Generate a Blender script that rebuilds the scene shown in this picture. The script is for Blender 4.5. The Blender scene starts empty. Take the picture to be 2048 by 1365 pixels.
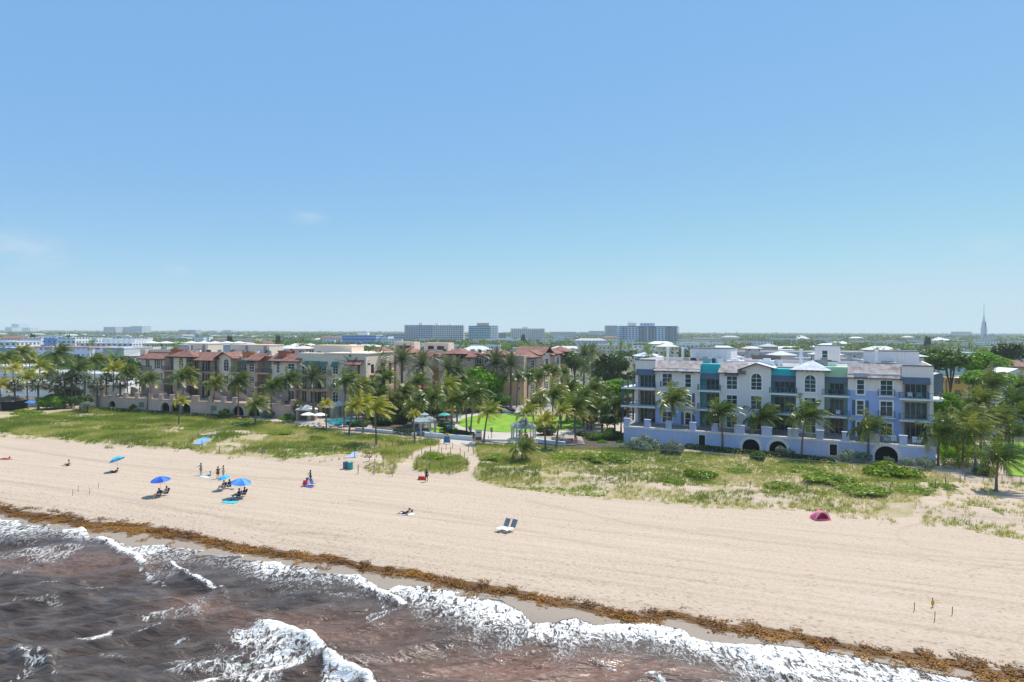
import bpy, bmesh, math, random
import numpy as np
from mathutils import Vector, Matrix
R = math.radians
random.seed(7); RNG = np.random.default_rng(7)
SC = bpy.context.scene; COL = SC.collection

# ---------------- camera, world, sun, exposure ----------------
F = 1365.0; CH = 21.0; VH = 664.0; ROLL = R(0.196)
cam_d = bpy.data.cameras.new('camera'); cam = bpy.data.objects.new('camera', cam_d); COL.objects.link(cam)
cam_d.lens = 24.0; cam_d.sensor_width = 36.0; cam_d.clip_start = 0.5; cam_d.clip_end = 40000
cam_d.shift_y = -18.5 / 2048
RT = Vector((math.cos(ROLL), 0, math.sin(ROLL))); UP = Vector((-math.sin(ROLL), 0, math.cos(ROLL))); FW = Vector((0, 1, 0))
cam.matrix_world = Matrix.Translation((0, 0, CH)) @ Matrix((RT, UP, -FW)).transposed().to_4x4()
SC.camera = cam
SUN_EL = R(61); SUN_AZ = math.atan2(0.72, 0.69)      # azimuth measured from +Y towards +X
w = bpy.data.worlds.new('World'); SC.world = w; w.use_nodes = True
nt = w.node_tree; nt.nodes.clear()
sky = nt.nodes.new('ShaderNodeTexSky'); sky.sky_type = 'NISHITA'; sky.sun_disc = False
sky.sun_elevation = SUN_EL; sky.sun_rotation = SUN_AZ; sky.altitude = 0; sky.air_density = 1.0; sky.dust_density = 0.2; sky.ozone_density = 1.0
bg = nt.nodes.new('ShaderNodeBackground'); bg.inputs[1].default_value = 0.125
# camera-like tone response of the sky, per channel
pre = nt.nodes.new('ShaderNodeVectorMath'); pre.operation = 'SCALE'; pre.inputs['Scale'].default_value = 0.125; nt.links.new(sky.outputs[0], pre.inputs[0])
cur = nt.nodes.new('ShaderNodeRGBCurve'); nt.links.new(pre.outputs[0], cur.inputs['Color']); cm = cur.mapping; cm.extend = 'EXTRAPOLATED'; cm.use_clip = False
for ci, pts in enumerate(([(0, 0), (0.10, 0.175), (0.237, 0.205), (0.345, 0.243), (0.60, 0.36), (0.9, 0.50), (1, 0.52)], [(0, 0), (0.20, 0.39), (0.36, 0.43), (0.536, 0.49), (0.75, 0.60), (0.95, 0.68), (1, 0.69)], [(0, 0), (0.35, 0.72), (0.55, 0.765), (0.66, 0.79), (0.82, 0.81), (0.95, 0.815), (1, 0.82)])):
    c_ = cm.curves[ci]; c_.points[0].location = pts[0]; c_.points[1].location = pts[-1]
    for p_ in pts[1:-1]: c_.points.new(*p_)
cm.update()
post = nt.nodes.new('ShaderNodeVectorMath'); post.operation = 'SCALE'; post.inputs['Scale'].default_value = 8.0; nt.links.new(cur.outputs[0], post.inputs[0])
# a few thin cloud wisps low over the land, fixed to sky directions
tcw = nt.nodes.new('ShaderNodeTexCoord'); mpw = nt.nodes.new('ShaderNodeMapping'); mpw.inputs['Scale'].default_value = (1, 1, 3.2); nt.links.new(tcw.outputs['Generated'], mpw.inputs[0])
nzw = nt.nodes.new('ShaderNodeTexNoise'); nzw.inputs['Scale'].default_value = 16; nzw.inputs['Detail'].default_value = 8; nzw.inputs['Roughness'].default_value = 0.62; nt.links.new(mpw.outputs[0], nzw.inputs['Vector'])
def wm(op, a, b=None, clamp=False):
    n_ = nt.nodes.new('ShaderNodeMath'); n_.operation = op; n_.use_clamp = clamp
    for i_, x_ in enumerate((a, b)):
        if x_ is None: continue
        if isinstance(x_, (int, float)): n_.inputs[i_].default_value = x_
        else: nt.links.new(x_, n_.inputs[i_])
    return n_.outputs[0]
tot = None
for (du, dv, sg, am) in ((20, 497, .030, .85), (75, 518, .020, .7), (618, 434, .016, .5), (350, 542, .012, .35), (1335, 556, .022, .3), (1970, 485, .018, .28), (1490, 552, .02, .2), (30, 545, .014, .4)):
    d_ = Vector(((du - 1024) / 1365.0, 1, (664 - dv) / 1365.0)).normalized(); sb = nt.nodes.new('ShaderNodeVectorMath'); sb.operation = 'SUBTRACT'; nt.links.new(tcw.outputs['Generated'], sb.inputs[0]); sb.inputs[1].default_value = d_
    sc2 = nt.nodes.new('ShaderNodeVectorMath'); sc2.operation = 'MULTIPLY'; nt.links.new(sb.outputs[0], sc2.inputs[0]); sc2.inputs[1].default_value = (1, 1, 2.4); ln = nt.nodes.new('ShaderNodeVectorMath'); ln.operation = 'LENGTH'; nt.links.new(sc2.outputs[0], ln.inputs[0])
    g_ = wm('MULTIPLY', wm('SUBTRACT', 1.0, wm('DIVIDE', ln.outputs['Value'], sg * 2.2), True), am); tot = g_ if tot is None else wm('MAXIMUM', tot, g_)
cl = wm('MULTIPLY', tot, wm('MULTIPLY', wm('SUBTRACT', nzw.outputs[0], 0.36), 5.0, True), True)
mxw = nt.nodes.new('ShaderNodeMix'); mxw.data_type = 'RGBA'; nt.links.new(wm('MULTIPLY', cl, 0.6), mxw.inputs[0]); nt.links.new(post.outputs[0], mxw.inputs[6]); mxw.inputs[7].default_value = (5.4, 6.1, 6.8, 1)
wo = nt.nodes.new('ShaderNodeOutputWorld'); nt.links.new(mxw.outputs[2], bg.inputs[0]); nt.links.new(bg.outputs[0], wo.inputs[0])
sd = bpy.data.lights.new('sun', 'SUN'); sd.energy = 4.9; sd.angle = R(0.53); sd.color = (1.0, 0.955, 0.89)
sun = bpy.data.objects.new('sun', sd); COL.objects.link(sun)
sv = Vector((math.sin(SUN_AZ) * math.cos(SUN_EL), math.cos(SUN_AZ) * math.cos(SUN_EL), math.sin(SUN_EL)))
sun.rotation_euler = sv.to_track_quat('Z', 'Y').to_euler(); sun.location = (0, 0, 200)
SC.view_settings.view_transform = 'Standard'; SC.view_settings.look = 'None'; SC.view_settings.exposure = 0.06; SC.view_settings.gamma = 1
SC.render.engine = 'CYCLES'
SC.cycles.max_bounces = 6; SC.cycles.diffuse_bounces = 4; SC.cycles.glossy_bounces = 2; SC.cycles.transmission_bounces = 2
SC.cycles.volume_bounces = 2; SC.cycles.transparent_max_bounces = 8; SC.cycles.caustics_reflective = False; SC.cycles.caustics_refractive = False
SC.cycles.use_denoising = True

# ---------------- coordinates ----------------
def vh(u): return VH + (u - 1024) * math.tan(ROLL)
def G(u, v, z=0.0):
    d = FW + RT * ((u - 1024) / F) - UP * ((v - VH) / F)
    k = (z - CH) / d.z
    return Vector((d.x * k, d.y * k, z))
def AT(u, v, D):
    d = FW + RT * ((u - 1024) / F) - UP * ((v - VH) / F)
    return Vector((0, 0, CH)) + d * D
def proj(x, y, z):
    z = z - CH
    cx = x * RT.x + z * RT.z; cz = x * UP.x + z * UP.z
    return 1024 + F * cx / y, VH - F * cz / y
E1 = np.array((0.9304, -0.3665)); E2 = np.array((0.3665, 0.9304))      # along the shore, inland
WL = -0.62
def _h(ix, iy, s):
    n = (ix.astype(np.int64) * 374761393 + iy.astype(np.int64) * 668265263 + s * 1442695041) & 0xffffffff
    n = ((n ^ (n >> 13)) * 1274126177) & 0xffffffff
    return ((n ^ (n >> 16)) & 0xffff) / 65535.0
def vnoise(x, y, s=0):
    x = np.asarray(x, float); y = np.asarray(y, float)
    ix = np.floor(x); iy = np.floor(y); fx = x - ix; fy = y - iy
    fx = fx * fx * (3 - 2 * fx); fy = fy * fy * (3 - 2 * fy)
    a = _h(ix, iy, s); b = _h(ix + 1, iy, s); c = _h(ix, iy + 1, s); d = _h(ix + 1, iy + 1, s)
    return (a * (1 - fx) + b * fx) * (1 - fy) + (c * (1 - fx) + d * fx) * fy
def fbm(x, y, s=0, o=4):
    r = 0; a = 0.5; t = 0
    for i in range(o):
        r = r + a * vnoise(x * 2 ** i, y * 2 ** i, s + i); t += a; a *= 0.5
    return r / t
def sstep(a, b, x):
    t = np.clip((x - a) / (b - a), 0, 1); return t * t * (3 - 2 * t)
def terrain(x, y):
    x = np.asarray(x, float); y = np.asarray(y, float)
    s = x * E1[0] + y * E1[1]; t = x * E2[0] + y * E2[1]
    z = -np.clip(63 - t, 0, 60) * 0.054 - 0.9 * sstep(50.0, 45.5, t)
    z = z + sstep(87, 93, t) * (1 - sstep(104, 116, t)) * (0.35 + 1.3 * (fbm(x * 0.14, y * 0.14, 5, 3) - 0.42))
    z = z + (fbm(s * 0.10, t * 0.3, 9, 3) - 0.5) * 0.12 * sstep(56, 66, t) * (1 - sstep(112, 116, t))
    return z
def GT(u, v):
    z = 0.0
    for _ in range(5):
        p = G(u, v, z); z = float(terrain(p.x, p.y))
    return G(u, v, z)
def inpoly(u, v, poly):
    u = np.asarray(u); v = np.asarray(v); r = np.zeros(u.shape, bool); n = len(poly)
    for i in range(n):
        x0, y0 = poly[i]; x1, y1 = poly[(i + 1) % n]
        if y0 == y1: continue
        r ^= ((y0 > v) != (y1 > v)) & (u < (x1 - x0) * (v - y0) / (y1 - y0) + x0)
    return r
def dist_line(u, v, pts):
    best = np.full(np.shape(u), 1e9)
    for (x0, y0), (x1, y1) in zip(pts[:-1], pts[1:]):
        dx, dy = x1 - x0, y1 - y0; t = np.clip(((u - x0) * dx + (v - y0) * dy) / (dx * dx + dy * dy), 0, 1)
        best = np.minimum(best, np.hypot(u - x0 - t * dx, v - y0 - t * dy))
    return best

# ---------------- object helpers ----------------
def tag(o, label=None, cat=None, group=None, kind=None):
    if label: o['label'] = label
    if cat: o['category'] = cat
    if group: o['group'] = group
    if kind: o['kind'] = kind
    return o
def empty(name, loc=(0, 0, 0), rz=0, label=None, cat=None, group=None):
    o = bpy.data.objects.new(name, None); COL.objects.link(o); o.location = loc; o.rotation_euler = (0, 0, rz); o.empty_display_size = 0.3
    return tag(o, label, cat, group)
def link(name, me, mats=(), parent=None, smooth=False):
    o = bpy.data.objects.new(name, me); COL.objects.link(o)
    for m in (mats if isinstance(mats, (list, tuple)) else [mats]): me.materials.append(m)
    if smooth: me.shade_smooth()
    if parent is not None: o.parent = parent
    return o
def npmesh(name, V, Q, shade=None):
    V = np.asarray(V, np.float32).reshape(-1, 3); Q = np.asarray(Q, np.int32); k = Q.shape[1]
    me = bpy.data.meshes.new(name); me.vertices.add(len(V)); me.vertices.foreach_set('co', V.ravel())
    me.loops.add(Q.size); me.loops.foreach_set('vertex_index', Q.ravel()); me.polygons.add(len(Q))
    me.polygons.foreach_set('loop_start', np.arange(0, Q.size, k, dtype=np.int32))
    if shade is not None:
        a = me.attributes.new('shade', 'FLOAT', 'FACE'); a.data.foreach_set('value', np.asarray(shade, np.float32))
    me.update(calc_edges=True)
    return me
def vattr(me, name, val):
    a = me.attributes.new(name, 'FLOAT', 'POINT'); a.data.foreach_set('value', np.asarray(val, np.float32).ravel())
class MB:
    def __init__(s): s.v = []; s.f = []; s.m = []
    def add(s, vs, fs, m=0):
        b = len(s.v); s.v += [tuple(p) for p in vs]
        for f in fs: s.f.append([b + i for i in f]); s.m.append(m)
        return s
    def box(s, x0, x1, y0, y1, z0, z1, m=0):
        return s.add([(x0, y0, z0), (x1, y0, z0), (x1, y1, z0), (x0, y1, z0), (x0, y0, z1), (x1, y0, z1), (x1, y1, z1), (x0, y1, z1)],
                     [(0, 3, 2, 1), (4, 5, 6, 7), (0, 1, 5, 4), (1, 2, 6, 5), (2, 3, 7, 6), (3, 0, 4, 7)], m)
    def prism(s, pts, z0, z1, m=0):            # plan polygon (ccw) extruded upward
        n = len(pts)
        return s.add([(x, y, z0) for x, y in pts] + [(x, y, z1) for x, y in pts],
                     [tuple(range(n))[::-1], tuple(range(n, 2 * n))] + [(i, (i + 1) % n, n + (i + 1) % n, n + i) for i in range(n)], m)
    def face(s, pts, y0, y1, m=0):             # elevation polygon (x,z), ccw seen from the front (-y), from y0 (front) to y1
        n = len(pts)
        return s.add([(x, y0, z) for x, z in pts] + [(x, y1, z) for x, z in pts],
                     [tuple(range(n)), tuple(range(n, 2 * n))[::-1]] + [(i, n + i, n + (i + 1) % n, (i + 1) % n) for i in range(n)], m)
    def tube(s, pts, r, n=6, m=0, cap=True):
        pts = [Vector(p) for p in pts]; rs = r if isinstance(r, (list, tuple)) else [r] * len(pts)
        vs = []
        for i, p in enumerate(pts):
            d = (pts[min(i + 1, len(pts) - 1)] - pts[max(i - 1, 0)]).normalized()
            a = d.cross(Vector((0, 0, 1)) if abs(d.z) < 0.9 else Vector((1, 0, 0))).normalized(); b = d.cross(a)
            for k in range(n):
                t = 2 * math.pi * k / n; vs.append(p + (a * math.cos(t) + b * math.sin(t)) * rs[i])
        fs = [(i * n + k, i * n + (k + 1) % n, (i + 1) * n + (k + 1) % n, (i + 1) * n + k) for i in range(len(pts) - 1) for k in range(n)]
        if cap: fs += [tuple(range(n)), tuple(range((len(pts) - 1) * n, len(pts) * n))[::-1]]
        return s.add(vs, fs, m)
    def lathe(s, prof, n=12, c=(0, 0), m=0, a0=0.0):
        vs = [(c[0] + r * math.cos(a0 + 2 * math.pi * k / n), c[1] + r * math.sin(a0 + 2 * math.pi * k / n), z) for r, z in prof for k in range(n)]
        fs = [(i * n + k, i * n + (k + 1) % n, (i + 1) * n + (k + 1) % n, (i + 1) * n + k) for i in range(len(prof) - 1) for k in range(n)]
        return s.add(vs, fs, m)
    def xf(s, M, start=0):
        s.v = s.v[:start] + [tuple(M @ Vector(p)) for p in s.v[start:]]; return s
    def build(s, name, mats, parent=None, smooth=False):
        me = bpy.data.meshes.new(name); me.from_pydata(s.v, [], s.f); me.polygons.foreach_set('material_index', s.m); me.update()
        return link(name, me, mats, parent, smooth)
def copy_tree(o, parent=None):
    c = o.copy(); COL.objects.link(c); c.parent = parent
    for ch in [x for x in KIDS.get(o.name, [])]: copy_tree(ch, c)
    return c
KIDS = {}
def kids(o):
    KIDS[o.name] = list(o.children)
    for c in o.children: kids(c)
    return o

# ---------------- materials ----------------
def newmat(name):
    m = bpy.data.materials.new(name); m.use_nodes = True; t = m.node_tree
    return m, t, t.nodes['Principled BSDF']
def N(t, typ, **k):
    n = t.nodes.new(typ)
    for a, b in k.items():
        if a.startswith('i_'): n.inputs[a[2:].replace('_', ' ')].default_value = b
        else: setattr(n, a, b)
    return n
def L(t, a, b): t.links.new(a, b)
def ramp(t, fac, stops, interp='LINEAR'):
    n = t.nodes.new('ShaderNodeValToRGB'); n.color_ramp.interpolation = interp; e = n.color_ramp.elements
    while len(e) < len(stops): e.new(0.5)
    for q, (p, c) in zip(e, stops): q.position = p; q.color = (*c, 1) if len(c) == 3 else c
    L(t, fac, n.inputs[0]); return n
def math_(t, op, a, b=None, clamp=False):
    n = t.nodes.new('ShaderNodeMath'); n.operation = op; n.use_clamp = clamp
    for i, x in enumerate((a, b)):
        if x is None: continue
        if isinstance(x, (int, float)): n.inputs[i].default_value = x
        else: L(t, x, n.inputs[i])
    return n.outputs[0]
def mix(t, fac, a, b, mode='MIX'):
    n = t.nodes.new('ShaderNodeMix'); n.data_type = 'RGBA'; n.blend_type = mode
    for i, x in ((0, fac), (6, a), (7, b)):
        if isinstance(x, (int, float)): n.inputs[i].default_value = x
        elif isinstance(x, tuple): n.inputs[i].default_value = (*x, 1)
        else: L(t, x, n.inputs[i])
    return n.outputs[2]
def noise(t, scale, vec=None, detail=4, rough=0.55, dist=0.0):
    n = N(t, 'ShaderNodeTexNoise'); n.inputs['Scale'].default_value = scale; n.inputs['Detail'].default_value = detail
    n.inputs['Roughness'].default_value = rough; n.inputs['Distortion'].default_value = dist
    if vec is not None: L(t, vec, n.inputs['Vector'])
    return n.outputs[0]
def bump(t, h, bs, strength=0.4, dist=0.05):
    b = N(t, 'ShaderNodeBump'); b.inputs['Strength'].default_value = strength; b.inputs['Distance'].default_value = dist
    L(t, h, b.inputs['Height']); L(t, b.outputs[0], bs.inputs['Normal'])
def coords(t, kind='Object', scale=(1, 1, 1), rot=0.0):
    tc = N(t, 'ShaderNodeTexCoord'); mp = N(t, 'ShaderNodeMapping'); mp.inputs['Scale'].default_value = scale; mp.inputs['Rotation'].default_value = (0, 0, rot)
    L(t, tc.outputs[kind], mp.inputs[0]); return mp.outputs[0]
_mc = {}
def mat(name, c, rough=0.7, var=0.12, scale=0.6, metal=0.0, streak=0.0, bmp=0.0, spec=None):
    if name in _mc: return _mc[name]
    m, t, b = newmat(name); b.inputs['Roughness'].default_value = rough; b.inputs['Metallic'].default_value = metal
    if spec is not None: b.inputs['Specular IOR Level'].default_value = spec
    co = coords(t); n1 = noise(t, scale, co, 5); n2 = noise(t, scale * 7, co, 3)
    f = math_(t, 'ADD', math_(t, 'MULTIPLY', n1, 0.65), math_(t, 'MULTIPLY', n2, 0.35))
    lo = tuple(x * (1 - var * 1.6) for x in c); hi = tuple(min(1, x * (1 + var)) for x in c)
    col = ramp(t, f, [(0.3, lo), (0.68, hi)]).outputs[0]
    if streak:
        s = noise(t, 1.0, coords(t, 'Object', (2.2, 2.2, 0.12)), 4)
        s = ramp(t, s, [(0.5, (0, 0, 0)), (0.75, (1, 1, 1))]).outputs[0]
        col = mix(t, math_(t, 'MULTIPLY', s, streak), col, tuple(x * 0.62 for x in c))
    L(t, col, b.inputs['Base Color'])
    if bmp: bump(t, noise(t, scale * 22, co, 2), b, bmp, 0.02)
    _mc[name] = m; return m
def leafmat(name, dark, light, tip=None, rough=0.55, trans=0.25):
    m, t, b = newmat(name); b.inputs['Roughness'].default_value = rough; b.inputs['Specular IOR Level'].default_value = 0.35
    at = N(t, 'ShaderNodeAttribute', attribute_name='shade'); oi = N(t, 'ShaderNodeObjectInfo')
    f = math_(t, 'ADD', at.outputs['Fac'], math_(t, 'MULTIPLY', math_(t, 'SUBTRACT', oi.outputs['Random'], 0.5), 0.28), True)
    st = [(0.0, dark), (0.7 if tip else 1.0, light)] + ([(1.0, tip)] if tip else [])
    c = ramp(t, f, st).outputs[0]; L(t, c, b.inputs['Base Color'])
    tr = N(t, 'ShaderNodeBsdfTranslucent'); L(t, mix(t, 0.4, c, (0.25, 0.32, 0.03)), tr.inputs[0])
    mx = N(t, 'ShaderNodeMixShader'); mx.inputs[0].default_value = trans
    L(t, b.outputs[0], mx.inputs[1]); L(t, tr.outputs[0], mx.inputs[2]); L(t, mx.outputs[0], t.nodes['Material Output'].inputs[0])
    _mc[name] = m; return m
# ================= SEA =================
def grid(xs, ys):
    X, Y = np.meshgrid(xs, ys); nx, ny = len(xs), len(ys)
    i = np.arange(nx * ny).reshape(ny, nx)
    Q = np.stack([i[:-1, :-1], i[:-1, 1:], i[1:, 1:], i[1:, :-1]], -1).reshape(-1, 4)
    return X.ravel(), Y.ravel(), Q
UPF = [(0,1036),(60,1040),(122,1044),(130,1056),(165,1058),(180,1077),(235,1081),(255,1090),(275,1094),(300,1078),(355,1082),(365,1094),(405,1100),(440,1110),(500,1113),(565,1115),(585,1113),(610,1120),(625,1129),(645,1127),(680,1137),(715,1150),(745,1165),(758,1178),(775,1180),(800,1171),(850,1170),(900,1181),(950,1189),(965,1200),(1000,1203),(1030,1216),(1045,1225),(1060,1243),(1080,1250),(1110,1248),(1130,1239),(1150,1237),(1190,1249),(1230,1246),(1280,1244),(1330,1251),(1370,1262),(1380,1275),(1420,1284),(1440,1285),(1480,1292),(1540,1291),(1600,1295),(1640,1302),(1700,1312),(1750,1325),(1800,1336),(1860,1346),(1940,1362),(2048,1392),(2200,1450)]
LOF = [(0,1072),(60,1074),(100,1066),(150,1074),(215,1092),(245,1108),(275,1120),(290,1136),(320,1146),(400,1140),(450,1148),(500,1155),(560,1170),(620,1171),(700,1166),(740,1182),(770,1200),(800,1208),(850,1232),(900,1252),(950,1266),(1000,1282),(1060,1280),(1120,1305),(1180,1300),(1240,1292),(1300,1298),(1400,1322),(1480,1345),(1540,1368),(1700,1420),(2048,1500),(2200,1560)]
xs = np.concatenate([np.linspace(-420, -92, 60), np.arange(-91.5, 44, 0.2), np.linspace(44.5, 260, 60)])
ys = np.concatenate([np.linspace(-260, 37, 60), np.arange(37.3, 86, 0.17), np.linspace(87, 150, 50)])
X, Y, Q = grid(xs, ys)
U, V = proj(X, np.maximum(Y, 5), np.full_like(X, WL))
V = np.where(Y < 6, 3000, V)
up = np.interp(U, [p[0] for p in UPF], [p[1] for p in UPF]); lo = np.interp(U, [p[0] for p in LOF], [p[1] for p in LOF])
wob = (fbm(X * 0.7, Y * 0.7, 3, 3) - 0.5)
tt = (V - up - wob * 10) / np.maximum(lo - up, 8)
foam = np.interp(tt, [-0.03, 0.02, 0.12, 0.40, 0.7, 1.0, 1.4, 1.9], [0, 1.05, 1.0, 0.82, 0.66, 0.46, 0.30, 0.0])
big = fbm(X * 0.22, Y * 0.22, 21, 3)
foam = foam * (0.50 + 0.62 * big)
foam = foam * (1 - 0.45 * np.exp(-(((U - 430) / 120) ** 2)) * (tt > 0.05))
# the thin swash film at the right and the gaps in the foam lobes
foam = np.where((U > 1560) & (tt > 0) & (V < up + 48), np.maximum(foam, 0.72), foam)
sp = lambda pts, w, a: a * np.exp(-(dist_line(U, V, pts) / w) ** 2)
for pts, wd, a in [([(150,1058),(215,1084),(245,1104),(275,1114),(286,1130)], 9, 1.0), ([(345,1132),(385,1158),(445,1180)], 4.5, 0.85), ([(280,1140),(330,1170)], 4, 0.6),
                   ([(745,1180),(790,1198),(812,1210)], 7, 1.0), ([(752,1190),(775,1225),(735,1235)], 4, 0.55), ([(790,1225),(735,1245),(745,1220)], 4, 0.5), ([(1480,1296),(1530,1328),(1600,1358),(1640,1375)], 9, 1.0), ([(1290,1350),(1330,1366)], 4, 0.8),
                   ([(1260,1345),(1215,1333),(1180,1322)], 3, 0.55),
                   ([(150,1266),(185,1270),(225,1258)], 5, 0.62), ([(255,1266),(320,1250)], 5, 0.55), ([(350,1282),(380,1278)], 4, 0.5), ([(80,1172),(120,1168)], 4, 0.5), ([(170,1174),(210,1168)], 4, 0.45), ([(286,1240),(294,1238)], 4, 0.7), ([(30,1192),(120,1206)], 9, 0.36), ([(200,1300),(260,1310)], 9, 0.33)]:
    foam = np.maximum(foam, sp(pts, wd, a))
foam = np.maximum(foam, 0.42 * sstep(0.6, 0.75, fbm(X * 0.16 + 5, Y * 0.25, 33, 4)) * (U < 900))
W1 = [(488,1264),(518,1257),(560,1265),(602,1284),(640,1298),(644,1316),(622,1320),(600,1338),(560,1350),(530,1372),(380,1372),(392,1345),(440,1330),(470,1300)]
W1b = [(455,1290),(330,1325),(300,1350),(330,1345),(420,1345),(480,1310)]
W2 = [(636,1356),(655,1334),(690,1342),(728,1360),(740,1380),(640,1390)]
W0 = [(38,1319),(60,1315),(102,1331),(98,1338),(74,1343),(26,1360),(14,1364),(50,1340)]
W0b = [(94,1344),(106,1350),(106,1372),(96,1372)]
def dens(p, a):
    wb2 = fbm(X * 0.35, Y * 0.5, 44, 4) - 0.5; uu, vv_ = U + wob * 18 + wb2 * 90 * (U < 560), V + wob * 14 + wb2 * 30; ins = inpoly(uu, vv_, p); dl = dist_line(uu, vv_, p + p[:1]); return a * np.where(ins, 0.45 + 0.55 * np.clip(dl / 14, 0, 1), 0.45 * np.clip(1 - dl / 9, 0, 1))
for p, a in ((W1, 0.66), (W1b, 0.56), (W2, 0.75), (W0, 0.9), (W0b, 0.7)): foam = np.maximum(foam, dens(p, a) * (0.35 + 1.15 * fbm(X * 0.5 + Y * 0.35, Y * 1.3 - X * 0.5, 27, 4)))
C1 = [(522,1259),(560,1266),(602,1286),(640,1306)]; C2 = [(655,1336),(690,1345),(728,1362),(745,1385)]; C0 = [(40,1319),(62,1317),(100,1332)]; C3 = [(165,1062),(215,1086),(245,1106),(275,1118),(290,1134)]; C4 = [(345,1134),(385,1160),(445,1182)]
C5 = [(745,1182),(790,1200),(815,1214)]; C6 = [(1485,1300),(1530,1332),(1600,1362)]; C7 = [(230,1200),(300,1196),(345,1205),(400,1215)]; C8 = [(380,1230),(440,1235),(500,1245)]
foam = np.maximum(foam, sp(C1, 13, 1.15)); foam = np.maximum(foam, sp(C2, 12, 1.1))
z = np.full_like(X, WL)
def wave(dx, dy, lam, a, ph=0, sh=1.0):
    k = 2 * math.pi / lam; d = math.hypot(dx, dy)
    q = np.sin(k * (X * dx + Y * dy) / d + ph + 2.4 * fbm(X * 0.06, Y * 0.06, int(ph * 7) + 40, 2))
    return a * (1 - 2 * np.abs((1 - q) / 2) ** 0.75) * sh
seaward = sstep(50.5, 42, X * E2[0] + Y * E2[1])
wz = wave(0.42, 0.9, 9.0, 0.10, 1) + wave(-0.35, 0.93, 3.1, 0.075, 2) + wave(-0.45, 0.9, 5.2, 0.07, 3) + wave(-0.42, 0.9, 1.7, 0.045, 4) + (fbm(X * 0.9 - Y * 0.2, Y * 1.9 + X * 0.8, 51, 3) - 0.5) * 0.09 + (fbm(X * 0.3, Y * 0.5, 61, 2) - 0.5) * 0.22
z += 2.0 * wz * (0.12 + 0.88 * seaward)
for pts, wd, a in ((C1, 16, 0.75), (C2, 15, 0.6), (C0, 14, 0.55), (C3, 8, 0.32), (C4, 7, 0.35), (C5, 8, 0.3), (C6, 10, 0.28), (C7, 12, 0.38), (C8, 12, 0.3)):
    z += a * np.exp(-(dist_line(U, V, pts) / wd) ** 2) * (0.8 + 0.5 * fbm(X, Y, 71, 2))
z += np.clip(foam - 0.35, 0, 0.8) * (fbm(X * 1.6, Y * 2.2, 81, 3) - 0.3) * 0.13 * (0.3 + 0.7 * seaward)
z -= 0.45 * sstep(-0.02, -0.12, tt)
me = npmesh('sea', np.stack([X, Y, z], -1), Q); vattr(me, 'foam', np.clip(foam, 0, 1.2))
# reddish weed-laden water: broad patches of their own
weed = 0.75 * np.exp(-(((U - 160) / 190) ** 2 + ((V - 1122) / 26) ** 2)) + 0.8 * np.exp(-(((U - 400) / 75) ** 2 + ((V - 1215) / 22) ** 2)) \
     + 1.0 * np.exp(-(((U - 1000) / 260) ** 2 + ((V - 1335) / 42) ** 2)) + 0.7 * np.exp(-(((U - 650) / 200) ** 2 + ((V - 1255) / 34) ** 2)) + 0.75 * np.exp(-(((U - 1330) / 170) ** 2 + ((V - 1345) / 24) ** 2))
vattr(me, 'weed', np.clip(weed * (0.45 + 1.1 * fbm(X * 0.25 + 3, Y * 0.6, 91, 4)), 0, 1))
m_sea, t, b = newmat('sea_water')
co = coords(t, 'Object'); fo = N(t, 'ShaderNodeAttribute', attribute_name='foam').outputs['Fac']; we = N(t, 'ShaderNodeAttribute', attribute_name='weed').outputs['Fac']
n1 = noise(t, 0.35, coords(t, 'Object', (1, 2.4, 1), 0.35), 6, 0.65)
base = ramp(t, n1, [(0.3, (0.032, 0.022, 0.016)), (0.5, (0.082, 0.060, 0.046)), (0.7, (0.145, 0.118, 0.100))]).outputs[0]
n2 = noise(t, 2.2, coords(t, 'Object', (1, 2.0, 1), 0.4), 6, 0.7)
wn = math_(t, 'MULTIPLY', we, ramp(t, n2, [(0.35, (0.15,) * 3), (0.62, (1,) * 3)]).outputs[0], True)
base = mix(t, wn, base, (0.30, 0.165, 0.112))
spk = ramp(t, noise(t, 9.0, co, 2), [(0.62, (0,) * 3), (0.72, (1,) * 3)]).outputs[0]
base = mix(t, math_(t, 'MULTIPLY', math_(t, 'MULTIPLY', spk, we), 0.5), base, (0.42, 0.20, 0.07))
# lacy foam: ridged noise that closes up as the foam amount grows, stretched across the shore
cv = coords(t, 'Object', (1.0, 0.50, 1), 0.62)
def ridge(sc, dist, det=6, ro=.60):
    n_ = noise(t, sc, cv, det, ro, dist); return math_(t, 'SUBTRACT', 1.0, math_(t, 'ABSOLUTE', math_(t, 'MULTIPLY', math_(t, 'SUBTRACT', n_, 0.5), 5.0)), True)
fn = math_(t, 'ADD', math_(t, 'ADD', math_(t, 'MULTIPLY', ridge(1.25, 1.4), 0.42), math_(t, 'MULTIPLY', ridge(3.4, 0.8, 4), 0.30)), math_(t, 'MULTIPLY', noise(t, 0.8, cv, 8, 0.75), 0.40))
fs = math_(t, 'ADD', math_(t, 'MULTIPLY', fn, 1.25), math_(t, 'MULTIPLY', fo, 0.74))
fm = ramp(t, math_(t, 'SUBTRACT', fs, 0.925), [(0.28, (0,) * 3), (0.40, (.5,) * 3), (0.52, (1,) * 3)]).outputs[0]
fm = math_(t, 'MULTIPLY', fm, ramp(t, fo, [(0.03, (0,) * 3), (0.3, (1,) * 3)]).outputs[0])
fc = ramp(t, noise(t, 2.0, co, 5), [(0.33, (0.70, 0.63, 0.52)), (0.55, (0.90, 0.88, 0.84))]).outputs[0]
L(t, mix(t, fm, base, fc), b.inputs['Base Color'])
L(t, ramp(t, fm, [(0, (0.16,) * 3), (1, (0.85,) * 3)]).outputs[0], b.inputs['Roughness'])
b.inputs['IOR'].default_value = 1.33
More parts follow.
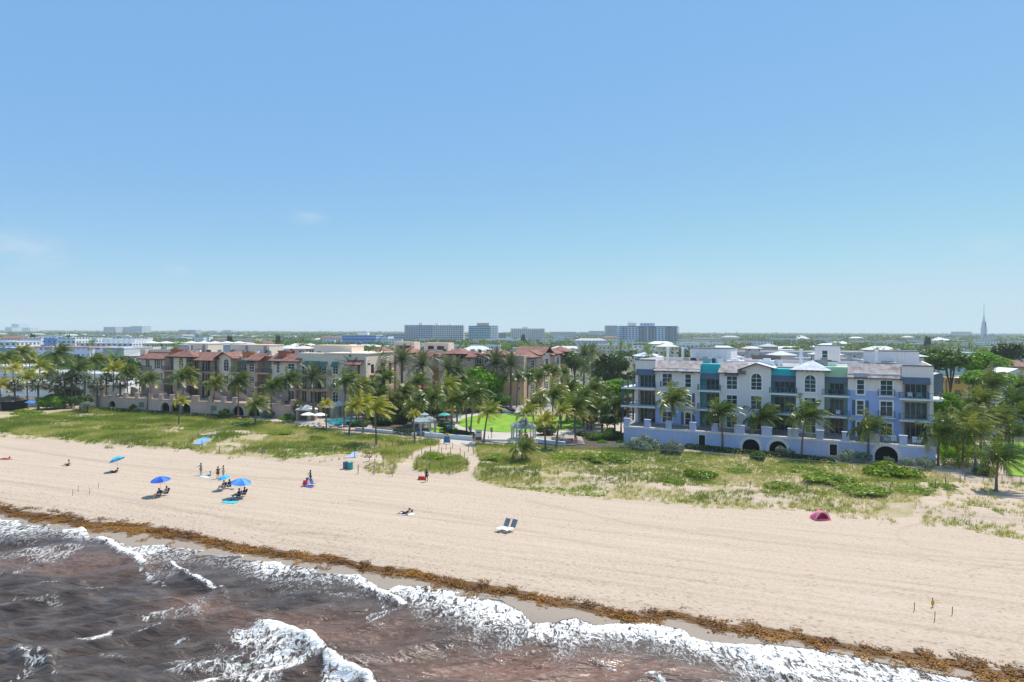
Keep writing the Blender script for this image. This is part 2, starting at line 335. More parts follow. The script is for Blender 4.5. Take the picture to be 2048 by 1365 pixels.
hh = math_(t, 'ADD', math_(t, 'MULTIPLY', noise(t, 1.0, coords(t, 'Object', (0.5, 2.0, 1), 0.42), 5, 0.55, 0.5), 0.9), math_(t, 'MULTIPLY', fm, 0.2))
bump(t, hh, b, 0.8, 0.5)
tag(link('sea', me, m_sea, smooth=True), 'brown weed stained sea with white surf', kind='structure')

# ================= BEACH =================
SARG = [(-200,985),(0,1019),(40,1030),(90,1035),(140,1042),(180,1052),(230,1056),(290,1058),(340,1070),(400,1079),(440,1090),(480,1096),(512,1104),(570,1111),(620,1117),(680,1121),(720,1135),(760,1141),(820,1146),(870,1160),(930,1172),(1000,1181),(1040,1190),(1090,1203),(1140,1209),(1190,1219),(1230,1232),(1280,1236),(1330,1229),(1370,1234),(1410,1250),(1460,1258),(1500,1258),(1560,1268),(1620,1281),(1680,1292),(1750,1308),(1800,1313),(1850,1318),(1900,1327),(1960,1338),(2048,1362),(2200,1410)]
DF = [(-400,835),(0,867),(60,874),(130,882),(210,890),(265,893),(300,897),(380,900),(395,909),(470,912),(560,918),(640,918),(700,912),(715,905),(760,915),(780,930),(810,924),(832,905),(868,893),(925,880),(955,885),(945,900),(960,925),(945,950),(952,962),(1000,975),(1100,986),(1200,997),(1300,1005),(1400,1013),(1500,1020),(1600,1022),(1700,1033),(1800,1036),(1880,1030),(1960,1042),(2048,1062),(2300,1100)]
DB = [(-400,800),(0,816),(180,817),(350,829),(500,841),(570,848),(690,866),(800,874),(880,881),(890,886),(960,889),(1060,893),(1150,896),(1250,896),(1400,906),(1500,913),(1650,925),(1750,931),(1880,942),(1940,968),(2048,975),(2300,1000)]
DUNE = DF + DB[::-1]
ISL = [(826,938),(832,918),(850,906),(880,906),(920,912),(936,925),(934,942),(900,948),(850,946)]
S_, T_, Q = grid(np.concatenate([np.linspace(-330, -156, 60), np.arange(-155, 75, 0.42), np.linspace(75.5, 240, 60)]), np.concatenate([np.arange(38, 63, 0.3), np.arange(63, 136, 0.5)]))
X = S_ * E1[0] + T_ * E2[0]; Y = S_ * E1[1] + T_ * E2[1]; Z = terrain(X, Y)
U, V = proj(X, np.maximum(Y, 5), Z)
isl = inpoly(U, V, ISL); dune = (inpoly(U, V, DUNE) | isl)
me = npmesh('beach', np.stack([X, Y, Z], -1), Q)
dd = dist_line(U, V, SARG)
below = V > np.interp(U, [p[0] for p in SARG], [p[1] for p in SARG])
wet = np.where(below, 1.0, 1 - np.clip((dd - 4) / 14, 0, 1)); wet = np.maximum(wet * 0.95, 0.42 * (1 - np.clip((dd - 10) / 55, 0, 1)))
RUTS = [[(1050, 1000), (1250, 1046), (1500, 1081), (1760, 1108), (2060, 1121)], [(1400, 1058), (1700, 1092), (2060, 1133)], [(1850, 1046), (1800, 1058), (1792, 1074), (1825, 1094), (1900, 1106)], [(0, 962), (180, 985), (330, 1012), (520, 1050)], [(545, 1072), (610, 1065), (690, 1072)], [(560, 1086), (680, 1105), (740, 1122)], [(700, 1000), (950, 1040), (1200, 1092), (1500, 1140), (2060, 1210)], [(1100, 1150), (1400, 1188), (1760, 1240), (2060, 1290)], [(240, 1003), (420, 1030), (520, 1060), (700, 1085)], [(0, 893), (250, 930), (500, 955), (640, 962)], [(1900, 1150), (1960, 1135), (2060, 1128)]]
rut = np.zeros_like(X)
for q_ in RUTS: rut = np.maximum(rut, np.exp(-(dist_line(U, V, q_) / 2.2) ** 2))
vattr(me, 'rut', rut); vattr(me, 'wet', wet); vattr(me, 'weed', (1 - np.clip((dd - 5) / 9, 0, 1)))
soft = dune.astype(float)
vattr(me, 'veg', soft * sstep(0.30, 0.5, fbm(X * 0.35, Y * 0.35, 101, 3)) * np.where(U > 1100, 0.62, 1) * ~((U > 1830) & (V > 962)))
m_sand, t, b = newmat('beach_sand'); b.inputs['Roughness'].default_value = 0.95; b.inputs['Specular IOR Level'].default_value = 0.2
co = coords(t); wa = N(t, 'ShaderNodeAttribute', attribute_name='wet').outputs['Fac']; vg = N(t, 'ShaderNodeAttribute', attribute_name='veg').outputs['Fac']; sg = N(t, 'ShaderNodeAttribute', attribute_name='weed').outputs['Fac']
a1 = coords(t, 'Object', (1, 1, 1), R(21.5))
am = N(t, 'ShaderNodeMapping'); am.inputs['Scale'].default_value = (0.035, 1.1, 1); L(t, a1, am.inputs[0])
tracks = noise(t, 1.0, am.outputs[0], 6, 0.7)
big_ = noise(t, 0.07, co, 4); fine = noise(t, 3.5, co, 5, 0.7)
c = ramp(t, math_(t, 'ADD', math_(t, 'MULTIPLY', tracks, 0.40), math_(t, 'MULTIPLY', fine, 0.60)), [(0.34, (0.36, 0.262, 0.178)), (0.52, (0.515, 0.405, 0.30)), (0.66, (0.575, 0.465, 0.355))]).outputs[0]
c = mix(t, math_(t, 'MULTIPLY', big_, 0.25), c, (0.60, 0.46, 0.33))
# footprints: scattered small dents
fp = N(t, 'ShaderNodeMapping'); fp.inputs['Scale'].default_value = (1.0, 1.9, 1); L(t, a1, fp.inputs[0])
vo = N(t, 'ShaderNodeTexVoronoi'); vo.inputs['Scale'].default_value = 1.15; L(t, fp.outputs[0], vo.inputs['Vector'])
foot = ramp(t, vo.outputs['Distance'], [(0.14, (1,) * 3), (0.27, (0,) * 3)]).outputs[0]
patch = ramp(t, noise(t, 0.11, am.outputs[0], 3), [(0.3, (0,) * 3), (0.6, (1,) * 3)]).outputs[0]
pn = math_(t, 'ADD', ramp(t, noise(t, 0.16, co, 4), [(0.40, (0.12,) * 3), (0.58, (0.8,) * 3)]).outputs[0], math_(t, 'MULTIPLY', wa, 1.2), True)
foot = math_(t, 'MULTIPLY', foot, pn)
c = mix(t, math_(t, 'MULTIPLY', foot, 0.72), c, (0.27, 0.185, 0.12))
# scattered bits of dry weed, thicker towards the tide line
deb = N(t, 'ShaderNodeMapping'); deb.inputs['Scale'].default_value = (0.6, 2.2, 1); L(t, a1, deb.inputs[0])
dbn = noise(t, 2.6, deb.outputs[0], 3, 0.7)
dth = math_(t, 'ADD', dbn, math_(t, 'MULTIPLY', wa, 0.16))
c = mix(t, ramp(t, dth, [(0.66, (0,) * 3), (0.72, (0.75,) * 3)]).outputs[0], c, (0.13, 0.075, 0.04))
tn = ramp(t, tracks, [(0.30, (0.85,) * 3), (0.385, (0,) * 3)]).outputs[0]
c = mix(t, math_(t, 'MULTIPLY', tn, math_(t, 'ADD', 0.25, wa)), c, (0.30, 0.205, 0.13))
ru = N(t, 'ShaderNodeAttribute', attribute_name='rut').outputs['Fac']; c = mix(t, math_(t, 'MULTIPLY', math_(t, 'MULTIPLY', ru, 0.5), noise(t, 1.2, co, 4, .7)), c, (0.24, 0.165, 0.11))
wf = ramp(t, wa, [(0.2, (0,) * 3), (0.5, (0.25,) * 3), (0.95, (1,) * 3)]).outputs[0]
c = mix(t, wf, c, (0.33, 0.265, 0.20))
c = mix(t, math_(t, 'MULTIPLY', ramp(t, math_(t, 'ADD', noise(t, 1.6, deb.outputs[0], 5, 0.7), math_(t, 'MULTIPLY', sg, 0.35)), [(0.66, (0,) * 3), (0.76, (1,) * 3)]).outputs[0], ramp(t, sg, [(0.0, (0,) * 3), (0.15, (1,) * 3)]).outputs[0]), c, (0.13, 0.062, 0.018))
vn = ramp(t, math_(t, 'ADD', vg, math_(t, 'MULTIPLY', noise(t, 0.9, co, 5, 0.7), 0.8)), [(0.75, (0,) * 3), (1.1 - 0.1, (1,) * 3)]).outputs[0]
vc = ramp(t, noise(t, 0.5, co, 4), [(0.35, (0.42, 0.32, 0.18)), (0.65, (0.30, 0.27, 0.09))]).outputs[0]
c = mix(t, math_(t, 'MULTIPLY', vn, 0.7), c, vc)
L(t, c, b.inputs['Base Color'])
L(t, ramp(t, wa, [(0.5, (0.95,) * 3), (1.0, (0.55,) * 3)]).outputs[0], b.inputs['Roughness'])
hgt = math_(t, 'SUBTRACT', math_(t, 'ADD', math_(t, 'MULTIPLY', fine, 0.5), math_(t, 'MULTIPLY', tracks, 0.45)), math_(t, 'MULTIPLY', foot, 0.6))
bump(t, hgt, b, 0.55, 0.10)
tag(link('beach', me, m_sand, smooth=True), 'pale combed beach sand rising to low dunes', kind='structure')
gp = np.array([(-9000, 150), (-420, 268 + 2)])
# inland ground from behind the dune to the horizon
m_gr, t, b = newmat('ground_soil'); b.inputs['Roughness'].default_value = 0.95
co = coords(t); c = ramp(t, noise(t, 0.02, co, 6, 0.7), [(0.35, (0.06, 0.075, 0.03)), (0.5, (0.12, 0.12, 0.07)), (0.62, (0.25, 0.24, 0.22))]).outputs[0]
L(t, c, b.inputs['Base Color'])
B0 = E1 * -330 + E2 * 116; B1 = E1 * 240 + E2 * 116
g = MB(); g.add([(B0[0], B0[1], -0.03), (B1[0], B1[1], -0.03), (14000, -3000, -0.03), (14000, 16000, -0.03), (-14000, 16000, -0.03), (-14000, 4000, -0.03)], [(0, 1, 2, 3, 4, 5)])
tag(g.build('ground', m_gr), 'inland ground reaching the horizon', kind='structure')

# ================= SARGASSUM =================
n = 520000; s = RNG.uniform(-95, 60, n); tq = RNG.uniform(50, 62, n)
px = s * E1[0] + tq * E2[0]; py = s * E1[1] + tq * E2[1]; pz = terrain(px, py); u, v = proj(px, py, pz)
d = v - np.interp(u, [p[0] for p in SARG], [p[1] for p in SARG])
hw = np.interp(u, [0, 200, 400, 500, 760, 1000, 1300, 1800, 2048], [14, 15, 12, 11, 11, 13, 14, 15, 26])
f1 = fbm(px * 0.9, py * 0.9, 111, 4); f2 = fbm(px * 0.28, py * 0.28, 117, 3)
dn_ = 1.1 - np.abs(d) / (hw * (0.7 + 0.9 * f2)) - 1.1 * (f1 < 0.49) * (np.abs(d) > 2)
keep = (RNG.random(n) < np.clip(dn_, 0, 1)) | ((d > 0) & (d < 26) & (f1 > 0.66) & (RNG.random(n) < 0.35))
px, py, pz, f1 = px[keep], py[keep], pz[keep], f1[keep]; d = d[keep]; n = len(px)
sz = RNG.uniform(0.022, 0.05, n); an = RNG.uniform(0, 6.28, n); tl = RNG.uniform(-0.7, 0.7, n)
ax = np.stack([np.cos(an), np.sin(an), tl * 0.5], -1) * (sz * 1.9)[:, None]; ay = np.stack([-np.sin(an) * 0.7, np.cos(an) * 0.7, RNG.uniform(0, 0.5, n)], -1) * sz[:, None]
c0 = np.stack([px, py, pz + 0.02 + np.clip(f1 - 0.4, 0, 1) * 0.55 * RNG.random(n)], -1)
Vv = np.stack([c0 - ax - ay, c0 + ax - ay, c0 + ax + ay, c0 - ax + ay], 1).reshape(-1, 3)
sh = np.clip(0.25 + 0.9 * (fbm(px * 0.35, py * 0.35, 119, 3) - 0.3) + 0.012 * d + RNG.normal(0, 0.16, n), 0, 1)
me = npmesh('seaweed', Vv, np.arange(4 * n).reshape(-1, 4), sh)
tag(link('seaweed', me, leafmat('seaweed', (0.11, 0.036, 0.006), (0.50, 0.215, 0.018), (0.60, 0.32, 0.045), trans=0.25)), 'band of brown and golden seaweed washed up along the waterline', 'seaweed', kind='stuff')
# ================= BUILDING KIT =================
M_GLASS = None
def glass(name, c=(0.012, 0.045, 0.05), rough=0.08, tint2=(0.03, 0.085, 0.085)):
    if name in _mc: return _mc[name]
    m, t, b = newmat(name); b.inputs['Roughness'].default_value = rough; b.inputs['Specular IOR Level'].default_value = 0.6
    oi = N(t, 'ShaderNodeObjectInfo'); f = math_(t, 'ADD', math_(t, 'MULTIPLY', oi.outputs['Random'], 0.7), math_(t, 'MULTIPLY', noise(t, 1.3, coords(t), 2), 0.5))
    L(t, ramp(t, f, [(0.2, c), (0.95, tint2)]).outputs[0], b.inputs['Base Color']); _mc[name] = m; return m
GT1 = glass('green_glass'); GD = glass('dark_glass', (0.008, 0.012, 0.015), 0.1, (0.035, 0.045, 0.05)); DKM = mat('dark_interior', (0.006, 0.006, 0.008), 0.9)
TRIM = mat('white_trim', (0.92, 0.90, 0.87), 0.6, 0.06); RAILB = mat('grey_rail', (0.09, 0.12, 0.15), 0.5, 0.05); RAILD = mat('bronze_rail', (0.045, 0.030, 0.026), 0.5, 0.05)
DKFR = mat('dark_frame', (0.035, 0.05, 0.055), 0.4, 0.05); ALU = mat('grey_frame', (0.30, 0.34, 0.36), 0.4, 0.05)
FLOORP = mat('terrace_paving', (0.30, 0.22, 0.20), 0.8, 0.15)
def tilemat(name, c, c2, rib=0.32, ang=0):
    if name in _mc: return _mc[name]
    m, t, b = newmat(name); b.inputs['Roughness'].default_value = 0.85
    co = coords(t); n1 = noise(t, 0.9, co, 5, 0.7)
    col = ramp(t, n1, [(0.35, c2), (0.55, c), (0.75, tuple(min(1, x * 1.25) for x in c))]).outputs[0]
    wv = N(t, 'ShaderNodeTexWave', wave_type='BANDS', bands_direction='X'); wv.inputs['Scale'].default_value = 1 / rib / 2.0; wv.inputs['Distortion'].default_value = 0.4; L(t, co, wv.inputs['Vector'])
    wy = N(t, 'ShaderNodeTexWave', wave_type='BANDS', bands_direction='Y'); wy.inputs['Scale'].default_value = 1 / rib / 2.4; L(t, co, wy.inputs['Vector'])
    L(t, mix(t, 0.22, col, ramp(t, math_(t, 'MULTIPLY', wv.outputs[0], wy.outputs[0]), [(0, (0.25, 0.2, 0.2)), (1, (1, 1, 1))]).outputs[0], 'MULTIPLY'), b.inputs['Base Color'])
    bump(t, wv.outputs[0], b, 0.6, 0.05); _mc[name] = m; return m
class Bld:
    """building frame: x along the facade, y inward, z up"""
    def __init__(s, name, ox, oy, ang, label, cat, group=None, oz=0.0, base=None):
        s.o = empty(name, (ox, oy, oz), ang, label, cat, group); s.ox, s.oy, s.ang = ox, oy, ang
    def part(s, name, mb, mats, parent=None, label=None, smooth=False):
        ob = mb.build(name, mats, parent or s.o, smooth)
        if label: ob['label'] = label
        return ob
    def wall(s, pts, z0, z1, m, name='wall', label=None):
        return s.part(name, MB().prism(pts, z0, z1), m, label=label)
    def box(s, name, x0, x1, y0, y1, z0, z1, m, label=None, parent=None):
        return s.part(name, MB().box(x0, x1, y0, y1, z0, z1), m, parent, label)
    def window(s, x0, x1, z0, z1, y, cols=2, rows=3, arch=False, frame=TRIM, gl=GT1, surround=True, name='window', fr=0.09, trimw=0.16):
        """frame and mullions proud of the wall at plane y, pane a sub-part"""
        w_ = x1 - x0; r = w_ / 2; zc = z1 - r if arch else z1; mb = MB(); cx = (x0 + x1) / 2
        yy0, yy1 = y - 0.05, y + 0.10
        def outl(k):
            if not arch: return [(x0 - k, z0 - k), (x1 + k, z0 - k), (x1 + k, z1 + k), (x0 - k, z1 + k)]
            return [(x0 - k, z0 - k), (x1 + k, z0 - k)] + [(cx + (r + k) * math.cos(a), zc + (r + k) * math.sin(a)) for a in [math.pi * i / 10 for i in range(11)]]
        def ring(a, b_, ya, yb):
            n = len(a); mb.add([(x, ya, z) for x, z in a] + [(x, ya, z) for x, z in b_] + [(x, yb, z) for x, z in a] + [(x, yb, z) for x, z in b_],
                [f for i in range(n) for j in [(i + 1) % n] for f in ((i, n + i, n + j, j), (i, j, 2 * n + j, 2 * n + i), (n + i, 3 * n + i, 3 * n + j, n + j))])
        if surround: ring(outl(0), outl(trimw), y - 0.09, y + 0.05)
        ring(outl(-fr), outl(0.0), yy0 - 0.01, yy1)
        for i in range(1, cols):
            x = x0 + w_ * i / cols; mb.box(x - 0.035, x + 0.035, yy0 - 0.005, y + 0.02, z0, z1 - (0.02 if arch else 0))
        H = zc - z0 if arch else z1 - z0
        for i in range(1, rows if not arch else rows + 1):
            zz = z0 + H * i / rows; mb.box(x0, x1, yy0 - 0.008, y + 0.02, zz - 0.035, zz + 0.035)
        f = s.part(name, mb, frame)
        p = MB().face(outl(-0.02), y - 0.03, y + 0.01); s.part('pane', p, gl, f)
        return f
    def door(s, x0, x1, z0, z1, y, n=3, gl=GT1, frame=ALU, name='sliding_door'):
        mb = MB(); yy = y - 0.07
        mb.box(x0 - 0.08, x0 + 0.03, yy, y + 0.05, z0, z1 + 0.1); mb.box(x1 - 0.03, x1 + 0.08, yy, y + 0.05, z0, z1 + 0.1); mb.box(x0 + 0.03, x1 - 0.03, yy, y + 0.05, z1, z1 + 0.1)
        for i in range(1, n):
            x = x0 + (x1 - x0) * i / n; mb.box(x - 0.05, x + 0.05, yy, y + 0.03, z0, z1)
        f = s.part(name, mb, frame); s.part('pane', MB().box(x0 + .02, x1 - .02, y - 0.04, y + 0.02, z0, z1), gl, f)
        return f
    def railing(s, path, z, h=1.05, m=RAILB, step=0.3, name='railing', rt=0.03):
        mb = MB()
        for (xa, ya), (xb, yb) in zip(path[:-1], path[1:]):
            l = math.hypot(xb - xa, yb - ya); n = max(2, int(l / step)); dx, dy = (xb - xa) / l, (yb - ya) / l
            px, py = -dy * rt, dx * rt
            for zz, hh in ((z + h, 0.06), (z + 0.08, 0.04)):
                mb.prism([(xa + px, ya + py), (xb + px, yb + py), (xb - px, yb - py), (xa - px, ya - py)][::-1], zz - hh, zz)
            for i in range(n + 1):
                x = xa + (xb - xa) * i / n; y = ya + (yb - ya) * i / n; r = 0.011 if i % 10 and i != n else 0.035
                mb.box(x - r, x + r, y - r, y + r, z + 0.0, z + h - 0.02)
        return s.part(name, mb, m)
    def awning(s, x0, x1, z0, z1, y, out=1.0, m=None, name='awning'):
        mb = MB(); t_ = 0.05
        mb.add([(x0, y, z1), (x1, y, z1), (x1, y - out, z0 + 0.3), (x0, y - out, z0 + 0.3), (x1, y - out, z0), (x0, y - out, z0), (x0, y, z1 - t_), (x1, y, z1 - t_), (x1, y - out + t_, z0 + 0.3 - t_), (x0, y - out + t_, z0 + 0.3 - t_), (x1, y - out + t_, z0), (x0, y - out + t_, z0)],
               [(0, 3, 2, 1), (3, 5, 4, 2), (6, 7, 8, 9), (9, 8, 10, 11), (0, 6, 9, 3), (1, 2, 8, 7), (3, 9, 11, 5), (2, 4, 10, 8), (5, 11, 10, 4)])
        return s.part(name, mb, m)
    def shed(s, x0, x1, ye, yr, ze, zr, m, fas, name='roof', th=0.18, over=0.0):
        mb = MB().add([(x0, ye, ze), (x1, ye, ze), (x1, yr, zr), (x0, yr, zr), (x0, ye, ze + th), (x1, ye, ze + th), (x1, yr, zr + th), (x0, yr, zr + th)],
               [(0, 3, 2, 1), (4, 5, 6, 7)], 0)
        mb.add(mb.v[:8], [(0, 1, 5, 4), (1, 2, 6, 5), (3, 0, 4, 7), (2, 3, 7, 6)], 1)
        n = max(2, int((x1 - x0) / 1.1))
        for i in range(n + 1):
            x = x0 + 0.15 + (x1 - x0 - 0.3) * i / n; mb.box(x - 0.07, x + 0.07, ye + 0.05, ye + 0.8, ze - 0.16 + 0.05, ze + 0.02, 1)
        return s.part(name, mb, [m, fas])
    def gable(s, x0, x1, xa, ye, yb, ze0, ze1, za, m, fas, name='roof', th=0.2):
        mb = MB()
        mb.add([(x0, ye, ze0 + th), (xa, ye, za + th), (xa, yb, za + th), (x0, yb, ze0 + th), (x1, ye, ze1 + th), (x1, yb, ze1 + th)], [(0, 1, 2, 3), (1, 4, 5, 2)], 0)
        mb.add([(x0, ye, ze0), (xa, ye, za), (xa, yb, za), (x0, yb, ze0), (x1, ye, ze1), (x1, yb, ze1), (x0, ye, ze0 + th - .002), (xa, ye, za + th - .002), (x1, ye, ze1 + th - .002), (x0, yb, ze0 + th - .002), (x1, yb, ze1 + th - .002)],
               [(3, 2, 1, 0), (2, 5, 4, 1), (0, 1, 7, 6), (1, 4, 8, 7), (3, 0, 6, 9), (4, 5, 10, 8)], 1)
        return s.part(name, mb, [m, fas])
    def hip(s, x0, x1, y0, y1, ze, za, m, fas, name='roof', th=0.15, brackets=True, finial=True, ridge=0.0, parent=None):
        mb = MB(); cx, cy = (x0 + x1) / 2, (y0 + y1) / 2
        a, b_ = (cx - ridge / 2, cy, za), (cx + ridge / 2, cy, za)
        mb.add([(x0, y0, ze + th), (x1, y0, ze + th), (x1, y1, ze + th), (x0, y1, ze + th), a, b_], [(0, 1, 5, 4), (1, 2, 5), (2, 3, 4, 5), (3, 0, 4)], 0)
        mb.box(x0 + .001, x1 - .001, y0 + .001, y1 - .001, ze, ze + th - .004, 1)
        if brackets:
            n = max(2, int((x1 - x0) / 0.9))
            for i in range(n + 1):
                x = x0 + 0.3 + (x1 - x0 - 0.6) * i / n; mb.box(x - 0.06, x + 0.06, y0 + 0.1, y0 + 0.8, ze - 0.2, ze - 0.002, 1)
        if finial: mb.tube([(cx, cy, za - 0.1), (cx, cy, za + 0.35), (cx, cy, za + 1.1)], [0.12, 0.09, 0.02], 6, 1)
        return s.part(name, mb, [m, fas], parent)

# ================= BLUE OCEANFRONT CONDOMINIUM =================
BA = math.atan2(-0.451, 0.892); BF = (24.9, 137.7)          # facade origin (left corner of the front wall)
def SB(u): k = (u - 1024) / F; return (BF[1] * k - BF[0]) / (0.892 + 0.451 * k)
def ZB(u, v, y=0.0):
    s = SB(u); D = BF[1] - 0.451 * s + 0.892 * y; return CH - (v - vh(u)) * D / F
def u5(x): return 1230 + x / 5.459
def v5(y): return 680 + y / 5.459
def u6(x): return 1540 + x / 5.056
def v6(y): return 680 + y / 5.056
bb = Bld('blue_apartment_building', BF[0], BF[1], BA, 'white and blue stucco apartment building with turquoise recesses behind the arched sea wall', 'apartment building')
WHT = mat('white_stucco', (0.88, 0.80, 0.76), 0.85, 0.03, 0.5, streak=0.16); BLU = mat('pale_blue_stucco', (0.42, 0.52, 0.80), 0.85, 0.05, 0.5, streak=0.15)
TURQ = mat('turquoise_paint', (0.035, 0.50, 0.55), 0.8, 0.06); TEAL = mat('sage_teal_paint', (0.20, 0.48, 0.47), 0.85, 0.05); GRN = mat('pale_green_paint', (0.46, 0.68, 0.44), 0.85, 0.05)
SAGE = mat('grey_green_paint', (0.36, 0.53, 0.46), 0.85, 0.05); CRM = mat('cream_paint', (0.82, 0.75, 0.66), 0.85, 0.05); AWN = mat('slate_awning', (0.13, 0.155, 0.20), 0.85, 0.1)
SHUT = mat('slate_shutter', (0.12, 0.16, 0.24), 0.7, 0.05); ROOFG = tilemat('weathered_white_tile', (0.50, 0.43, 0.40), (0.25, 0.19, 0.165)); FASB = mat('slate_fascia', (0.07, 0.09, 0.13), 0.7, 0.05)
ROOFW = tilemat('white_roof_tile', (0.74, 0.77, 0.80), (0.55, 0.58, 0.62)); ROOFF = mat('flat_roof', (0.42, 0.395, 0.375), 0.9, 0.3, 0.25); SEAW = mat('sea_wall_blue', (0.52, 0.57, 0.77), 0.85, 0.05, 0.3, streak=0.25)
STONE = mat('cast_stone', (0.86, 0.80, 0.74), 0.85, 0.08); SLABM = mat('balcony_slab', (0.85, 0.83, 0.82), 0.7, 0.05)
ZF = [2.85, 6.30, 9.95]; ZT = 15.5
edges = [SB(u) for u in (1271, 1311, u5(928), u5(1140), u5(1703), u6(263), u6(550), u6(787), u6(1335), 1867)]
S = edges; REC = 2.0; DEPTH = 22
# solid body behind the recesses, split by bay
bb.box('flat_roof', S[0] + .05, S[9] - .05, REC + 2, DEPTH, 14.0, 14.6, ROOFF)
bb.box('rear_wall', S[0] + .02, S[9] - .02, REC + 2.2, DEPTH - .05, 0, 13.99, WHT)
tops = [15.5, 13.9, 13.9, 13.6, 13.9, 13.6, 13.9, 13.9, 13.9, 15.5]
def block(i, j, z0, z1, m, lab=None, y0=0.0): return bb.box('wall', S[i], S[j], y0, REC + 2.2, z0, z1, m, lab)
# end bays
for i, wtop, wmid in ((0, WHT, CRM), (8, WHT, CRM)):
    bb.box('wall', S[i], S[i + 1], 1.2, REC + 2.1, 0, 12.6, CRM if i else WHT)
    bb.box('parapet', S[i], S[i + 1] + (0 if i else 0), 0.0, 2.3, 12.7, 15.5, WHT)
    bb.box('corner_pier', S[i] + .002 if i == 0 else S[i + 1] - 0.55, S[i] + 0.55 if i == 0 else S[i + 1] - .002, 0.02, 1.2, 0, 12.7, WHT)
# projecting blocks
bb.box('wall', S[1], S[2], 0, REC + 2.15, 6.15, 14.0, WHT, 'white upper wall of the left block'); bb.box('wall', S[1], S[2], 0, REC + 2.15, 0, 6.15, BLU, 'blue lower wall of the left block')
bb.box('wall', S[3], S[4], 0, REC + 2.15, 0, 13.9, WHT); bb.box('wall', S[5], S[6], 0, REC + 2.15, 0, 14.1, WHT)
zb = ZB(u6(800), v6(510)); bb.box('wall', S[7], S[8], 0, REC + 2.15, zb, 14.0, WHT, 'white upper wall of the right block'); bb.box('wall', S[7], S[8], 0, REC + 2.15, 0, zb, BLU, 'blue lower wall of the right block')
# recesses
for i, top, lower, ztop in ((2, TURQ, TEAL, 14.9), (4, TURQ, TEAL, 14.3), (6, GRN, SAGE, 14.9)):
    bb.box('recess_wall', S[i], S[i + 1], REC, REC + 2.1, 0, 12.75, lower)
    bb.box('parapet', S[i], S[i + 1], 0.9, REC + 2.3, 12.75, ztop, top)
    bb.box('side_panel', S[i] + .004, S[i] + .03, 0.04, REC, 9.9, 12.74, top); bb.box('side_panel', S[i] + .004, S[i] + .03, 0.04, REC, 2.9, 9.6, lower)
GB = mb = MB()
# balconies (slab, railing) and doors at each recess
def balc(i, x0, x1, out=1.2, dx=0.35, doors=(0.35, 0.35, 3), wrap=None, y=REC, skip0=False):
    for k, z in enumerate(ZF):
        a, b_ = x0 + doors[0], x1 - doors[1]
        bb.door(a, b_, z + 0.05, z + 2.75, y, doors[2], GT1 if k else GD)
        if k:
            bb.box('balcony_slab', x0 - dx, x1 + dx, -out, y - .01, z - 0.32, z, SLABM)
            bb.railing([(x0 - dx + .06, -0.02), (x0 - dx + .06, -out + .06), (x1 + dx - .06, -out + .06), (x1 + dx - .06, -0.02)], z)
    bb.awning(x0 + 0.05, x1 - 0.1, 12.0, 13.1, 0.9, 0.95, AWN)
balc(2, S[2], S[3], 1.0, 0.3, (0.9, 0.3, 3)); balc(4, S[4], S[5], 1.0, 0.2, (0.5, 0.3, 4)); balc(6, S[6], S[7], 1.0, 0.3, (0.9, 0.7, 3))
for k, z in enumerate(ZF):       # end bays
    bb.door(S[0] + 0.75, S[1] - 0.25, z + 0.05, z + 2.8, 1.2, 4, GT1 if k == 2 else GD); bb.door(S[8] + 0.5, S[9] - 0.9, z + 0.05, z + 2.8, 1.2, 4, GT1 if k else GD)
    if k:
        bb.box('balcony_slab', S[0] - 2.6, S[1] + 0.2, -1.2, 1.19, z - 0.35, z, SLABM); bb.box('balcony_slab', S[0] - 2.6, S[0] - .01, 1.2, 6.5, z - 0.35, z - .003, SLABM)
        bb.railing([(S[0] - 2.5, 6.4), (S[0] - 2.5, -1.1), (S[1] + 0.1, -1.1), (S[1] + 0.1, -.02)], z)
        bb.box('balcony_slab', S[8] - 0.45, S[9] + 1.1, -1.0, 1.19, z - 0.30, z, SLABM)
        bb.box('balcony_slab', S[9] + .01, S[9] + 1.6, 1.2, 5.5, z - 0.30, z - .003, SLABM)
        bb.railing([(S[8] - 0.38, -.02), (S[8] - 0.38, -0.93), (S[9] + 1.0, -0.93), (S[9] + 1.0, 1.2)], z)
for x in (S[0] - 2.45, S[0] - 1.4):
    for y in (-0.9, 2.6, 6.2): bb.part('column', MB().box(x, x + 0.28, y, y + 0.28, 2.85, 11.2), RAILB)
bb.awning(S[0] + 0.25, S[1] - .05, 12.4, 13.6, 0.0, 0.9, AWN); bb.awning(S[8] + .05, S[9] - 0.5, 12.35, 13.5, 0.0, 1.0, AWN)
def cornice(x0, x1, z, y0=-0.12): bb.box('cornice', x0, x1, y0, 0.25, z - 0.18, z + 0.02, FASB)
cornice(S[0] - 0.12, S[1] + 0.02, 15.55); cornice(S[8] - .02, S[9] + 0.12, 15.55)
# roofs
bb.shed(S[1] - 0.45, S[2] + 0.1, -0.75, 2.6, 13.25, 15.2, ROOFG, FASB); bb.shed(S[3] - 0.15, SB(u5(1430)), -0.75, 2.6, 13.25, 15.1, ROOFG, FASB); bb.shed(S[7] - 0.1, S[8] + 0.05, -0.75, 2.6, 13.05, 15.35, ROOFG, FASB)
xg0, xga, xg1 = SB(u5(1345)), SB(u5(1545)), SB(u5(1752)); zga = ZB(u5(1545), v5(262)); zg0 = ZB(u5(1345), v5(335)); zg1 = ZB(u5(1752), v5(322))
bb.part('gable_wall', MB().face([(xg0 + .6, 13.0), (xg1 - .8, 13.0), (xg1 - .8, zg1 + .15), (xga, zga - .05), (xg0 + .6, zg0 + .2)], -0.002, 2.0), WHT)
bb.gable(xg0, xg1, xga, -0.8, 7.0, zg0, zg1, zga, ROOFW, FASB)
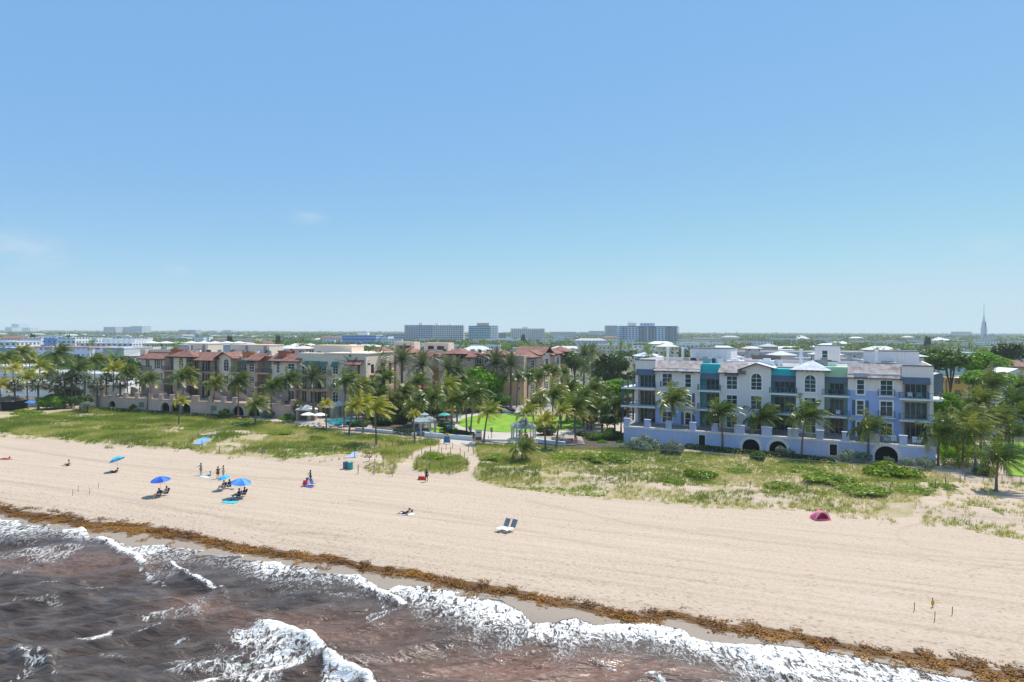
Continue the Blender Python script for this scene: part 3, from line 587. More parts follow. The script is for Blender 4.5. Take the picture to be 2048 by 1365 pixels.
bb.hip(SB(u6(200)), SB(u6(618)), -0.9, 6.5, 14.15, 16.0, ROOFW, FASB)
# windows: (u0,u1,vt,vb, cols, rows, arch)
def wn(x0, x1, y0, y1, cols, rows, Z, arch=False, y=0.0, **k):
    cu, cv = (u5, v5) if Z == 5 else (u6, v6); a, b_ = SB(cu(x0)), SB(cu(x1)); mu = cu((x0 + x1) / 2)
    return bb.window(a, b_, ZB(mu, cv(y1)), ZB(mu, cv(y0)), y, cols, rows, arch, **k)
wn(517, 628, 367, 512, 2, 3, 5); wn(517, 628, 570, 715, 2, 3, 5); wn(517, 628, 780, 905, 2, 2, 5, gl=GD)
wn(765, 835, 374, 522, 1, 3, 5); wn(765, 835, 588, 730, 1, 3, 5); wn(765, 835, 790, 932, 1, 2, 5, gl=GD)
wn(1218, 1338, 394, 542, 2, 3, 5); wn(1218, 1338, 602, 752, 2, 3, 5); wn(1218, 1338, 815, 958, 2, 2, 5)
wn(1484, 1605, 364, 550, 2, 3, 5, True); wn(1482, 1605, 612, 762, 2, 3, 5); wn(1482, 1605, 835, 980, 2, 2, 5)
wn(347, 466, 352, 530, 2, 3, 6, True); wn(347, 466, 584, 730, 2, 3, 6); wn(360, 466, 795, 940, 2, 2, 6)
wn(875, 956, 402, 553, 1, 3, 6); wn(875, 952, 612, 758, 1, 3, 6); wn(875, 952, 825, 968, 1, 2, 6)
wn(1113, 1243, 408, 565, 2, 3, 6); wn(1113, 1243, 620, 778, 2, 3, 6); wn(1115, 1240, 842, 965, 2, 1, 6, gl=GD)
def shutter(x0, x1, y0, y1, Z):
    cu, cv = (u5, v5) if Z == 5 else (u6, v6); mu = cu((x0 + x1) / 2); a, b_ = SB(cu(x0)), SB(cu(x1)); z0, z1 = ZB(mu, cv(y1)), ZB(mu, cv(y0))
    mb = MB().box(a, b_, -0.05, 0.02, z0, z1); n = 14
    for i in range(n): zz = z0 + 0.1 + (z1 - z0 - 0.2) * i / n; mb.box(a + .06, b_ - .06, -0.075, -0.03, zz, zz + (z1 - z0) / n * 0.55)
    bb.part('shutter', mb, SHUT)
for q in ((842, 873, 583, 730), (722, 757, 784, 925), (842, 876, 790, 932)): shutter(*q, 5)
for q in ((830, 868, 608, 760), (960, 999, 614, 765), (828, 868, 818, 968), (960, 1000, 825, 972)): shutter(*q, 6)
for x0, x1, y0, y1, Z in ((740, 858, 330, 366, 5), (1203, 1352, 350, 392, 5), (850, 988, 350, 392, 6)):
    cu, cv = (u5, v5) if Z == 5 else (u6, v6); mu = cu((x0 + x1) / 2); bb.awning(SB(cu(x0)), SB(cu(x1)), ZB(mu, cv(y1)) , ZB(mu, cv(y0)) + .2, -0.002, 0.7, AWN)
for x0, x1, y0, y1, Z in ((503, 640, 452, 515, 5), (1096, 1260, 500, 568, 6), (1096, 1260, 715, 785, 6)):
    cu, cv = (u5, v5) if Z == 5 else (u6, v6); mu = cu((x0 + x1) / 2); a, b_ = SB(cu(x0)), SB(cu(x1)); z = ZB(mu, cv(y1))
    bb.box('balcony_slab', a - .1, b_ + .1, -0.5, -.002, z - .18, z, TRIM); bb.railing([(a, -.02), (a, -0.45), (b_, -0.45), (b_, -.02)], z, 1.1)
for u, v in ((u5(680), v5(785)),): bb.box('wall_lamp', SB(u) - .2, SB(u) + .2, -0.25, -.01, ZB(u, v) - .3, ZB(u, v) + .2, TRIM)
# stucco bands
for x0, x1 in ((S[1], S[2]),): bb.box('band', x0 + .02, x1 - .02, -0.06, -.003, 6.08, 6.22, STONE)
# rooftop pieces belonging to the building
PH = mat('penthouse_stucco', (0.90, 0.84, 0.80), 0.85, 0.05, 0.6, streak=0.25)
def pent(uA, uB, vt, y0, y1, m=PH, zb=14.6, name='penthouse'):
    a, b_ = SB(uA), SB(uB); k = 1 + 0
    D = BF[1] - .451 * (a + b_) / 2 + .892 * y0; kk = lambda u: (u - 1024) / F
    f = lambda u: ((BF[1] + .892 * y0) * kk(u) - (BF[0] + .451 * y0)) / (0.892 + 0.451 * kk(u))
    a, b_ = f(uA), f(uB); zt = CH - (vt - vh((uA + uB) / 2)) * D / F
    o = bb.box(name, a, b_, y0, y1, zb, zt, m); bb.box('coping', a - .1, b_ + .1, y0 - .1, y1 + .1, zt, zt + .12, FASB if m is PH else TRIM); return a, b_, zt
a, b_, zt = pent(1380, 1462, 698, 9.0, 17)
bb.box('roof_door', a + 4.4, a + 5.6, 8.94, 8.999, 14.65, 16.8, TRIM); bb.box('hatch', a + 1.0, a + 1.8, 8.93, 8.999, 15.8, 16.8, STONE)
a2, b2, zt2 = pent(1629, 1679, 692.5, 26, 34); bb.window(a2 + 1.4, a2 + 2.6, 15.4, 17.3, 25.99, 1, 2)
pent(1727, 1792, 703, 8, 13); pent(1790, 1838, 703.5, 13.1, 20); pent(1655, 1673, 724, 3.5, 6.0, name='chimney')
bb.box('parapet', S[0] + .3, S[2] + .0, DEPTH - .3, DEPTH, 14.6, 15.3, WHT); bb.box('parapet', S[2] + .002, S[9] - .3, DEPTH - .3, DEPTH, 14.6, 15.2, WHT); bb.box('parapet', S[0], S[0] + .3, 2.32, DEPTH - .31, 14.0, 15.5, WHT); bb.box('parapet', S[9] - .3, S[9], 2.32, DEPTH - .31, 14.0, 15.5, WHT)
bb.box('left_side_wall', S[0] - .004, S[0] + .3, REC + 2.3, DEPTH - .1, 0, 13.99, WHT)
# terrace and sea wall
TW = -7.5; xl, xr = -1.9, 51.4 - 0.6
# sea wall line runs through (21.5,131) .. (67,108)
def arch_wall(B, x0, x1, y, z0, z1, arches, m, th=0.6, stone=None, name='terrace_wall', grille=()):
    """front wall with real arched openings"""
    mb = MB(); xs_ = [x0]
    for cx, r, zc in arches: xs_ += [cx - r, cx + r]
    xs_.append(x1)
    for i in range(0, len(xs_), 2): mb.box(xs_[i], xs_[i + 1], y, y + th, z0, z1)
    for cx, r, zc in arches:
        K = 12; pts = [(cx + r * math.cos(math.pi - math.pi * k / K), zc + r * math.sin(math.pi * k / K)) for k in range(K + 1)]
        for (xa, za), (xb, zb_) in zip(pts[:-1], pts[1:]):
            mb.add([(xa, y, za), (xb, y, zb_), (xb, y, z1), (xa, y, z1), (xa, y + th, za), (xb, y + th, zb_), (xb, y + th, z1), (xa, y + th, z1)], [(0, 1, 2, 3), (7, 6, 5, 4), (1, 0, 4, 5), (3, 2, 6, 7)])
    w_ = B.part(name, mb, m)
    for cx, r, zc in arches:
        K = 13; s_ = MB()
        for k in range(K):
            a0 = math.pi * k / K + .02; a1 = math.pi * (k + 1) / K - .02; R1 = r * 1.33 + (0.06 if k % 2 else 0)
            q = [(cx + rr * math.cos(a), zc + rr * math.sin(a)) for rr, a in ((r, a0), (R1, a0), (R1, a1), (r, a1))]; s_.face([(x, z) for x, z in q], y - 0.09, y + 0.02)
        s_.box(cx - r * 1.33, cx - r, y - .09, y + .02, z0, zc - .01); s_.box(cx + r, cx + r * 1.33, y - .09, y + .02, z0, zc - .01)
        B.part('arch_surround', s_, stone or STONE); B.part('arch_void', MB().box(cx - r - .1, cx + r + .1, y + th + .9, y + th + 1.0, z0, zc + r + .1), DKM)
    return w_
sea = [SB(u5(1482)) , 0]
def SW(u):  # coordinate along the wall plane y=TW
    kk = (u - 1024) / F; ox, oy = BF[0] + .451 * TW, BF[1] + .892 * TW; return (oy * kk - ox) / (0.892 + 0.451 * kk)
w0, w1 = SW(1248), SW(1871.5)
ar = [(SW(u), r, zc) for u, r, zc in ((u5(1487), 1.45, 0.75), (u5(1783), 1.4, 0.75), (u6(1175), 1.6, 0.95))]
ar = [(SW(u5(1487)), 1.45, .75), (SW(u5(1783)), 1.45, .75), (SW(u6(1178)), 1.65, .95)]
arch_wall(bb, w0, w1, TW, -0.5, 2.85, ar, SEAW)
bb.box('terrace_floor', w0 + .05, w1 - .05, TW + .61, REC + 2, 2.55, 2.85, FLOORP)
bb.box('terrace_side_wall', w0, w0 + .5, TW + .61, 4, -.5, 2.84, SEAW); bb.box('terrace_side_wall', w1 - .5, w1, TW + .61, 4, -.5, 2.84, SEAW)
c_ = MB().box(w0 - .12, w1 + .12, TW - .12, TW + .72, 2.85, 3.02).box(w0 - .06, w1 + .06, TW - .06, TW - .002, 2.7, 2.85); bb.part('wall_coping', c_, STONE)
for u in (1253.5, u5(352), u5(588), u5(848), u5(1088), u5(1358), u5(1658), u6(235), u6(505), u6(766), u6(1052), u6(1350), u6(1643)):
    x = SW(u) ; wd = 0.85 if u in (u5(1358), u5(1658), u6(235), u6(1052)) else 0.55
    p = MB().box(x - wd, x + wd, TW + .02, TW + .62, 3.02, 4.35).box(x - wd - .07, x + wd + .07, TW - .05, TW + .69, 4.35, 4.5); bb.part('pier', p, SEAW)
bb.railing([(w0 + .2, TW + .35), (w1 - .2, TW + .35)], 3.02, 1.0, RAILB, 0.3)
for u, z0, z1 in ((u5(953), 0.35, 2.3), (u6(643), 0.45, 2.3)):
    x = SW(u); bb.box('grille', x - .55, x + .55, TW - .03, TW - .004, z0, z1, DKM); bb.part('grille_trim', MB().box(x - .75, x + .75, TW - .1, TW - .003, z1, z1 + .14).box(x - .75, x + .75, TW - .1, TW - .003, z0 - .14, z0).box(x - .72, x - .56, TW - .06, TW - .003, z0, z1).box(x + .56, x + .72, TW - .06, TW - .003, z0, z1), STONE)
    mbg = MB()
    for i in range(4):
        for j in range(6): mbg.lathe([(0.05, 0), (0.09, 0)], 4)
kids(bb.o)
# ================= TERRACOTTA RESORT (left) =================
RA = math.atan2(-.3363, .9417); RO = (-109.8, 193.95); re_, rn = (.9417, -.3363), (.3363, .9417)
class RF:                                   # pixel -> facade coordinates for a frame
    def __init__(s, O, ang): s.O = O; s.c, s.s = math.cos(ang), math.sin(ang)
    def S(s, u, y=0.0):
        k = (u - 1024) / F; ox, oy = s.O[0] - s.s * y, s.O[1] + s.c * y
        return (oy * k - ox) / (s.c - s.s * k)
    def D(s, x, y=0.0): return s.O[1] + s.s * x + s.c * y
    def Z(s, u, v, y=0.0): return CH - (v - vh(u)) * s.D(s.S(u, y), y) / F
rf = RF(RO, RA)
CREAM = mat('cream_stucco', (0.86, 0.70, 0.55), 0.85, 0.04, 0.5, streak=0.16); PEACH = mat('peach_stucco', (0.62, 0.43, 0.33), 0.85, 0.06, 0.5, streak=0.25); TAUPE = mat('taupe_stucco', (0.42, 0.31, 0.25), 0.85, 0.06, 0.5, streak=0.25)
TERR = mat('terracotta_paint', (0.50, 0.15, 0.09), 0.85, 0.08); ORNG = mat('orange_paint', (0.58, 0.24, 0.10), 0.85, 0.08); TILE = tilemat('red_roof_tile', (0.34, 0.16, 0.115), (0.19, 0.08, 0.06))
FASR = mat('dark_brown_fascia', (0.065, 0.028, 0.02), 0.7, 0.1); AWNG = mat('green_canvas', (0.075, 0.20, 0.175), 0.85, 0.1); SHUG = mat('olive_shutter', (0.20, 0.21, 0.16), 0.7, 0.05); DWALL = mat('rose_sea_wall', (0.62, 0.44, 0.345), 0.85, 0.07, 0.4, streak=0.35)
ARCS = mat('cream_arch_stone', (0.62, 0.55, 0.42), 0.85, 0.06); TERF = mat('rose_paving', (0.50, 0.34, 0.27), 0.8, 0.1)
rb = Bld('resort_building', RO[0], RO[1], RA, 'cream and peach resort with red tiled roofs behind the arched rose terrace wall', 'resort building')
def U2(x): return 256 + x / 4
def V2(y): return 660 + y / 4
def s2(x): return rf.S(U2(x))
def z2(x, y, yy=0.0): return rf.Z(U2(x), V2(y), yy)
RZ = [3.0, 6.5, 10.1]; P = [s2(x) for x in (75, 115, 290, 380, 480, 520, 735, 830, 945, 1035, 1150, 1350, 1560)]
DP = 20; RR = 2.2
rb.box('flat_roof', P[0] + .1, P[12] - .1, RR + 2, DP, 13.9, 14.4, ROOFF); rb.box('rear_wall', P[0] + .1, P[12] - .1, RR + 2.3, DP - .1, 0, 13.89, PEACH)
def rblock(a, b_, top=13.6, y=0.0, mtop=CREAM, mlow=PEACH, zs=6.5, zg=4.2):
    rb.box('wall', P[a], P[b_], y, RR + 2.2, zs, top, mtop); rb.box('wall', P[a], P[b_], y, RR + 2.2, 0, zs, mlow)
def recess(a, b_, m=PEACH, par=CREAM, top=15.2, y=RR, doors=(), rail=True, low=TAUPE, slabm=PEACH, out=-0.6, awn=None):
    rb.box('recess_wall', P[a], P[b_], y, RR + 2.1, 3.0, 13.0, low if m is PEACH else m)  # taupe recess walls: shade between the blocks put into the colour
    rb.box('parapet', P[a], P[b_], y - .4, RR + 2.25, 13.0, top, par)
    for k, z in enumerate(RZ):
        for d0, d1 in doors:
            L_ = P[b_] - P[a]; rb.door(P[a] + d0 * L_, P[a] + d1 * L_, z + .05, z + 2.6, y, 2, GD, TRIM if k else TRIM, 'french_door')
        if k and rail:
            rb.box('balcony_slab', P[a] - .2, P[b_] + .2, out, y - .01, z - .35, z, slabm); rb.railing([(P[a] - .1, -.02), (P[a] - .1, out + .08), (P[b_] + .1, out + .08), (P[b_] + .1, -.02)], z, 1.1, RAILD, 0.22)
    if awn: rb.awning(P[a] + awn[0] * (P[b_] - P[a]), P[a] + awn[1] * (P[b_] - P[a]), 12.3, 13.3, y - .42, .8, AWNG)
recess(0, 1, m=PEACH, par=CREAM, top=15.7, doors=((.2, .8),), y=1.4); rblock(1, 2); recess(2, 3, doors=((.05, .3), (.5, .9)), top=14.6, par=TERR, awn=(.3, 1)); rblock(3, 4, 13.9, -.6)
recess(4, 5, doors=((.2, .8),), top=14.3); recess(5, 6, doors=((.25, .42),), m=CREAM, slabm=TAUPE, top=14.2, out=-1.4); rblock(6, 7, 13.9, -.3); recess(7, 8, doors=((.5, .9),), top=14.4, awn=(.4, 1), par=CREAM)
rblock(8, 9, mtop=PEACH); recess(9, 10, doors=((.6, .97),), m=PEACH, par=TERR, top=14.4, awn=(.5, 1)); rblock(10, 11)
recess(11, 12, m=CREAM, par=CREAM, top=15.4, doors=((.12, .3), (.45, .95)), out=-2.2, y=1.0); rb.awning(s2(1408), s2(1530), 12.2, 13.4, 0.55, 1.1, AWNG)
for x in (P[5] + .1, (P[5] + P[6]) / 2, P[6] - .4):
    rb.part('column', MB().box(x, x + .35, -1.35, -1.0, 3.0, 13.2), FASR)
for a, b_ in ((1, 2),): rb.box('parapet', P[0], P[b_] + .5, 2.4, 2.8, 13.9, 15.7, CREAM)
rb.shed(P[1] - .9, P[2] + .6, -.9, 2.7, 13.0, 14.9, TILE, FASR); rb.shed(P[5] - .3, P[6] + .3, -1.8, 2.7, 12.9, 15.0, TILE, FASR); rb.shed(P[8] - .5, P[9] + 1.3, -.9, 2.7, 13.1, 14.9, TILE, FASR); rb.shed(P[10] - .6, P[11] + 1.2, -.9, 2.7, 13.1, 14.95, TILE, FASR)
rb.hip(s2(335), s2(565), -1.6, 4.6, 13.8, 15.9, TILE, FASR)
rb.part('gable_wall', MB().face([(P[6] + .01, 13.4), (P[7] - .01, 13.4), (P[7] - .01, 14.3), ((P[6] + P[7]) / 2, 15.0), (P[6] + .01, 14.2)], -.31, 2), CREAM); rb.gable(P[6] - 1.0, P[7] + 1.6, (P[6] + P[7]) / 2, -1.2, 6, 13.5, 13.5, 15.2, TILE, FASR)
def rw(x0, x1, y0, y1, cols=2, rows=3, arch=False, y=0.0, gl=GD, sh=False):
    u0, u1 = U2(x0), U2(x1); a, b_ = rf.S(u0, y), rf.S(u1, y); mu = (u0 + u1) / 2; z0, z1 = rf.Z(mu, V2(y1), y), rf.Z(mu, V2(y0), y)
    rb.window(a, b_, z0, z1, y, cols, rows, arch, gl=gl, frame=TRIM, surround=False, trimw=.14)
    if sh:
        for q in ((a - .75, a - .15), (b_ + .15, b_ + .75)): rb.box('shutter', q[0], q[1], y - .07, y - .002, z0, z1, SHUG)
rw(142, 178, 240, 300); rw(232, 260, 240, 312, sh=True); rw(232, 260, 345, 400, sh=True); rw(236, 258, 448, 500, rows=2); rw(142, 178, 350, 400)
for z in (10.1,): rb.box('balcony_slab', s2(130), s2(192), -.5, -.002, z - .2, z, PEACH); rb.railing([(s2(132), -.02), (s2(132), -.45), (s2(190), -.45), (s2(190), -.02)], z, 1.1, RAILD, .22)
rw(410, 446, 220, 305, arch=True, y=-.6); rw(410, 444, 345, 410, y=-.6); rw(410, 440, 450, 512, y=-.6)
rw(768, 810, 232, 330, arch=True, y=-.3); rw(768, 808, 362, 432, y=-.3); rw(768, 795, 465, 482, rows=1, y=-.3)
rw(972, 1013, 272, 338); rw(972, 1013, 372, 430); rw(975, 1013, 482, 500, rows=1)
rw(1190, 1216, 270, 345); rw(1282, 1335, 270, 315, rows=2); rw(1282, 1335, 400, 465, rows=2); rb.door(s2(1285), s2(1332), 3.1, 5.7, 0.0, 2, GT1, TRIM, 'french_door'); rw(1185, 1220, 488, 505, rows=1)
for x0, x1, y0, y1 in ((958, 1020, 250, 278), (1178, 1222, 255, 275)): rb.awning(s2(x0), s2(x1), z2(x0, y1), z2(x0, y0), -.002, .9, AWNG)
# curved garden walls between ground floor terraces
for x0, x1 in ((100, 190), (275, 390), (470, 570), (735, 830), (945, 1030), (1155, 1260)):
    a, b_ = s2(x0), s2(x1); pr = [(a, 2.9)] + [(b_ - (b_ - a) * 0.0, 2.9)] + [(b_ - (b_ - a) * t, 2.9 + 2.6 * (t ** .45)) for t in (0, .15, .35, .6, .8, 1)]
    rb.part('garden_wall', MB().face([(a, 2.9), (b_, 2.9), (b_, 3.9)] + [(b_ - (b_ - a) * t, 3.9 + 1.5 * math.sin(t * 1.57)) for t in (.15, .35, .6, .8, 1)], -3.2, -2.9), PEACH)
for x0, x1, y0, zt, m in ((308, 366, 1.5, 15.9, TERR), (888, 955, 1.3, 15.5, ORNG), (1178, 1246, 1.2, 15.9, TERR)):
    a, b_ = s2(x0), s2(x1); rb.part('chimney', MB().box(a, b_, y0, y0 + 2, 13.9, zt).box(a - .12, b_ + .12, y0 - .12, y0 + 2.12, zt - .3, zt), m)
def rpent(x0, x1, yt, y0, y1, m=CREAM, name='penthouse'):
    a, b_ = rf.S(U2(x0), y0), rf.S(U2(x1), y0); zt = rf.Z(U2((x0 + x1) / 2), V2(yt), y0); rb.box(name, a, b_, y0, y1, 14.4, zt, m); rb.box('coping', a - .1, b_ + .1, y0 - .1, y1 + .1, zt, zt + .15, CREAM); return a, b_, zt
a, b_, zt = rpent(480, 640, 112, 10, 16); rb.window(a + 1.2, a + 2.0, 15.3, 16.9, 9.99, 1, 2); rb.box('roof_door', b_ - 1.9, b_ - 1.0, 9.93, 9.998, 14.45, 17, TAUPE)
a, b_, zt = rpent(820, 1132, 122, 9, 15); rb.box('roof_door', a + 5.2, a + 6.2, 8.94, 8.998, 14.45, 16.9, TAUPE); rb.box('roof_door', b_ - 1.9, b_ - .9, 8.94, 8.998, 14.45, 16.8, TAUPE)
rpent(1490, 1790, 128, 11, 17)
# right wing, turned towards the street
a2_ = RA + R(7); o2 = Vector((RO[0], RO[1], 0)) + Vector((re_[0], re_[1], 0)) * P[12] + Vector((rn[0], rn[1], 0)) * .6; o2l = (P[12], .6)
c7, s7 = math.cos(R(7)), math.sin(R(7)); fx = RF((o2.x, o2.y), a2_)
w2 = fx.S(U2(1905)); M7 = Matrix.Translation((o2l[0], o2l[1], 0)) @ Matrix.Rotation(R(7), 4, 'Z')
n0 = len(rb.o.children)
XR = Bld.__new__(Bld); XR.o = empty('wing', (o2l[0], o2l[1], 0), R(7)); XR.o.parent = rb.o
XR.box('wall', .002, w2, 0, 18, 6.5, 15.3, CREAM); XR.box('wall', .002, w2, 0, 18, 0, 6.5, PEACH); XR.box('coping', 0, w2 + .2, -.2, 18, 15.3, 15.5, CREAM)
fu = lambda x: fx.S(U2(x))
for x0, x1 in ((1550, 1590), (1640, 1685)):
    XR.window(fu(x0), fu(x1), 10.2, 12.4, 0, 2, 3, gl=GD, surround=False); XR.window(fu(x0), fu(x1), 6.6, 9.0, 0, 2, 3, gl=GD, surround=False); XR.window(fu(x0), fu(x1), 3.2, 5.8, 0, 2, 3, gl=GD, surround=False); XR.awning(fu(x0) - .2, fu(x1) + .3, 12.0, 13.3, -.002, .9, AWNG)
XR.box('balcony_slab', .1, fu(1640), -1.9, -.002, 6.15, 6.5, PEACH); XR.railing([(.1, -1.8), (fu(1640) - .1, -1.8), (fu(1640) - .1, 0)], 6.5, 1.1, RAILD, .22); XR.railing([(.1, -1.0), (fu(1630) - .1, -1.0), (fu(1630) - .1, 0)], 10.1, 1.1, RAILD, .22); XR.box('balcony_slab', .1, fu(1630), -1.1, -.002, 9.75, 10.1, PEACH)
XR.shed(fu(1765), fu(1890), -2.4, .2, 12.6, 13.7, TILE, FASR); XR.part('column', MB().box(fu(1870), fu(1870) + .4, -2.2, -1.8, 3, 12.6), FASR); XR.window(fu(1790), fu(1840), 3.2, 5.8, 0, 2, 3, gl=GD, surround=False)
# the street side of the wing, facing the lawn
YS = [3.0, 6.5, 10.1]
mb = MB()
for y in (3.0, 9.5, 14.5):
    for z in YS: mb.box(w2 + .005, w2 + .05, y, y + 1.6, z + .3, z + 2.5)
XR.part('side_windows', mb, GD).name = 'window'
for z in YS[1:]: XR.box('balcony_slab', w2 + .06, w2 + 1.6, 2.2, 8.5, z - .3, z, PEACH)
XR.part('railing', MB().box(w2 + 1.5, w2 + 1.56, 2.2, 8.5, 10.1, 11.1).box(w2 + 1.5, w2 + 1.56, 2.2, 8.5, 6.5, 7.5), RAILD)
XR.box('sign_panel', w2 + .01, w2 + .06, 1.0, 2.6, 12.6, 13.0, FASR)
# terrace + arched wall
TY = -9.5; tS = lambda u: rf.S(u, TY); w0, w1 = tS(183), tS(590)
arW = [(tS(u), r, z) for u, r, z in ((225, 1.25, .9), (331.5, 1.5, .9), (352, 1.5, .9), (373, 1.5, .9), (477, 1.75, .7), (508, 1.8, .6))]
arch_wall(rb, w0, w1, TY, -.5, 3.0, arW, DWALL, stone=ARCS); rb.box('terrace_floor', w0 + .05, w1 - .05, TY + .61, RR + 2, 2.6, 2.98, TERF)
rb.box('terrace_side_wall', w1 - .5, w1 - .002, TY + .61, 0, -.5, 2.9, DWALL); rb.box('terrace_side_wall', w0 + .002, w0 + .5, TY + .61, 2, -.5, 2.9, DWALL)
rb.part('wall_coping', MB().box(w0 - .1, w1 + .1, TY - .1, TY + .7, 3.0, 3.14), DWALL)
for u in (184, 204, 227, 250, 273, 299.5, 321, 343, 390, 421, 446, 469, 499, 529, 557, 586):
    x = tS(u); wd = 1.1 if u in (390,) else .62; rb.part('pier', MB().box(x - wd, x + wd, TY + .02, TY + .62, 3.14, 4.35).box(x - wd - .06, x + wd + .06, TY - .05, TY + .69, 4.35, 4.5), DWALL)
rb.railing([(w0 + .2, TY + .35), (w1 - .2, TY + .35)], 3.14, 1.05, RAILD, .35)
for u in (284, 428): x = tS(u); rb.box('grille', x - .9, x + .9, TY - .03, TY - .003, .9, 2.2, SHUG)
# ================= MIDDLE RESORT BLOCK BEHIND THE TREES =================
def tower_block(name, uA, uB, D0, D1, zt, label, cat='resort building'):
    A = AT(uA, 700, D0); B = AT(uB, 700, D1); ang = math.atan2(B.y - A.y, B.x - A.x); return Bld(name, A.x, A.y, ang, label, cat), RF((A.x, A.y), ang), (B - A).to_2d().length
mbx, mf, ml = tower_block('resort_building', 740, 1048, 215, 196, 14, 'peach and terracotta resort block with hipped tile roofs behind the date palms')
mbx.box('wall', 0, ml, 0, 16, 6.6, 14.2, PEACH); mbx.box('wall', .002, ml - .002, .002, 15.9, 0, 6.59, mat('tan_stucco', (0.72, 0.46, 0.26), 0.85, .07)); mbx.box('flat_roof', .1, ml - .1, 16, 34, 0, 14.0, PEACH)
def m7u(x): return 740 + x / 7.585
def m7v(y): return 680 + y / 7.585
ms = lambda x, y=0: mf.S(m7u(x), y); mz = lambda x, v, y=0: mf.Z(m7u(x), m7v(v), y)
for x0, x1, m, top in ((0, 200, CREAM, 14.5), (200, 400, TERR, 14.8), (640, 945, CREAM, 13.6), (945, 1045, ORNG, 14.4), (1045, 1310, CREAM, 14.2), (1320, 1590, PEACH, 13.6), (1590, 1720, TERR, 14.6), (1720, 2000, TAUPE, 14.0), (400, 640, CREAM, 14.2)):
    yy = -1.2 if m in (CREAM, PEACH, TAUPE) else -.2
    mbx.box('wall', ms(x0, yy) + .003, min(ml + .3, ms(x1, yy)), yy, .6, 0, top, m)
for x0, x1, ye in ((-60, 230, -2), (380, 640, -2.6), (1080, 1430, -2.8), (1650, 2040, -2.8)): mbx.hip(ms(x0, ye), ms(x1, ye), ye, 6, 14.3, 16.2, TILE, FASR)
for x0, x1 in ((660, 930), (1020, 1110), (1320, 1600)): mbx.shed(ms(x0, -2), ms(x1, -2), -2.1, 1.5, 13.3, 14.8, TILE, FASR)
for x0, x1, y0, y1, c_, r_, ar_ in ((1180, 1255, 218, 330, 2, 3, True), (1335, 1415, 262, 378, 3, 3, False), (1480, 1530, 262, 330, 2, 2, False), (1085, 1108, 262, 305, 1, 2, False), (1735, 1800, 270, 380, 2, 3, False), (690, 740, 430, 512, 2, 3, False), (915, 935, 245, 330, 1, 2, False), (980, 1035, 262, 350, 2, 1, False), (1610, 1700, 265, 370, 2, 1, False), (500, 550, 410, 470, 2, 2, False), (1900, 1960, 270, 380, 2, 3, False), (60, 120, 220, 300, 2, 2, False)):
    yy = -1.21; mbx.window(ms(x0, yy), ms(x1, yy), mz(x0, y1, yy), mz(x0, y0, yy), yy, c_, r_, ar_, gl=GD, surround=False)
for x0, x1, z in ((940, 1035, 10.1), (1580, 1710, 10.1), (1720, 2000, 6.6), (1720, 2000, 3.2)): mbx.box('balcony_slab', ms(x0, -1.2), ms(x1, -1.2), -2, -1.21, z - .3, z, PEACH); mbx.railing([(ms(x0, -1.2), -1.95), (ms(x1, -1.2), -1.95)], z, 1.0, RAILD, .3)
for x0, x1, zt in ((360, 670, 17.6), (820, 1190, 17.4)): a, b_ = mf.S(m7u(x0), 10), mf.S(m7u(x1), 10); mbx.box('penthouse', a, b_, 10, 14, 14, zt, CREAM); mbx.box('window', a + 1.5, a + 3.5, 9.95, 9.999, 15.2, 16.4, GD); mbx.box('window', b_ - 4, b_ - 1.5, 9.95, 9.999, 15.2, 16.4, GD)
mbx.part('restaurant_canopy', MB().add([(ms(600, -8), -8, 4.6), (ms(870, -8), -8, 4.6), (ms(870, -1.3), -1.3, 5.7), (ms(600, -1.3), -1.3, 5.7)], [(0, 1, 2, 3)]), mat('red_canvas', (0.55, 0.10, 0.08), .8))
# street wing with gables
st, sf, sl = tower_block('street_building', 1049, 1135, 199, 240, 14, 'cream and terracotta street building with gabled tile roofs beyond the police car', 'apartment building')
st.box('wall', 0, sl, 0, 7, 0, 13.8, PEACH)
for i, (a, b_, m, top) in enumerate(((0, .17, TAUPE, 13.4), (.17, .3, ORNG, 13.9), (.3, .47, CREAM, 14.4), (.47, .58, ORNG, 13.4), (.58, .72, CREAM, 13.8), (.72, .82, ORNG, 13.2), (.82, 1.0, CREAM, 14.2))):
    x0, x1 = a * sl, b_ * sl; st.box('wall', x0 + .003, x1, -1.2 + .5 * (i % 2), .2, 0, top, m); y = -1.2 + .5 * (i % 2)
    for z in (3.2, 6.8, 10.3): st.window(x0 + (x1 - x0) * .3, x0 + (x1 - x0) * .7, z, z + 2.3, y, 2, 3, gl=GD, surround=False)
    if i % 2 == 0: st.hip(x0 - .8, x1 + .8, y - 1, 5, top, top + 1.9, TILE, FASR, finial=False) if i != 2 else st.gable(x0 - .8, x1 + .8, (x0 + x1) / 2, y - 1, 8, top - .3, top - .3, top + 1.8, TILE, FASR)
    else:
        for z in (6.6, 10.1): st.box('balcony_slab', x0, x1, y - 1.2, y - .002, z - .3, z, PEACH); st.railing([(x0, y - 1.15), (x1, y - 1.15)], z, 1.0, RAILD, .3)
        st.shed(x0 - .4, x1 + .4, y - 1.2, 1, top, top + 1.3, TILE, FASR)
for b__ in (rb, mbx, st): kids(b__.o)
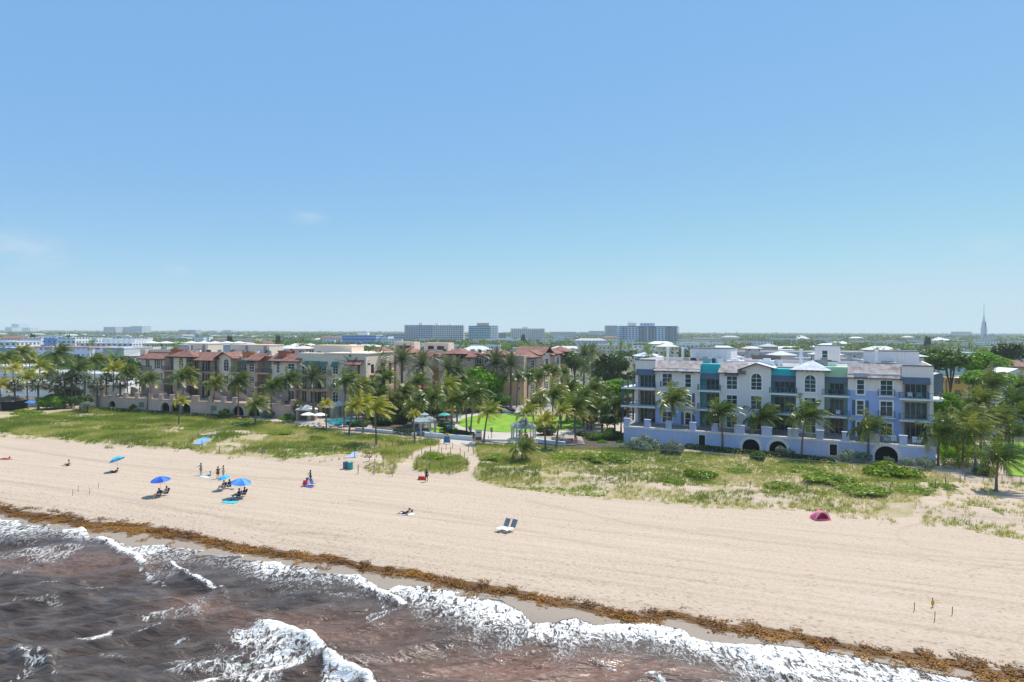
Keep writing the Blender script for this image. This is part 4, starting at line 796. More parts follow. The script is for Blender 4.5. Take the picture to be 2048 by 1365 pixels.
# ================= VEGETATION =================
M_TRUNK = mat('palm_trunk', (0.20, 0.16, 0.125), 0.9, 0.2, 1.5, bmp=0.3); M_BARK = mat('tree_bark', (0.10, 0.075, 0.055), 0.9, 0.2, 1.5)
M_COCO = leafmat('coconut_leaf', (0.012, 0.032, 0.004), (0.12, 0.20, 0.018), (0.58, 0.46, 0.09), 0.30, .22); M_COCY = leafmat('yellowing_palm_leaf', (0.10, 0.15, 0.015), (0.40, 0.42, 0.035), (0.70, 0.52, 0.05), 0.45)  # coconut leaf: dark end deepened in colour for the shade inside the crowns
M_DATE = leafmat('date_palm_leaf', (0.016, 0.032, 0.010), (0.11, 0.15, 0.05), (0.28, 0.29, 0.13), 0.4, .15); M_SABAL = leafmat('fan_palm_leaf', (0.025, 0.035, 0.012), (0.11, 0.13, 0.04), (0.26, 0.22, 0.09), 0.5)
M_BRT = leafmat('bright_leaf', (0.06, 0.18, 0.004), (0.26, 0.52, 0.008), (0.44, 0.62, 0.02), 0.5, .45); M_DKG = leafmat('dark_leaf', (0.010, 0.030, 0.004), (0.065, 0.13, 0.010), (0.16, 0.25, 0.02), 0.45, .15)
M_MID = leafmat('mid_green_leaf', (0.04, 0.095, 0.008), (0.155, 0.28, 0.028), (0.30, 0.40, 0.06), 0.5, .35); M_SILV = leafmat('silver_leaf', (0.15, 0.18, 0.12), (0.42, 0.48, 0.36), (0.66, 0.68, 0.55), 0.5)
M_GRAPE = leafmat('sea_grape_leaf', (0.10, 0.19, 0.006), (0.42, 0.54, 0.018), (0.70, 0.70, 0.06), 0.4, .45); M_FAR = leafmat('far_leaf', (0.045, 0.08, 0.018), (0.17, 0.24, 0.07), (0.32, 0.35, 0.15), 0.6, 0.3)
def rt(a): return np.array([math.cos(a), math.sin(a), 0])
def crown_palm(name, nf, flen, wind, droop, leafl, seed, ml, up=(-25, 80), nl=24, wid=0.055, stiff=False, yel=0.0):
    r = np.random.default_rng(seed); V, Q, S_h = [], [], []; wd = np.array([wind, 0.10 * wind, 0.0])
    for i in range(nf):
        az = 2.399963 * i + r.uniform(-.25, .25); q = i / (nf - 1); el = R(up[1] + (up[0] - up[1]) * q ** 0.85 + r.uniform(-6, 6)); fl = flen * r.uniform(.85, 1.08) * (0.8 + 0.2 * min(1, q * 3))
        d = rt(az) * math.cos(el) + np.array([0, 0, math.sin(el)]); p = np.zeros(3) + rt(az) * 0.12; pts = [p.copy()]; dirs = [d.copy()]; n = 9; st = fl / n
        for k in range(n):
            d = d + np.array([0, 0, -droop * (0.3 + k / n)]) * (0.6 + .4 * math.cos(el)) + wd * 0.16 * (0.4 + k / n); d /= np.linalg.norm(d); p = p + d * st; pts.append(p.copy()); dirs.append(d.copy())
        pts = np.array(pts); dirs = np.array(dirs); base = 0.18 + 0.38 * (1 - q) + yel * q + r.uniform(-.08, .12)
        if q > .86 and r.random() < .6: base = 0.95
        b = len(V)
        for k in range(n + 1):        # rachis as a thin ribbon prism
            sd_ = np.cross(dirs[k], [0, 0, 1]); sd_ /= (np.linalg.norm(sd_) + 1e-6); wk = 0.05 * (1 - k / (n + 1)) + .012
            V += [pts[k] + sd_ * wk, pts[k] - sd_ * wk]
        for k in range(n): Q.append((b + 2 * k, b + 2 * k + 1, b + 2 * k + 3, b + 2 * k + 2)); S_h.append(0.85)
        for k in range(nl):
            tq = (k + 0.8) / nl * n * 0.98 + 0.15; k0 = min(int(tq), n - 1); f = tq - k0; c = pts[k0] * (1 - f) + pts[min(k0 + 1, n)] * f; dd = dirs[k0]; tt_ = tq / n
            ll = leafl * (0.35 + 1.0 * math.sin(math.pi * min(1, .12 + tt_ * .86)) ** .7) * r.uniform(.85, 1.1)
            side = np.cross(dd, [0, 0, 1]); side /= (np.linalg.norm(side) + 1e-6); upv = np.cross(side, dd)
            for sg in (-1, 1):
                a = sg * side * (0.75 if not stiff else .7) + dd * (0.62 if not stiff else .75) + upv * (0.28 if stiff else -0.10) + np.array([0, 0, -0.55 if not stiff else -.05]) * r.uniform(.5, 1.25) + wd * (0.75 if not stiff else .15) * r.uniform(.6, 1.3)
                a /= np.linalg.norm(a); tip = c + a * ll; nn = dd * wid * 1.3; mid = c + a * ll * .5 + np.array([0, 0, .04 * ll])
                b = len(V); V += [c - nn * .5, c + nn * .5, mid + nn * .55, mid - nn * .55, tip]
                Q.append((b, b + 1, b + 2, b + 3)); Q.append((b + 3, b + 2, b + 4, b + 4)); s_ = base + r.uniform(-.2, .2) + 0.22 * tt_; S_h += [s_, s_ + .08]
    Q = [q if q[2] != q[3] else q for q in Q]
    V = np.array(V); Q = np.array(Q); tri = Q[:, 2] == Q[:, 3]
    # triangles stored as slim quads (tip doubled)
    extra = V[Q[tri, 2]] + 0.004; idx = np.arange(len(V), len(V) + tri.sum()); V = np.vstack([V, extra]); Q[tri, 3] = idx; Q[tri] = Q[tri][:, [0, 1, 2, 3]]
    me = npmesh(name, V, Q, np.clip(S_h, 0, 1)); me.materials.append(ml); return me
def fan_palm(name, nf, rad, seed, ml):
    r = np.random.default_rng(seed); V, Q, S_h = [], [], []
    for i in range(nf):
        az = 2.4 * i; q = i / nf; el = R(75 - 125 * q + r.uniform(-8, 8)); d = rt(az) * math.cos(el) + np.array([0, 0, math.sin(el)]); c = d * rad * r.uniform(.45, .6); side = np.cross(d, [0, 0, 1]); side /= np.linalg.norm(side) + 1e-6; base = .3 + .25 * (1 - q) + r.uniform(-.1, .1) + (0.4 if q > .8 else 0)
        for k in range(13):
            a = R(-115 + 230 * k / 12); v = d * math.cos(a) * 1.0 + side * math.sin(a) + np.array([0, 0, -.35]) * abs(math.sin(a)); v /= np.linalg.norm(v); l = rad * .55 * r.uniform(.85, 1.1); w_ = np.cross(v, [0, 0, 1]) * .07 * rad / 2
            b = len(V); V += [c - w_ * .5, c + w_ * .5, c + v * l * .6 + w_, c + v * l * .6 - w_]; Q.append((b, b + 1, b + 2, b + 3)); S_h.append(base + r.uniform(-.1, .1)); b = len(V); e = c + v * l + np.array([0, 0, -.12 * rad]); V += [c + v * l * .6 - w_, c + v * l * .6 + w_, e, e + .003]; Q.append((b, b + 1, b + 2, b + 3)); S_h.append(base)
        b = len(V); V += [d * .05 - side * .03, d * .05 + side * .03, c + side * .03, c - side * .03]; Q.append((b, b + 1, b + 2, b + 3)); S_h.append(.6)
    me = npmesh(name, np.array(V), np.array(Q), np.clip(S_h, 0, 1)); me.materials.append(ml); return me
def trunk_mesh(name, r0, r1, bend, seed, ring=True, m=M_TRUNK):      # unit height
    mb = MB(); n = 14; pts = []; rs = []
    for k in range(n + 1):
        t_ = k / n; pts.append((bend * (t_ ** 1.6), bend * .3 * math.sin(t_ * 3), t_)); rs.append((r0 * (1 - t_) ** 3 + r1 * (1.0 + .12 * (k % 2))))
    vs = []
    for p_, q in zip(pts, rs):
        for a in range(8): vs.append((p_[0] + q * math.cos(a * .7854), p_[1] + q * math.sin(a * .7854), p_[2]))
    mb.add(vs, [(i * 8 + a, i * 8 + (a + 1) % 8, (i + 1) * 8 + (a + 1) % 8, (i + 1) * 8 + a) for i in range(n) for a in range(8)] + [tuple(range(n * 8, n * 8 + 8))])
    me = bpy.data.meshes.new(name); me.from_pydata(mb.v, [], mb.f); me.update(); me.shade_smooth(); me.materials.append(m); return me
COCO = [crown_palm('coconut_crown', 30, 4.7, 0.85, 0.20, 1.15, 11 + i, M_COCO, wid=.085, nl=26) for i in range(4)]
COCY = [crown_palm('yellow_crown', 20, 3.8, 0.95, 0.20, 0.95, 31 + i, M_COCY, wid=.085, up=(-10, 80), yel=.35) for i in range(3)]
DATE = [crown_palm('date_crown', 46, 4.8, 0.12, 0.085, 0.66, 51 + i, M_DATE, wid=.075, up=(-35, 84), nl=26, stiff=True) for i in range(2)]
SABAL = [fan_palm('fan_crown', 30, 2.6, 61 + i, M_SABAL) for i in range(2)]
FARP = [crown_palm('far_crown', 13, 4.2, 0.35, 0.20, 1.0, 71 + i, M_MID, nl=9, wid=.16) for i in range(2)]
TRK = [trunk_mesh('trunk', .10, .13, b_, i) for i, b_ in enumerate((0.3, -0.35, 0.8, 0.05))]; TRKD = trunk_mesh('trunk', .15, .27, 0.0, 9); TRKF = trunk_mesh('trunk', .05, .16, .3, 8)
def mesh_ob(name, me, parent, loc=(0, 0, 0), scl=(1, 1, 1), rz=0.0):
    o = bpy.data.objects.new(name, me); COL.objects.link(o); o.parent = parent; o.location = loc; o.scale = scl; o.rotation_euler = (0, 0, rz); return o
def palm(kind, x, y, h, sc, label=None, group=None, name='coconut_palm', i=0, z0=None):
    if kind == 'c': sc *= .86 if y > 138 or x > 72 else .96
    rr = random.random
    z0 = float(terrain(x, y)) if z0 is None else z0
    if z0 < -.02: z0 = -.03
    cr = {'c': COCO, 'y': COCY, 'd': DATE, 's': SABAL, 'f': FARP}[kind]; cme = cr[i % len(cr)]
    tr = TRKD if kind in 'ds' else (TRKF if kind == 'f' else TRK[i % 4]); bend = 0 if kind in 'ds' else (.3 if kind == 'f' else (0.3, -0.35, 0.8, 0.05)[i % 4])
    e = empty(name, (x - bend, y, z0 - .1), 0, label, 'palm tree', group)
    tk = 1.0 if kind != 's' else .8
    mesh_ob('trunk', tr, e, (0, 0, 0), (tk, tk, h)); rz = (rr() - .5) * .7 if kind in 'cy' else rr() * 6.28
    mesh_ob('crown', cme, e, (bend, bend * .3 * math.sin(3), h - .05), (sc * (1.0 + .12 * (rr() - .5)), sc, sc * (1 + .16 * (rr() - .5))), rz)
    return e
def palm_px(kind, ub, vb, vc, sc, label, group=None, name='coconut_palm', i=0, D=None):
    """foot at pixel (ub,vb) on the ground, crown centre at height of vc"""
    if D is None: p = GT(ub, vb)
    else: q = AT(ub, 700, D); p = Vector((q.x, q.y, 0))
    h = CH - (vc - vh(ub)) * p.y / F - max(p.z, 0)
    return palm(kind, p.x, p.y, h, sc, label, group, name, i)
# --- near palms: each with its own words
NP = [
 ('c', 1345, 890, 798, 1.0, 'windblown coconut palm before the blue lower wall left on the white and blue building', 0),
 ('c', 1441, 899, 823, .92, 'coconut palm with shaggy trunk just left of the two arches in the pale blue wall', 1),
 ('c', 1525, 898, 832, 1.02, 'coconut palm standing between the two neighbouring arches of the pale blue wall', 3),
 ('c', 1613, 917, 829, 1.02, 'tall coconut palm right of the second arch, below the hip roofed tower', 2),
 ('c', 1737, 922, 853, .86, 'shorter coconut palm at the blue wall left of its right hand arch', 3),
 ('c', 1880, 932, 862, .92, 'coconut palm at the right corner of the pale blue wall', 0),
 ('c', 1946, 940, 862, .95, 'coconut palm with dark trunk beside the hedge along the brick footpath', 1),
 ('c', 1936, 925, 835, 1.0, 'coconut palm behind the hedge of the brick footpath', 2),
 ('c', 2026, 912, 864, .9, 'coconut palm over the fenced lawn at the right edge', 3),
 ('c', 1997, 984, 915, .85, 'young coconut palm alone in the sand beside the fenced lawn', 0),
 ('c', 2046, 900, 826, 1.0, 'coconut palm cut by the right edge of the view', 1),
 ('y', 360, 852, 801, .62, 'small yellow topped palm in the grass before the triple arches', 0),
 ('c', 513, 852, 806, .86, 'short coconut palm in front of the last arch of the rose wall', 0),
 ('y', 650, 866, 807, .55, 'thin small palm in front of the white pool umbrellas', 1),
 ('c', 691, 856, 762, 1.0, 'tall coconut palm beside the swimming pool', 0),
 ('c', 718, 848, 772, .95, 'coconut palm right of the swimming pool', 3),
 ('y', 706, 870, 812, .8, 'yellow young palm at the right side of the pool', 2),
 ('y', 729, 866, 806, .85, 'second yellow palm among the bushes right of the pool', 0),
 ('y', 749, 890, 815, 1.05, 'large yellow palm in the dune grass left of the green roofed pavilion', 1),
 ('y', 826, 887, 828, .45, 'palm with a small withered top beside the left pavilion', 1),
 ('c', 863, 857, 795, .95, 'coconut palm leaning over the turquoise umbrella', 0),
 ('c', 903, 868, 800, .9, 'coconut palm with dark trunk left of the round lawn', 3),
 ('c', 930, 866, 790, 1.0, 'coconut palm at the left rim of the round lawn', 1),
 ('c', 949, 870, 787, 1.05, 'coconut palm with broad crown before the round lawn, right of its twin', 2),
 ('y', 976, 887, 823, .9, 'spreading yellow green palm before the middle of the round lawn', 2),
 ('y', 1053, 882, 822, .8, 'yellow palm beside the right pavilion', 0),
 ('c', 1067, 848, 806, .8, 'green palm behind the yellow one on the right of the lawn', 3),
 ('y', 1087, 900, 838, .75, 'yellow palm in the dune right of the right pavilion', 1),
 ('y', 1122, 897, 820, .7, 'slim yellow topped palm at the right end of the low blue garden wall', 2),
 ('c', 1147, 882, 812, 1.0, 'coconut palm over the picnic tables', 1),
 ('c', 1107, 853, 787, 1.1, 'coconut palm at the right back of the round lawn', 0),
 ('c', 1047, 922, 892, .7, 'stemless young palm in the dune grass', 0),
 ('c', 1230, 868, 808, .95, 'coconut palm next to the left balconies of the white and blue building', 3),
 ('c', 1190, 862, 812, .95, 'coconut palm between picnic area and sea grapes', 2),
 ('c', 255, 815, 743, .95, 'coconut palm at the left end of the rose terrace wall', 3),
 ('c', 297, 822, 758, .92, 'coconut palm between single arch and triple arches of the rose wall', 0),
 ('c', 367, 826, 752, 1.15, 'big coconut palm behind the triple arches', 0),
 ('c', 431, 829, 765, .9, 'coconut palm right of the middle buttress of the rose wall', 2),
 ('c', 477, 835, 762, 1.05, 'coconut palm over the first of the two right arches of the rose wall', 3),
 ('c', 546, 836, 772, .95, 'coconut palm before the right end of the rose terrace wall', 2),
 ('c', 578, 833, 757, 1.0, 'coconut palm at the corner where the rose wall ends', 0),
]
for k, ub, vb, vc, sc, lab, i in NP: palm_px(k, ub, vb, vc, sc, lab, i=i)
palm_px('d', 627, 842, 754, 1.05, 'date palm with thick trunk before the curved balconies', name='date_palm', i=0)
for ub, vc, D, sc, lab in ((706, 734, 172, 1.0, 'date palm behind the pool cabanas'), (756, 722, 180, .95, 'date palm at the street corner of the cream resort wing'), (804, 719, 178, 1.15, 'largest date palm before the terracotta resort block'), (845, 729, 176, 1.05, 'date palm over the red canopy'), (897, 738, 178, 1.1, 'date palm left of the bright round tree'), (991, 726, 186, 1.05, 'date palm behind the bright round tree'), (1022, 730, 184, 1.05, 'date palm on the street beside the flagpole'),
                           (1168, 708, 215, 1.0, 'date palm on the far side of the street'), (1184, 706, 222, 1.0, 'date palm next to the dark round tree'), (915, 742, 180, .9, 'smaller date palm touching the bright round tree')):
    palm_px('d', ub, 0, vc, sc, lab, name='date_palm', D=D)
for ub, vc, D, sc, k in ((1057, 750, 178, .8, 'c'), (1075, 753, 174, .85, 'c'), (1090, 738, 196, .8, 'c'), (1106, 742, 196, .8, 'c'), (1007, 758, 188, .6, 'c'), (1125, 745, 205, .8, 'c'), (1036, 752, 190, .7, 'c')): palm_px(k, ub, 0, vc, sc, 'slender pale trunked palm lining the street', 'street palms', D=D)
for j, (ub, vc, D, sc, k) in enumerate(((770, 755, 168, 1.05, 'c'), (807, 783, 160, 1.05, 'c'), (835, 762, 166, 1.0, 'c'), (895, 768, 163, 1.0, 'y'), (784, 800, 157, .95, 'c'), (845, 795, 154, 1.0, 'c'), (880, 792, 160, .95, 'c'), (760, 786, 163, .9, 'c'), (716, 802, 158, .7, 'y'), (822, 815, 150, .8, 'c'), (735, 778, 166, .9, 'c'), (915, 805, 158, .8, 'c'))):
    palm_px(k, ub, 0, vc, sc, 'coconut palm in the dense grove behind the left pavilion', 'palms of the grove behind the left pavilion', i=j, D=D)
for j, (ub, vc, D, sc, k) in enumerate(((1137, 773, 160, 1.0, 'c'), (1165, 793, 152, 1.0, 'c'), (1187, 775, 158, 1.0, 'c'), (1205, 800, 150, 1.0, 'c'), (1152, 828, 142, .8, 'y'), (1172, 815, 146, .9, 'c'), (1212, 822, 142, .8, 'c'), (1243, 830, 140, .7, 'c'), (1125, 800, 150, .85, 'y'), (1080, 795, 158, .9, 'c'))):
    palm_px(k, ub, 0, vc, sc, 'coconut palm in the grove between lawn and white and blue building', 'palms of the right grove', i=j, D=D)
for j, (ub, vc, D, sc, k) in enumerate(((117, 706, 200, 1.25, 'c'), (45, 703, 215, 1.1, 'c'), (12, 716, 205, 1.1, 'c'), (80, 733, 195, 1.1, 'y'), (27, 737, 200, .9, 'y'), (54, 757, 182, 1.05, 'y'), (155, 739, 187, 1.15, 'c'), (190, 722, 200, 1.15, 'c'), (228, 736, 190, 1.1, 'y'), (0, 770, 178, 1.0, 'y'), (60, 715, 230, .9, 'c'), (100, 742, 205, .9, 'c'))):
    palm_px(k, ub, 0, vc, sc, 'coconut palm in the grove before the long white motel', 'palms before the white motel', i=j, D=D)
for j, (ub, vc, D, sc) in enumerate(((30, 771, 180, 1), (77, 766, 180, 1.05), (111, 771, 182, 1), (130, 757, 184, 1), (144, 757, 186, 1), (170, 758, 186, .95), (195, 770, 184, .95), (213, 756, 190, .95), (241, 765, 188, .9), (105, 752, 190, .9))):
    palm_px('s', ub, 0, vc, sc, 'stocky fan palm before the long white motel', 'fan palms before the white motel', 'fan_palm', j, D=D)
palm_px('s', 598, 838, 812, .75, 'small fan palm left of the white pool umbrellas', None, 'fan_palm', 0)
for j, (ub, vc, D, sc) in enumerate(((1980, 766, 140, 1.15), (1958, 800, 128, 1.1), (2028, 801, 128, 1.1), (1905, 842, 121, .9), (1965, 838, 120, 1.0), (2000, 835, 122, 1.0), (1925, 815, 128, .95), (2044, 770, 150, 1.0), (1985, 745, 190, .9))):
    palm_px('c', ub, 0, vc, sc, 'coconut palm in the thick grove right of the white and blue building', 'palms of the grove at the right', i=j, D=D)

# --- broadleaf crowns
def blob_crown(name, n, leaf, seed, ml, lobes=14, flat=.75, spread=.62):
    r = np.random.default_rng(seed); C_ = []; 
    for k in range(lobes):
        a = r.uniform(0, 6.28); q = math.sqrt(r.random()); C_.append((math.cos(a) * q * spread, math.sin(a) * q * spread, (r.uniform(-.45, .55) * (1.25 - q)), r.uniform(.28, .46)))
    C_ = np.array(C_); which = r.integers(0, lobes, n); d = r.normal(size=(n, 3)); d /= np.linalg.norm(d, axis=1)[:, None]; d[:, 2] = np.abs(d[:, 2]) * np.where(r.random(n) < .66, 1, -1)
    rad = C_[which, 3] * np.where(r.random(n) < .7, r.uniform(.86, 1.08, n), r.uniform(.4, .9, n)); p = C_[which, :3] + d * rad[:, None]; p[:, 2] *= flat
    nrm = d + r.normal(size=(n, 3)) * .55; nrm /= np.linalg.norm(nrm, axis=1)[:, None]; t1 = np.cross(nrm, r.normal(size=(n, 3))); t1 /= np.linalg.norm(t1, axis=1)[:, None]; t2 = np.cross(nrm, t1); s_ = leaf * r.uniform(.6, 1.3, n)[:, None]
    V = np.stack([p - t1 * s_ - t2 * s_ * .6, p + t1 * s_ * .4 - t2 * s_, p + t1 * s_ + t2 * s_ * .6, p - t1 * s_ * .4 + t2 * s_], 1).reshape(-1, 3)
    sh = .30 + r.normal(0, .13, n) + (_h(which, which * 7 + 3, seed) - .5) * .34 + .12 * d[:, 2] * 0
    me = npmesh(name, V, np.arange(4 * n).reshape(-1, 4), np.clip(sh, 0, 1)); me.materials.append(ml); return me
def limb_mesh(name, seed):
    r = random.Random(seed); mb = MB(); mb.tube([(0, 0, -.2), (.02, 0, .35), (.03, .02, .7)], [.075, .055, .045], 7)
    for k in range(6):
        a = k * 1.05 + r.random(); q = r.uniform(.35, .6); mb.tube([(.03, .02, .45 + .06 * (k % 3)), (math.cos(a) * q * .5, math.sin(a) * q * .5, .85), (math.cos(a) * q, math.sin(a) * q, 1.15)], [.035, .024, .010], 5)
    me = bpy.data.meshes.new(name); me.from_pydata(mb.v, [], mb.f); me.update(); me.materials.append(M_BARK); return me
LIMB = [limb_mesh('limbs', i) for i in range(2)]
CR = {('b', 0): blob_crown('crown', 9000, .040, 1, M_BRT, 22), ('b', 1): blob_crown('crown', 7000, .045, 2, M_BRT, 16, .7), ('d', 0): blob_crown('crown', 6500, .046, 3, M_DKG, 18), ('d', 1): blob_crown('crown', 5500, .05, 4, M_DKG, 14, .85),
      ('m', 0): blob_crown('crown', 6000, .046, 5, M_MID, 18), ('m', 1): blob_crown('crown', 5000, .05, 6, M_MID, 14), ('s', 0): blob_crown('foliage', 3200, .05, 7, M_SILV, 16, .7, .75), ('g', 0): blob_crown('foliage', 3000, .055, 8, M_GRAPE, 18, .5, .75), ('g', 1): blob_crown('foliage', 2600, .06, 9, M_GRAPE, 12, .4, .8),
      ('f', 0): blob_crown('crown', 520, .15, 10, M_FAR, 12, .7), ('f', 1): blob_crown('crown', 420, .17, 11, M_FAR, 9, .62), ('f', 2): blob_crown('crown', 480, .15, 12, M_MID, 12, .75)}
def tree(kind, i, x, y, r_, zc, label, group=None, sz=1.0, name='broadleaf_tree', cat='tree', z0=0.0):
    """crown radius r_, crown centre height zc"""
    e = empty(name, (x, y, z0 - .05), random.random() * 6.28, label, cat, group)
    if zc > r_ * .75: mesh_ob('trunk', LIMB[i % 2], e, (0, 0, 0), (r_ * .75, r_ * .75, zc / 1.0))
    mesh_ob('crown', CR[(kind, i)], e, (0, 0, zc - .12 * r_ * sz), (r_, r_, r_ * sz)); return e
def tree_px(kind, i, u, v, D, rp, label, group=None, sz=1.0, name='broadleaf_tree', cat='tree'):
    p = AT(u, v, D); return tree(kind, i, p.x, p.y, rp * D / F, p.z, label, group, sz, name, cat)
for q in [('b', 0, 950, 764, 184, 60, 'big bright green round tree between the date palms and the police car', None, 1.25), ('m', 0, 1001, 795, 178, 26, 'dark low tree at the right foot of the bright round tree', None, 1.0),
          ('d', 0, 1222, 724, 225, 40, 'dark green round tree at the left end of the white building roof', None, 1.1), ('m', 1, 1150, 716, 235, 32, 'mid green tree beyond the street', None, 1.0), ('b', 0, 1238, 772, 165, 40, 'bright yellow green tree touching the left balconies', None, .85), ('b', 1, 1190, 780, 168, 34, 'bright green tree left of the one touching the balconies', None, .8), ('b', 1, 1156, 775, 180, 26, 'small bright tree beside the street', None, .8),
          ('m', 0, 1900, 715, 165, 48, 'green spreading tree right behind the white and blue building', None, .9), ('b', 0, 1965, 722, 185, 50, 'bright spreading tree above the yellow house', None, .9), ('b', 1, 1978, 755, 150, 50, 'bright green tree before the white gabled house', None, .8), ('m', 1, 1860, 708, 190, 26, 'small dark tree behind the penthouse', None, 1.0), ('b', 0, 1898, 805, 128, 32, 'bright green tree at the right side wall of the white and blue building', None, 1.5), ('d', 1, 2020, 700, 260, 40, 'round tree at the right edge behind the red tiled house', None, .8),
          ('d', 0, 235, 728, 235, 44, 'dark tree beside the left end of the resort', None, .9), ('m', 0, 185, 735, 240, 34, 'mid green tree behind the motel roof', None, .8), ('b', 1, 262, 742, 215, 24, 'bright tree next to the left balconies of the resort', None, 1.0)]: tree_px(*q)
# dark understory behind the pavilion and around the groves
for j, (u, v, D, rp, k) in enumerate(((770, 838, 153, 24, 'd'), (800, 830, 156, 26, 'd'), (742, 832, 156, 22, 'd'), (835, 826, 160, 24, 'd'), (868, 820, 164, 20, 'd'), (895, 812, 168, 20, 'm'), (723, 845, 150, 17, 'm'), (790, 812, 165, 24, 'd'), (750, 812, 166, 22, 'm'), (850, 805, 170, 24, 'm'), (815, 800, 172, 26, 'm'), (705, 848, 150, 13, 'd'))):
    tree_px(k, j % 2, u, v, D, rp, 'dark leafy tree in the shade under the palms behind the left pavilion', 'understory trees of the left grove', .95, 'small_tree')
for j, (u, v, D, rp, k) in enumerate(((1092, 858, 139, 24, 'd'), (1225, 865, 134, 24, 'm'), (1190, 872, 134, 24, 'm'), (1165, 868, 138, 16, 'd'), (1215, 840, 142, 22, 'd'), (1135, 812, 158, 20, 'd'), (1178, 838, 150, 20, 'd'), (1240, 885, 130, 14, 'b'), (1205, 885, 130, 14, 'b'), (1120, 790, 172, 22, 'b'), (1200, 815, 155, 24, 'b'), (1160, 805, 162, 24, 'm'))):
    tree_px(k, j % 2, u, v, D, rp, 'leafy tree in the thicket between lawn and white and blue building', 'thicket trees of the right grove', .95, 'small_tree')
for j, (u, v, D, rp, k, lab) in enumerate(((105, 800, 182, 32, 'b', 'bright sea grape mound left of the rose wall'), (160, 800, 178, 26, 'd', 'dark shrub mass touching the rose wall'), (55, 825, 172, 34, 'g', 'low sea grape thicket at the far left of the dune'), (175, 808, 174, 14, 's', 'silvery bush at the left end of the rose wall'), (140, 782, 190, 26, 'd', 'dark tree behind the sea grape mound'), (30, 828, 170, 14, 'g', 'small sea grape at the far left edge'))):
    tree_px(k, 0, u, v, D, rp, lab, None, .9, 'sea_grape' if k in 'bg' else 'shrub', 'shrub')
SHR = [('s', 0, 1290, 886, 122, 30, 'largest silvery bush before the left part of the pale blue wall'), ('s', 0, 1258, 893, 124, 18, 'silvery bush at the left corner of the pale blue wall'), ('s', 0, 1345, 893, 118, 24, 'silvery bush right of the large one'), ('m', 0, 1516, 910, 112, 17, 'round green bush before the twin arches'), ('s', 0, 1562, 898, 116, 11, 'silvery bush in the second arch'), ('s', 0, 1578, 903, 115, 11, 'silvery bush right of the second arch'),
       ('s', 0, 1696, 908, 111, 20, 'silvery bush left of the right hand arch'), ('s', 0, 1728, 912, 110, 15, 'silvery bush behind the shortest palm'), ('s', 0, 1815, 922, 106, 16, 'silvery bush right of the right hand arch'), ('s', 0, 1850, 922, 105, 18, 'silvery bush at the right corner of the pale blue wall'), ('s', 0, 1776, 918, 108, 10, 'silvery bush inside the right hand arch'), ('m', 0, 1968, 940, 101, 20, 'grassy bush at the path gate'), ('s', 0, 535, 826, 165, 14, 'silvery bush over the last arch of the rose wall'), ('b', 0, 575, 838, 163, 19, 'clipped bright hedge bush beside the pool deck'), ('d', 0, 600, 838, 164, 14, 'dark bush left of the pool umbrellas'),
       ('m', 1, 447, 823, 168, 11, 'tall bush before the middle of the rose wall'), ('b', 1, 430, 832, 168, 9, 'low green bush before the rose wall'), ('m', 1, 460, 834, 166, 12, 'dome shaped bush before the rose wall'), ('b', 1, 226, 818, 178, 8, 'low bush under the single arch'), ('b', 1, 244, 819, 177, 8, 'low bush right of the single arch'), ('m', 1, 266, 812, 178, 8, 'taller bush right of the single arch'), ('m', 1, 275, 822, 176, 9, 'flat bush before the rose wall'), ('d', 0, 398, 835, 170, 11, 'dark bush under the middle buttress')]
for q in SHR: tree_px(*q, sz=1.35, name='shrub', cat='shrub')
# hedges: clipped rows
def hedge(name, a, b_, w_, h, ml, label, leaf=.14, n=2600):
    a, b_ = np.array(a[:2]), np.array(b_[:2]); d = b_ - a; l = np.linalg.norm(d); d /= l; pn = np.array([-d[1], d[0]]); r = np.random.default_rng(int(abs(a[0] * 10)))
    t_ = r.random(n) * l; q = r.uniform(-1, 1, n); z = r.random(n); face = r.random(n); q = np.where(face < .3, np.sign(q), q); z = np.where(face >= .45, 1, z); q *= w_ / 2; z = z * h * (1 + .12 * (vnoise(t_ * .8, q, 3) - .5)); p = np.stack([a[0] + d[0] * t_ + pn[0] * q, a[1] + d[1] * t_ + pn[1] * q, z], -1) + r.normal(0, .04, (n, 3))
    t1 = r.normal(size=(n, 3)); t1 /= np.linalg.norm(t1, axis=1)[:, None]; t2 = np.cross(t1, r.normal(size=(n, 3))); t2 /= np.linalg.norm(t2, axis=1)[:, None]; V = np.stack([p - t1 * leaf, p - t2 * leaf, p + t1 * leaf, p + t2 * leaf], 1).reshape(-1, 3)
    c = p.mean(0); c[2] = 0; me = npmesh(name, V - np.tile(c, (len(V), 1)), np.arange(4 * n).reshape(-1, 4), np.clip(r.normal(.35, .15, n), 0, 1)); o = link(name, me, ml); o.location = c; tag(o, label, 'hedge'); return o
hedge('hedge', G(1372, 897), G(1672, 927), 1.6, .7, M_DKG, 'low dark planting along the foot of the pale blue wall', n=4000); hedge('hedge', G(205, 822), G(505, 842), 1.4, .8, M_DKG, 'low dark planting along the foot of the rose wall', n=4500)
hedge('hedge', G(1882, 888), G(1905, 938), 2.0, 1.6, M_BRT, 'clipped bright hedge left of the brick footpath', n=2600); hedge('hedge', G(1908, 872), G(1955, 940), 2.6, 1.8, M_GRAPE, 'sea grape hedge right of the brick footpath', n=4500); hedge('hedge', G(885, 866), G(945, 876), 1.6, .9, M_DKG, 'dark hedge behind the white garden wall by the beach entrance', n=2200)
hedge('hedge', G(880, 853), G(905, 858), 1.2, .8, M_DKG, 'small hedge beside the blue bin', n=900); hedge('hedge', G(790, 868), G(826, 872), 1.2, .8, M_DKG, 'hedge left of the pavilion', n=900)
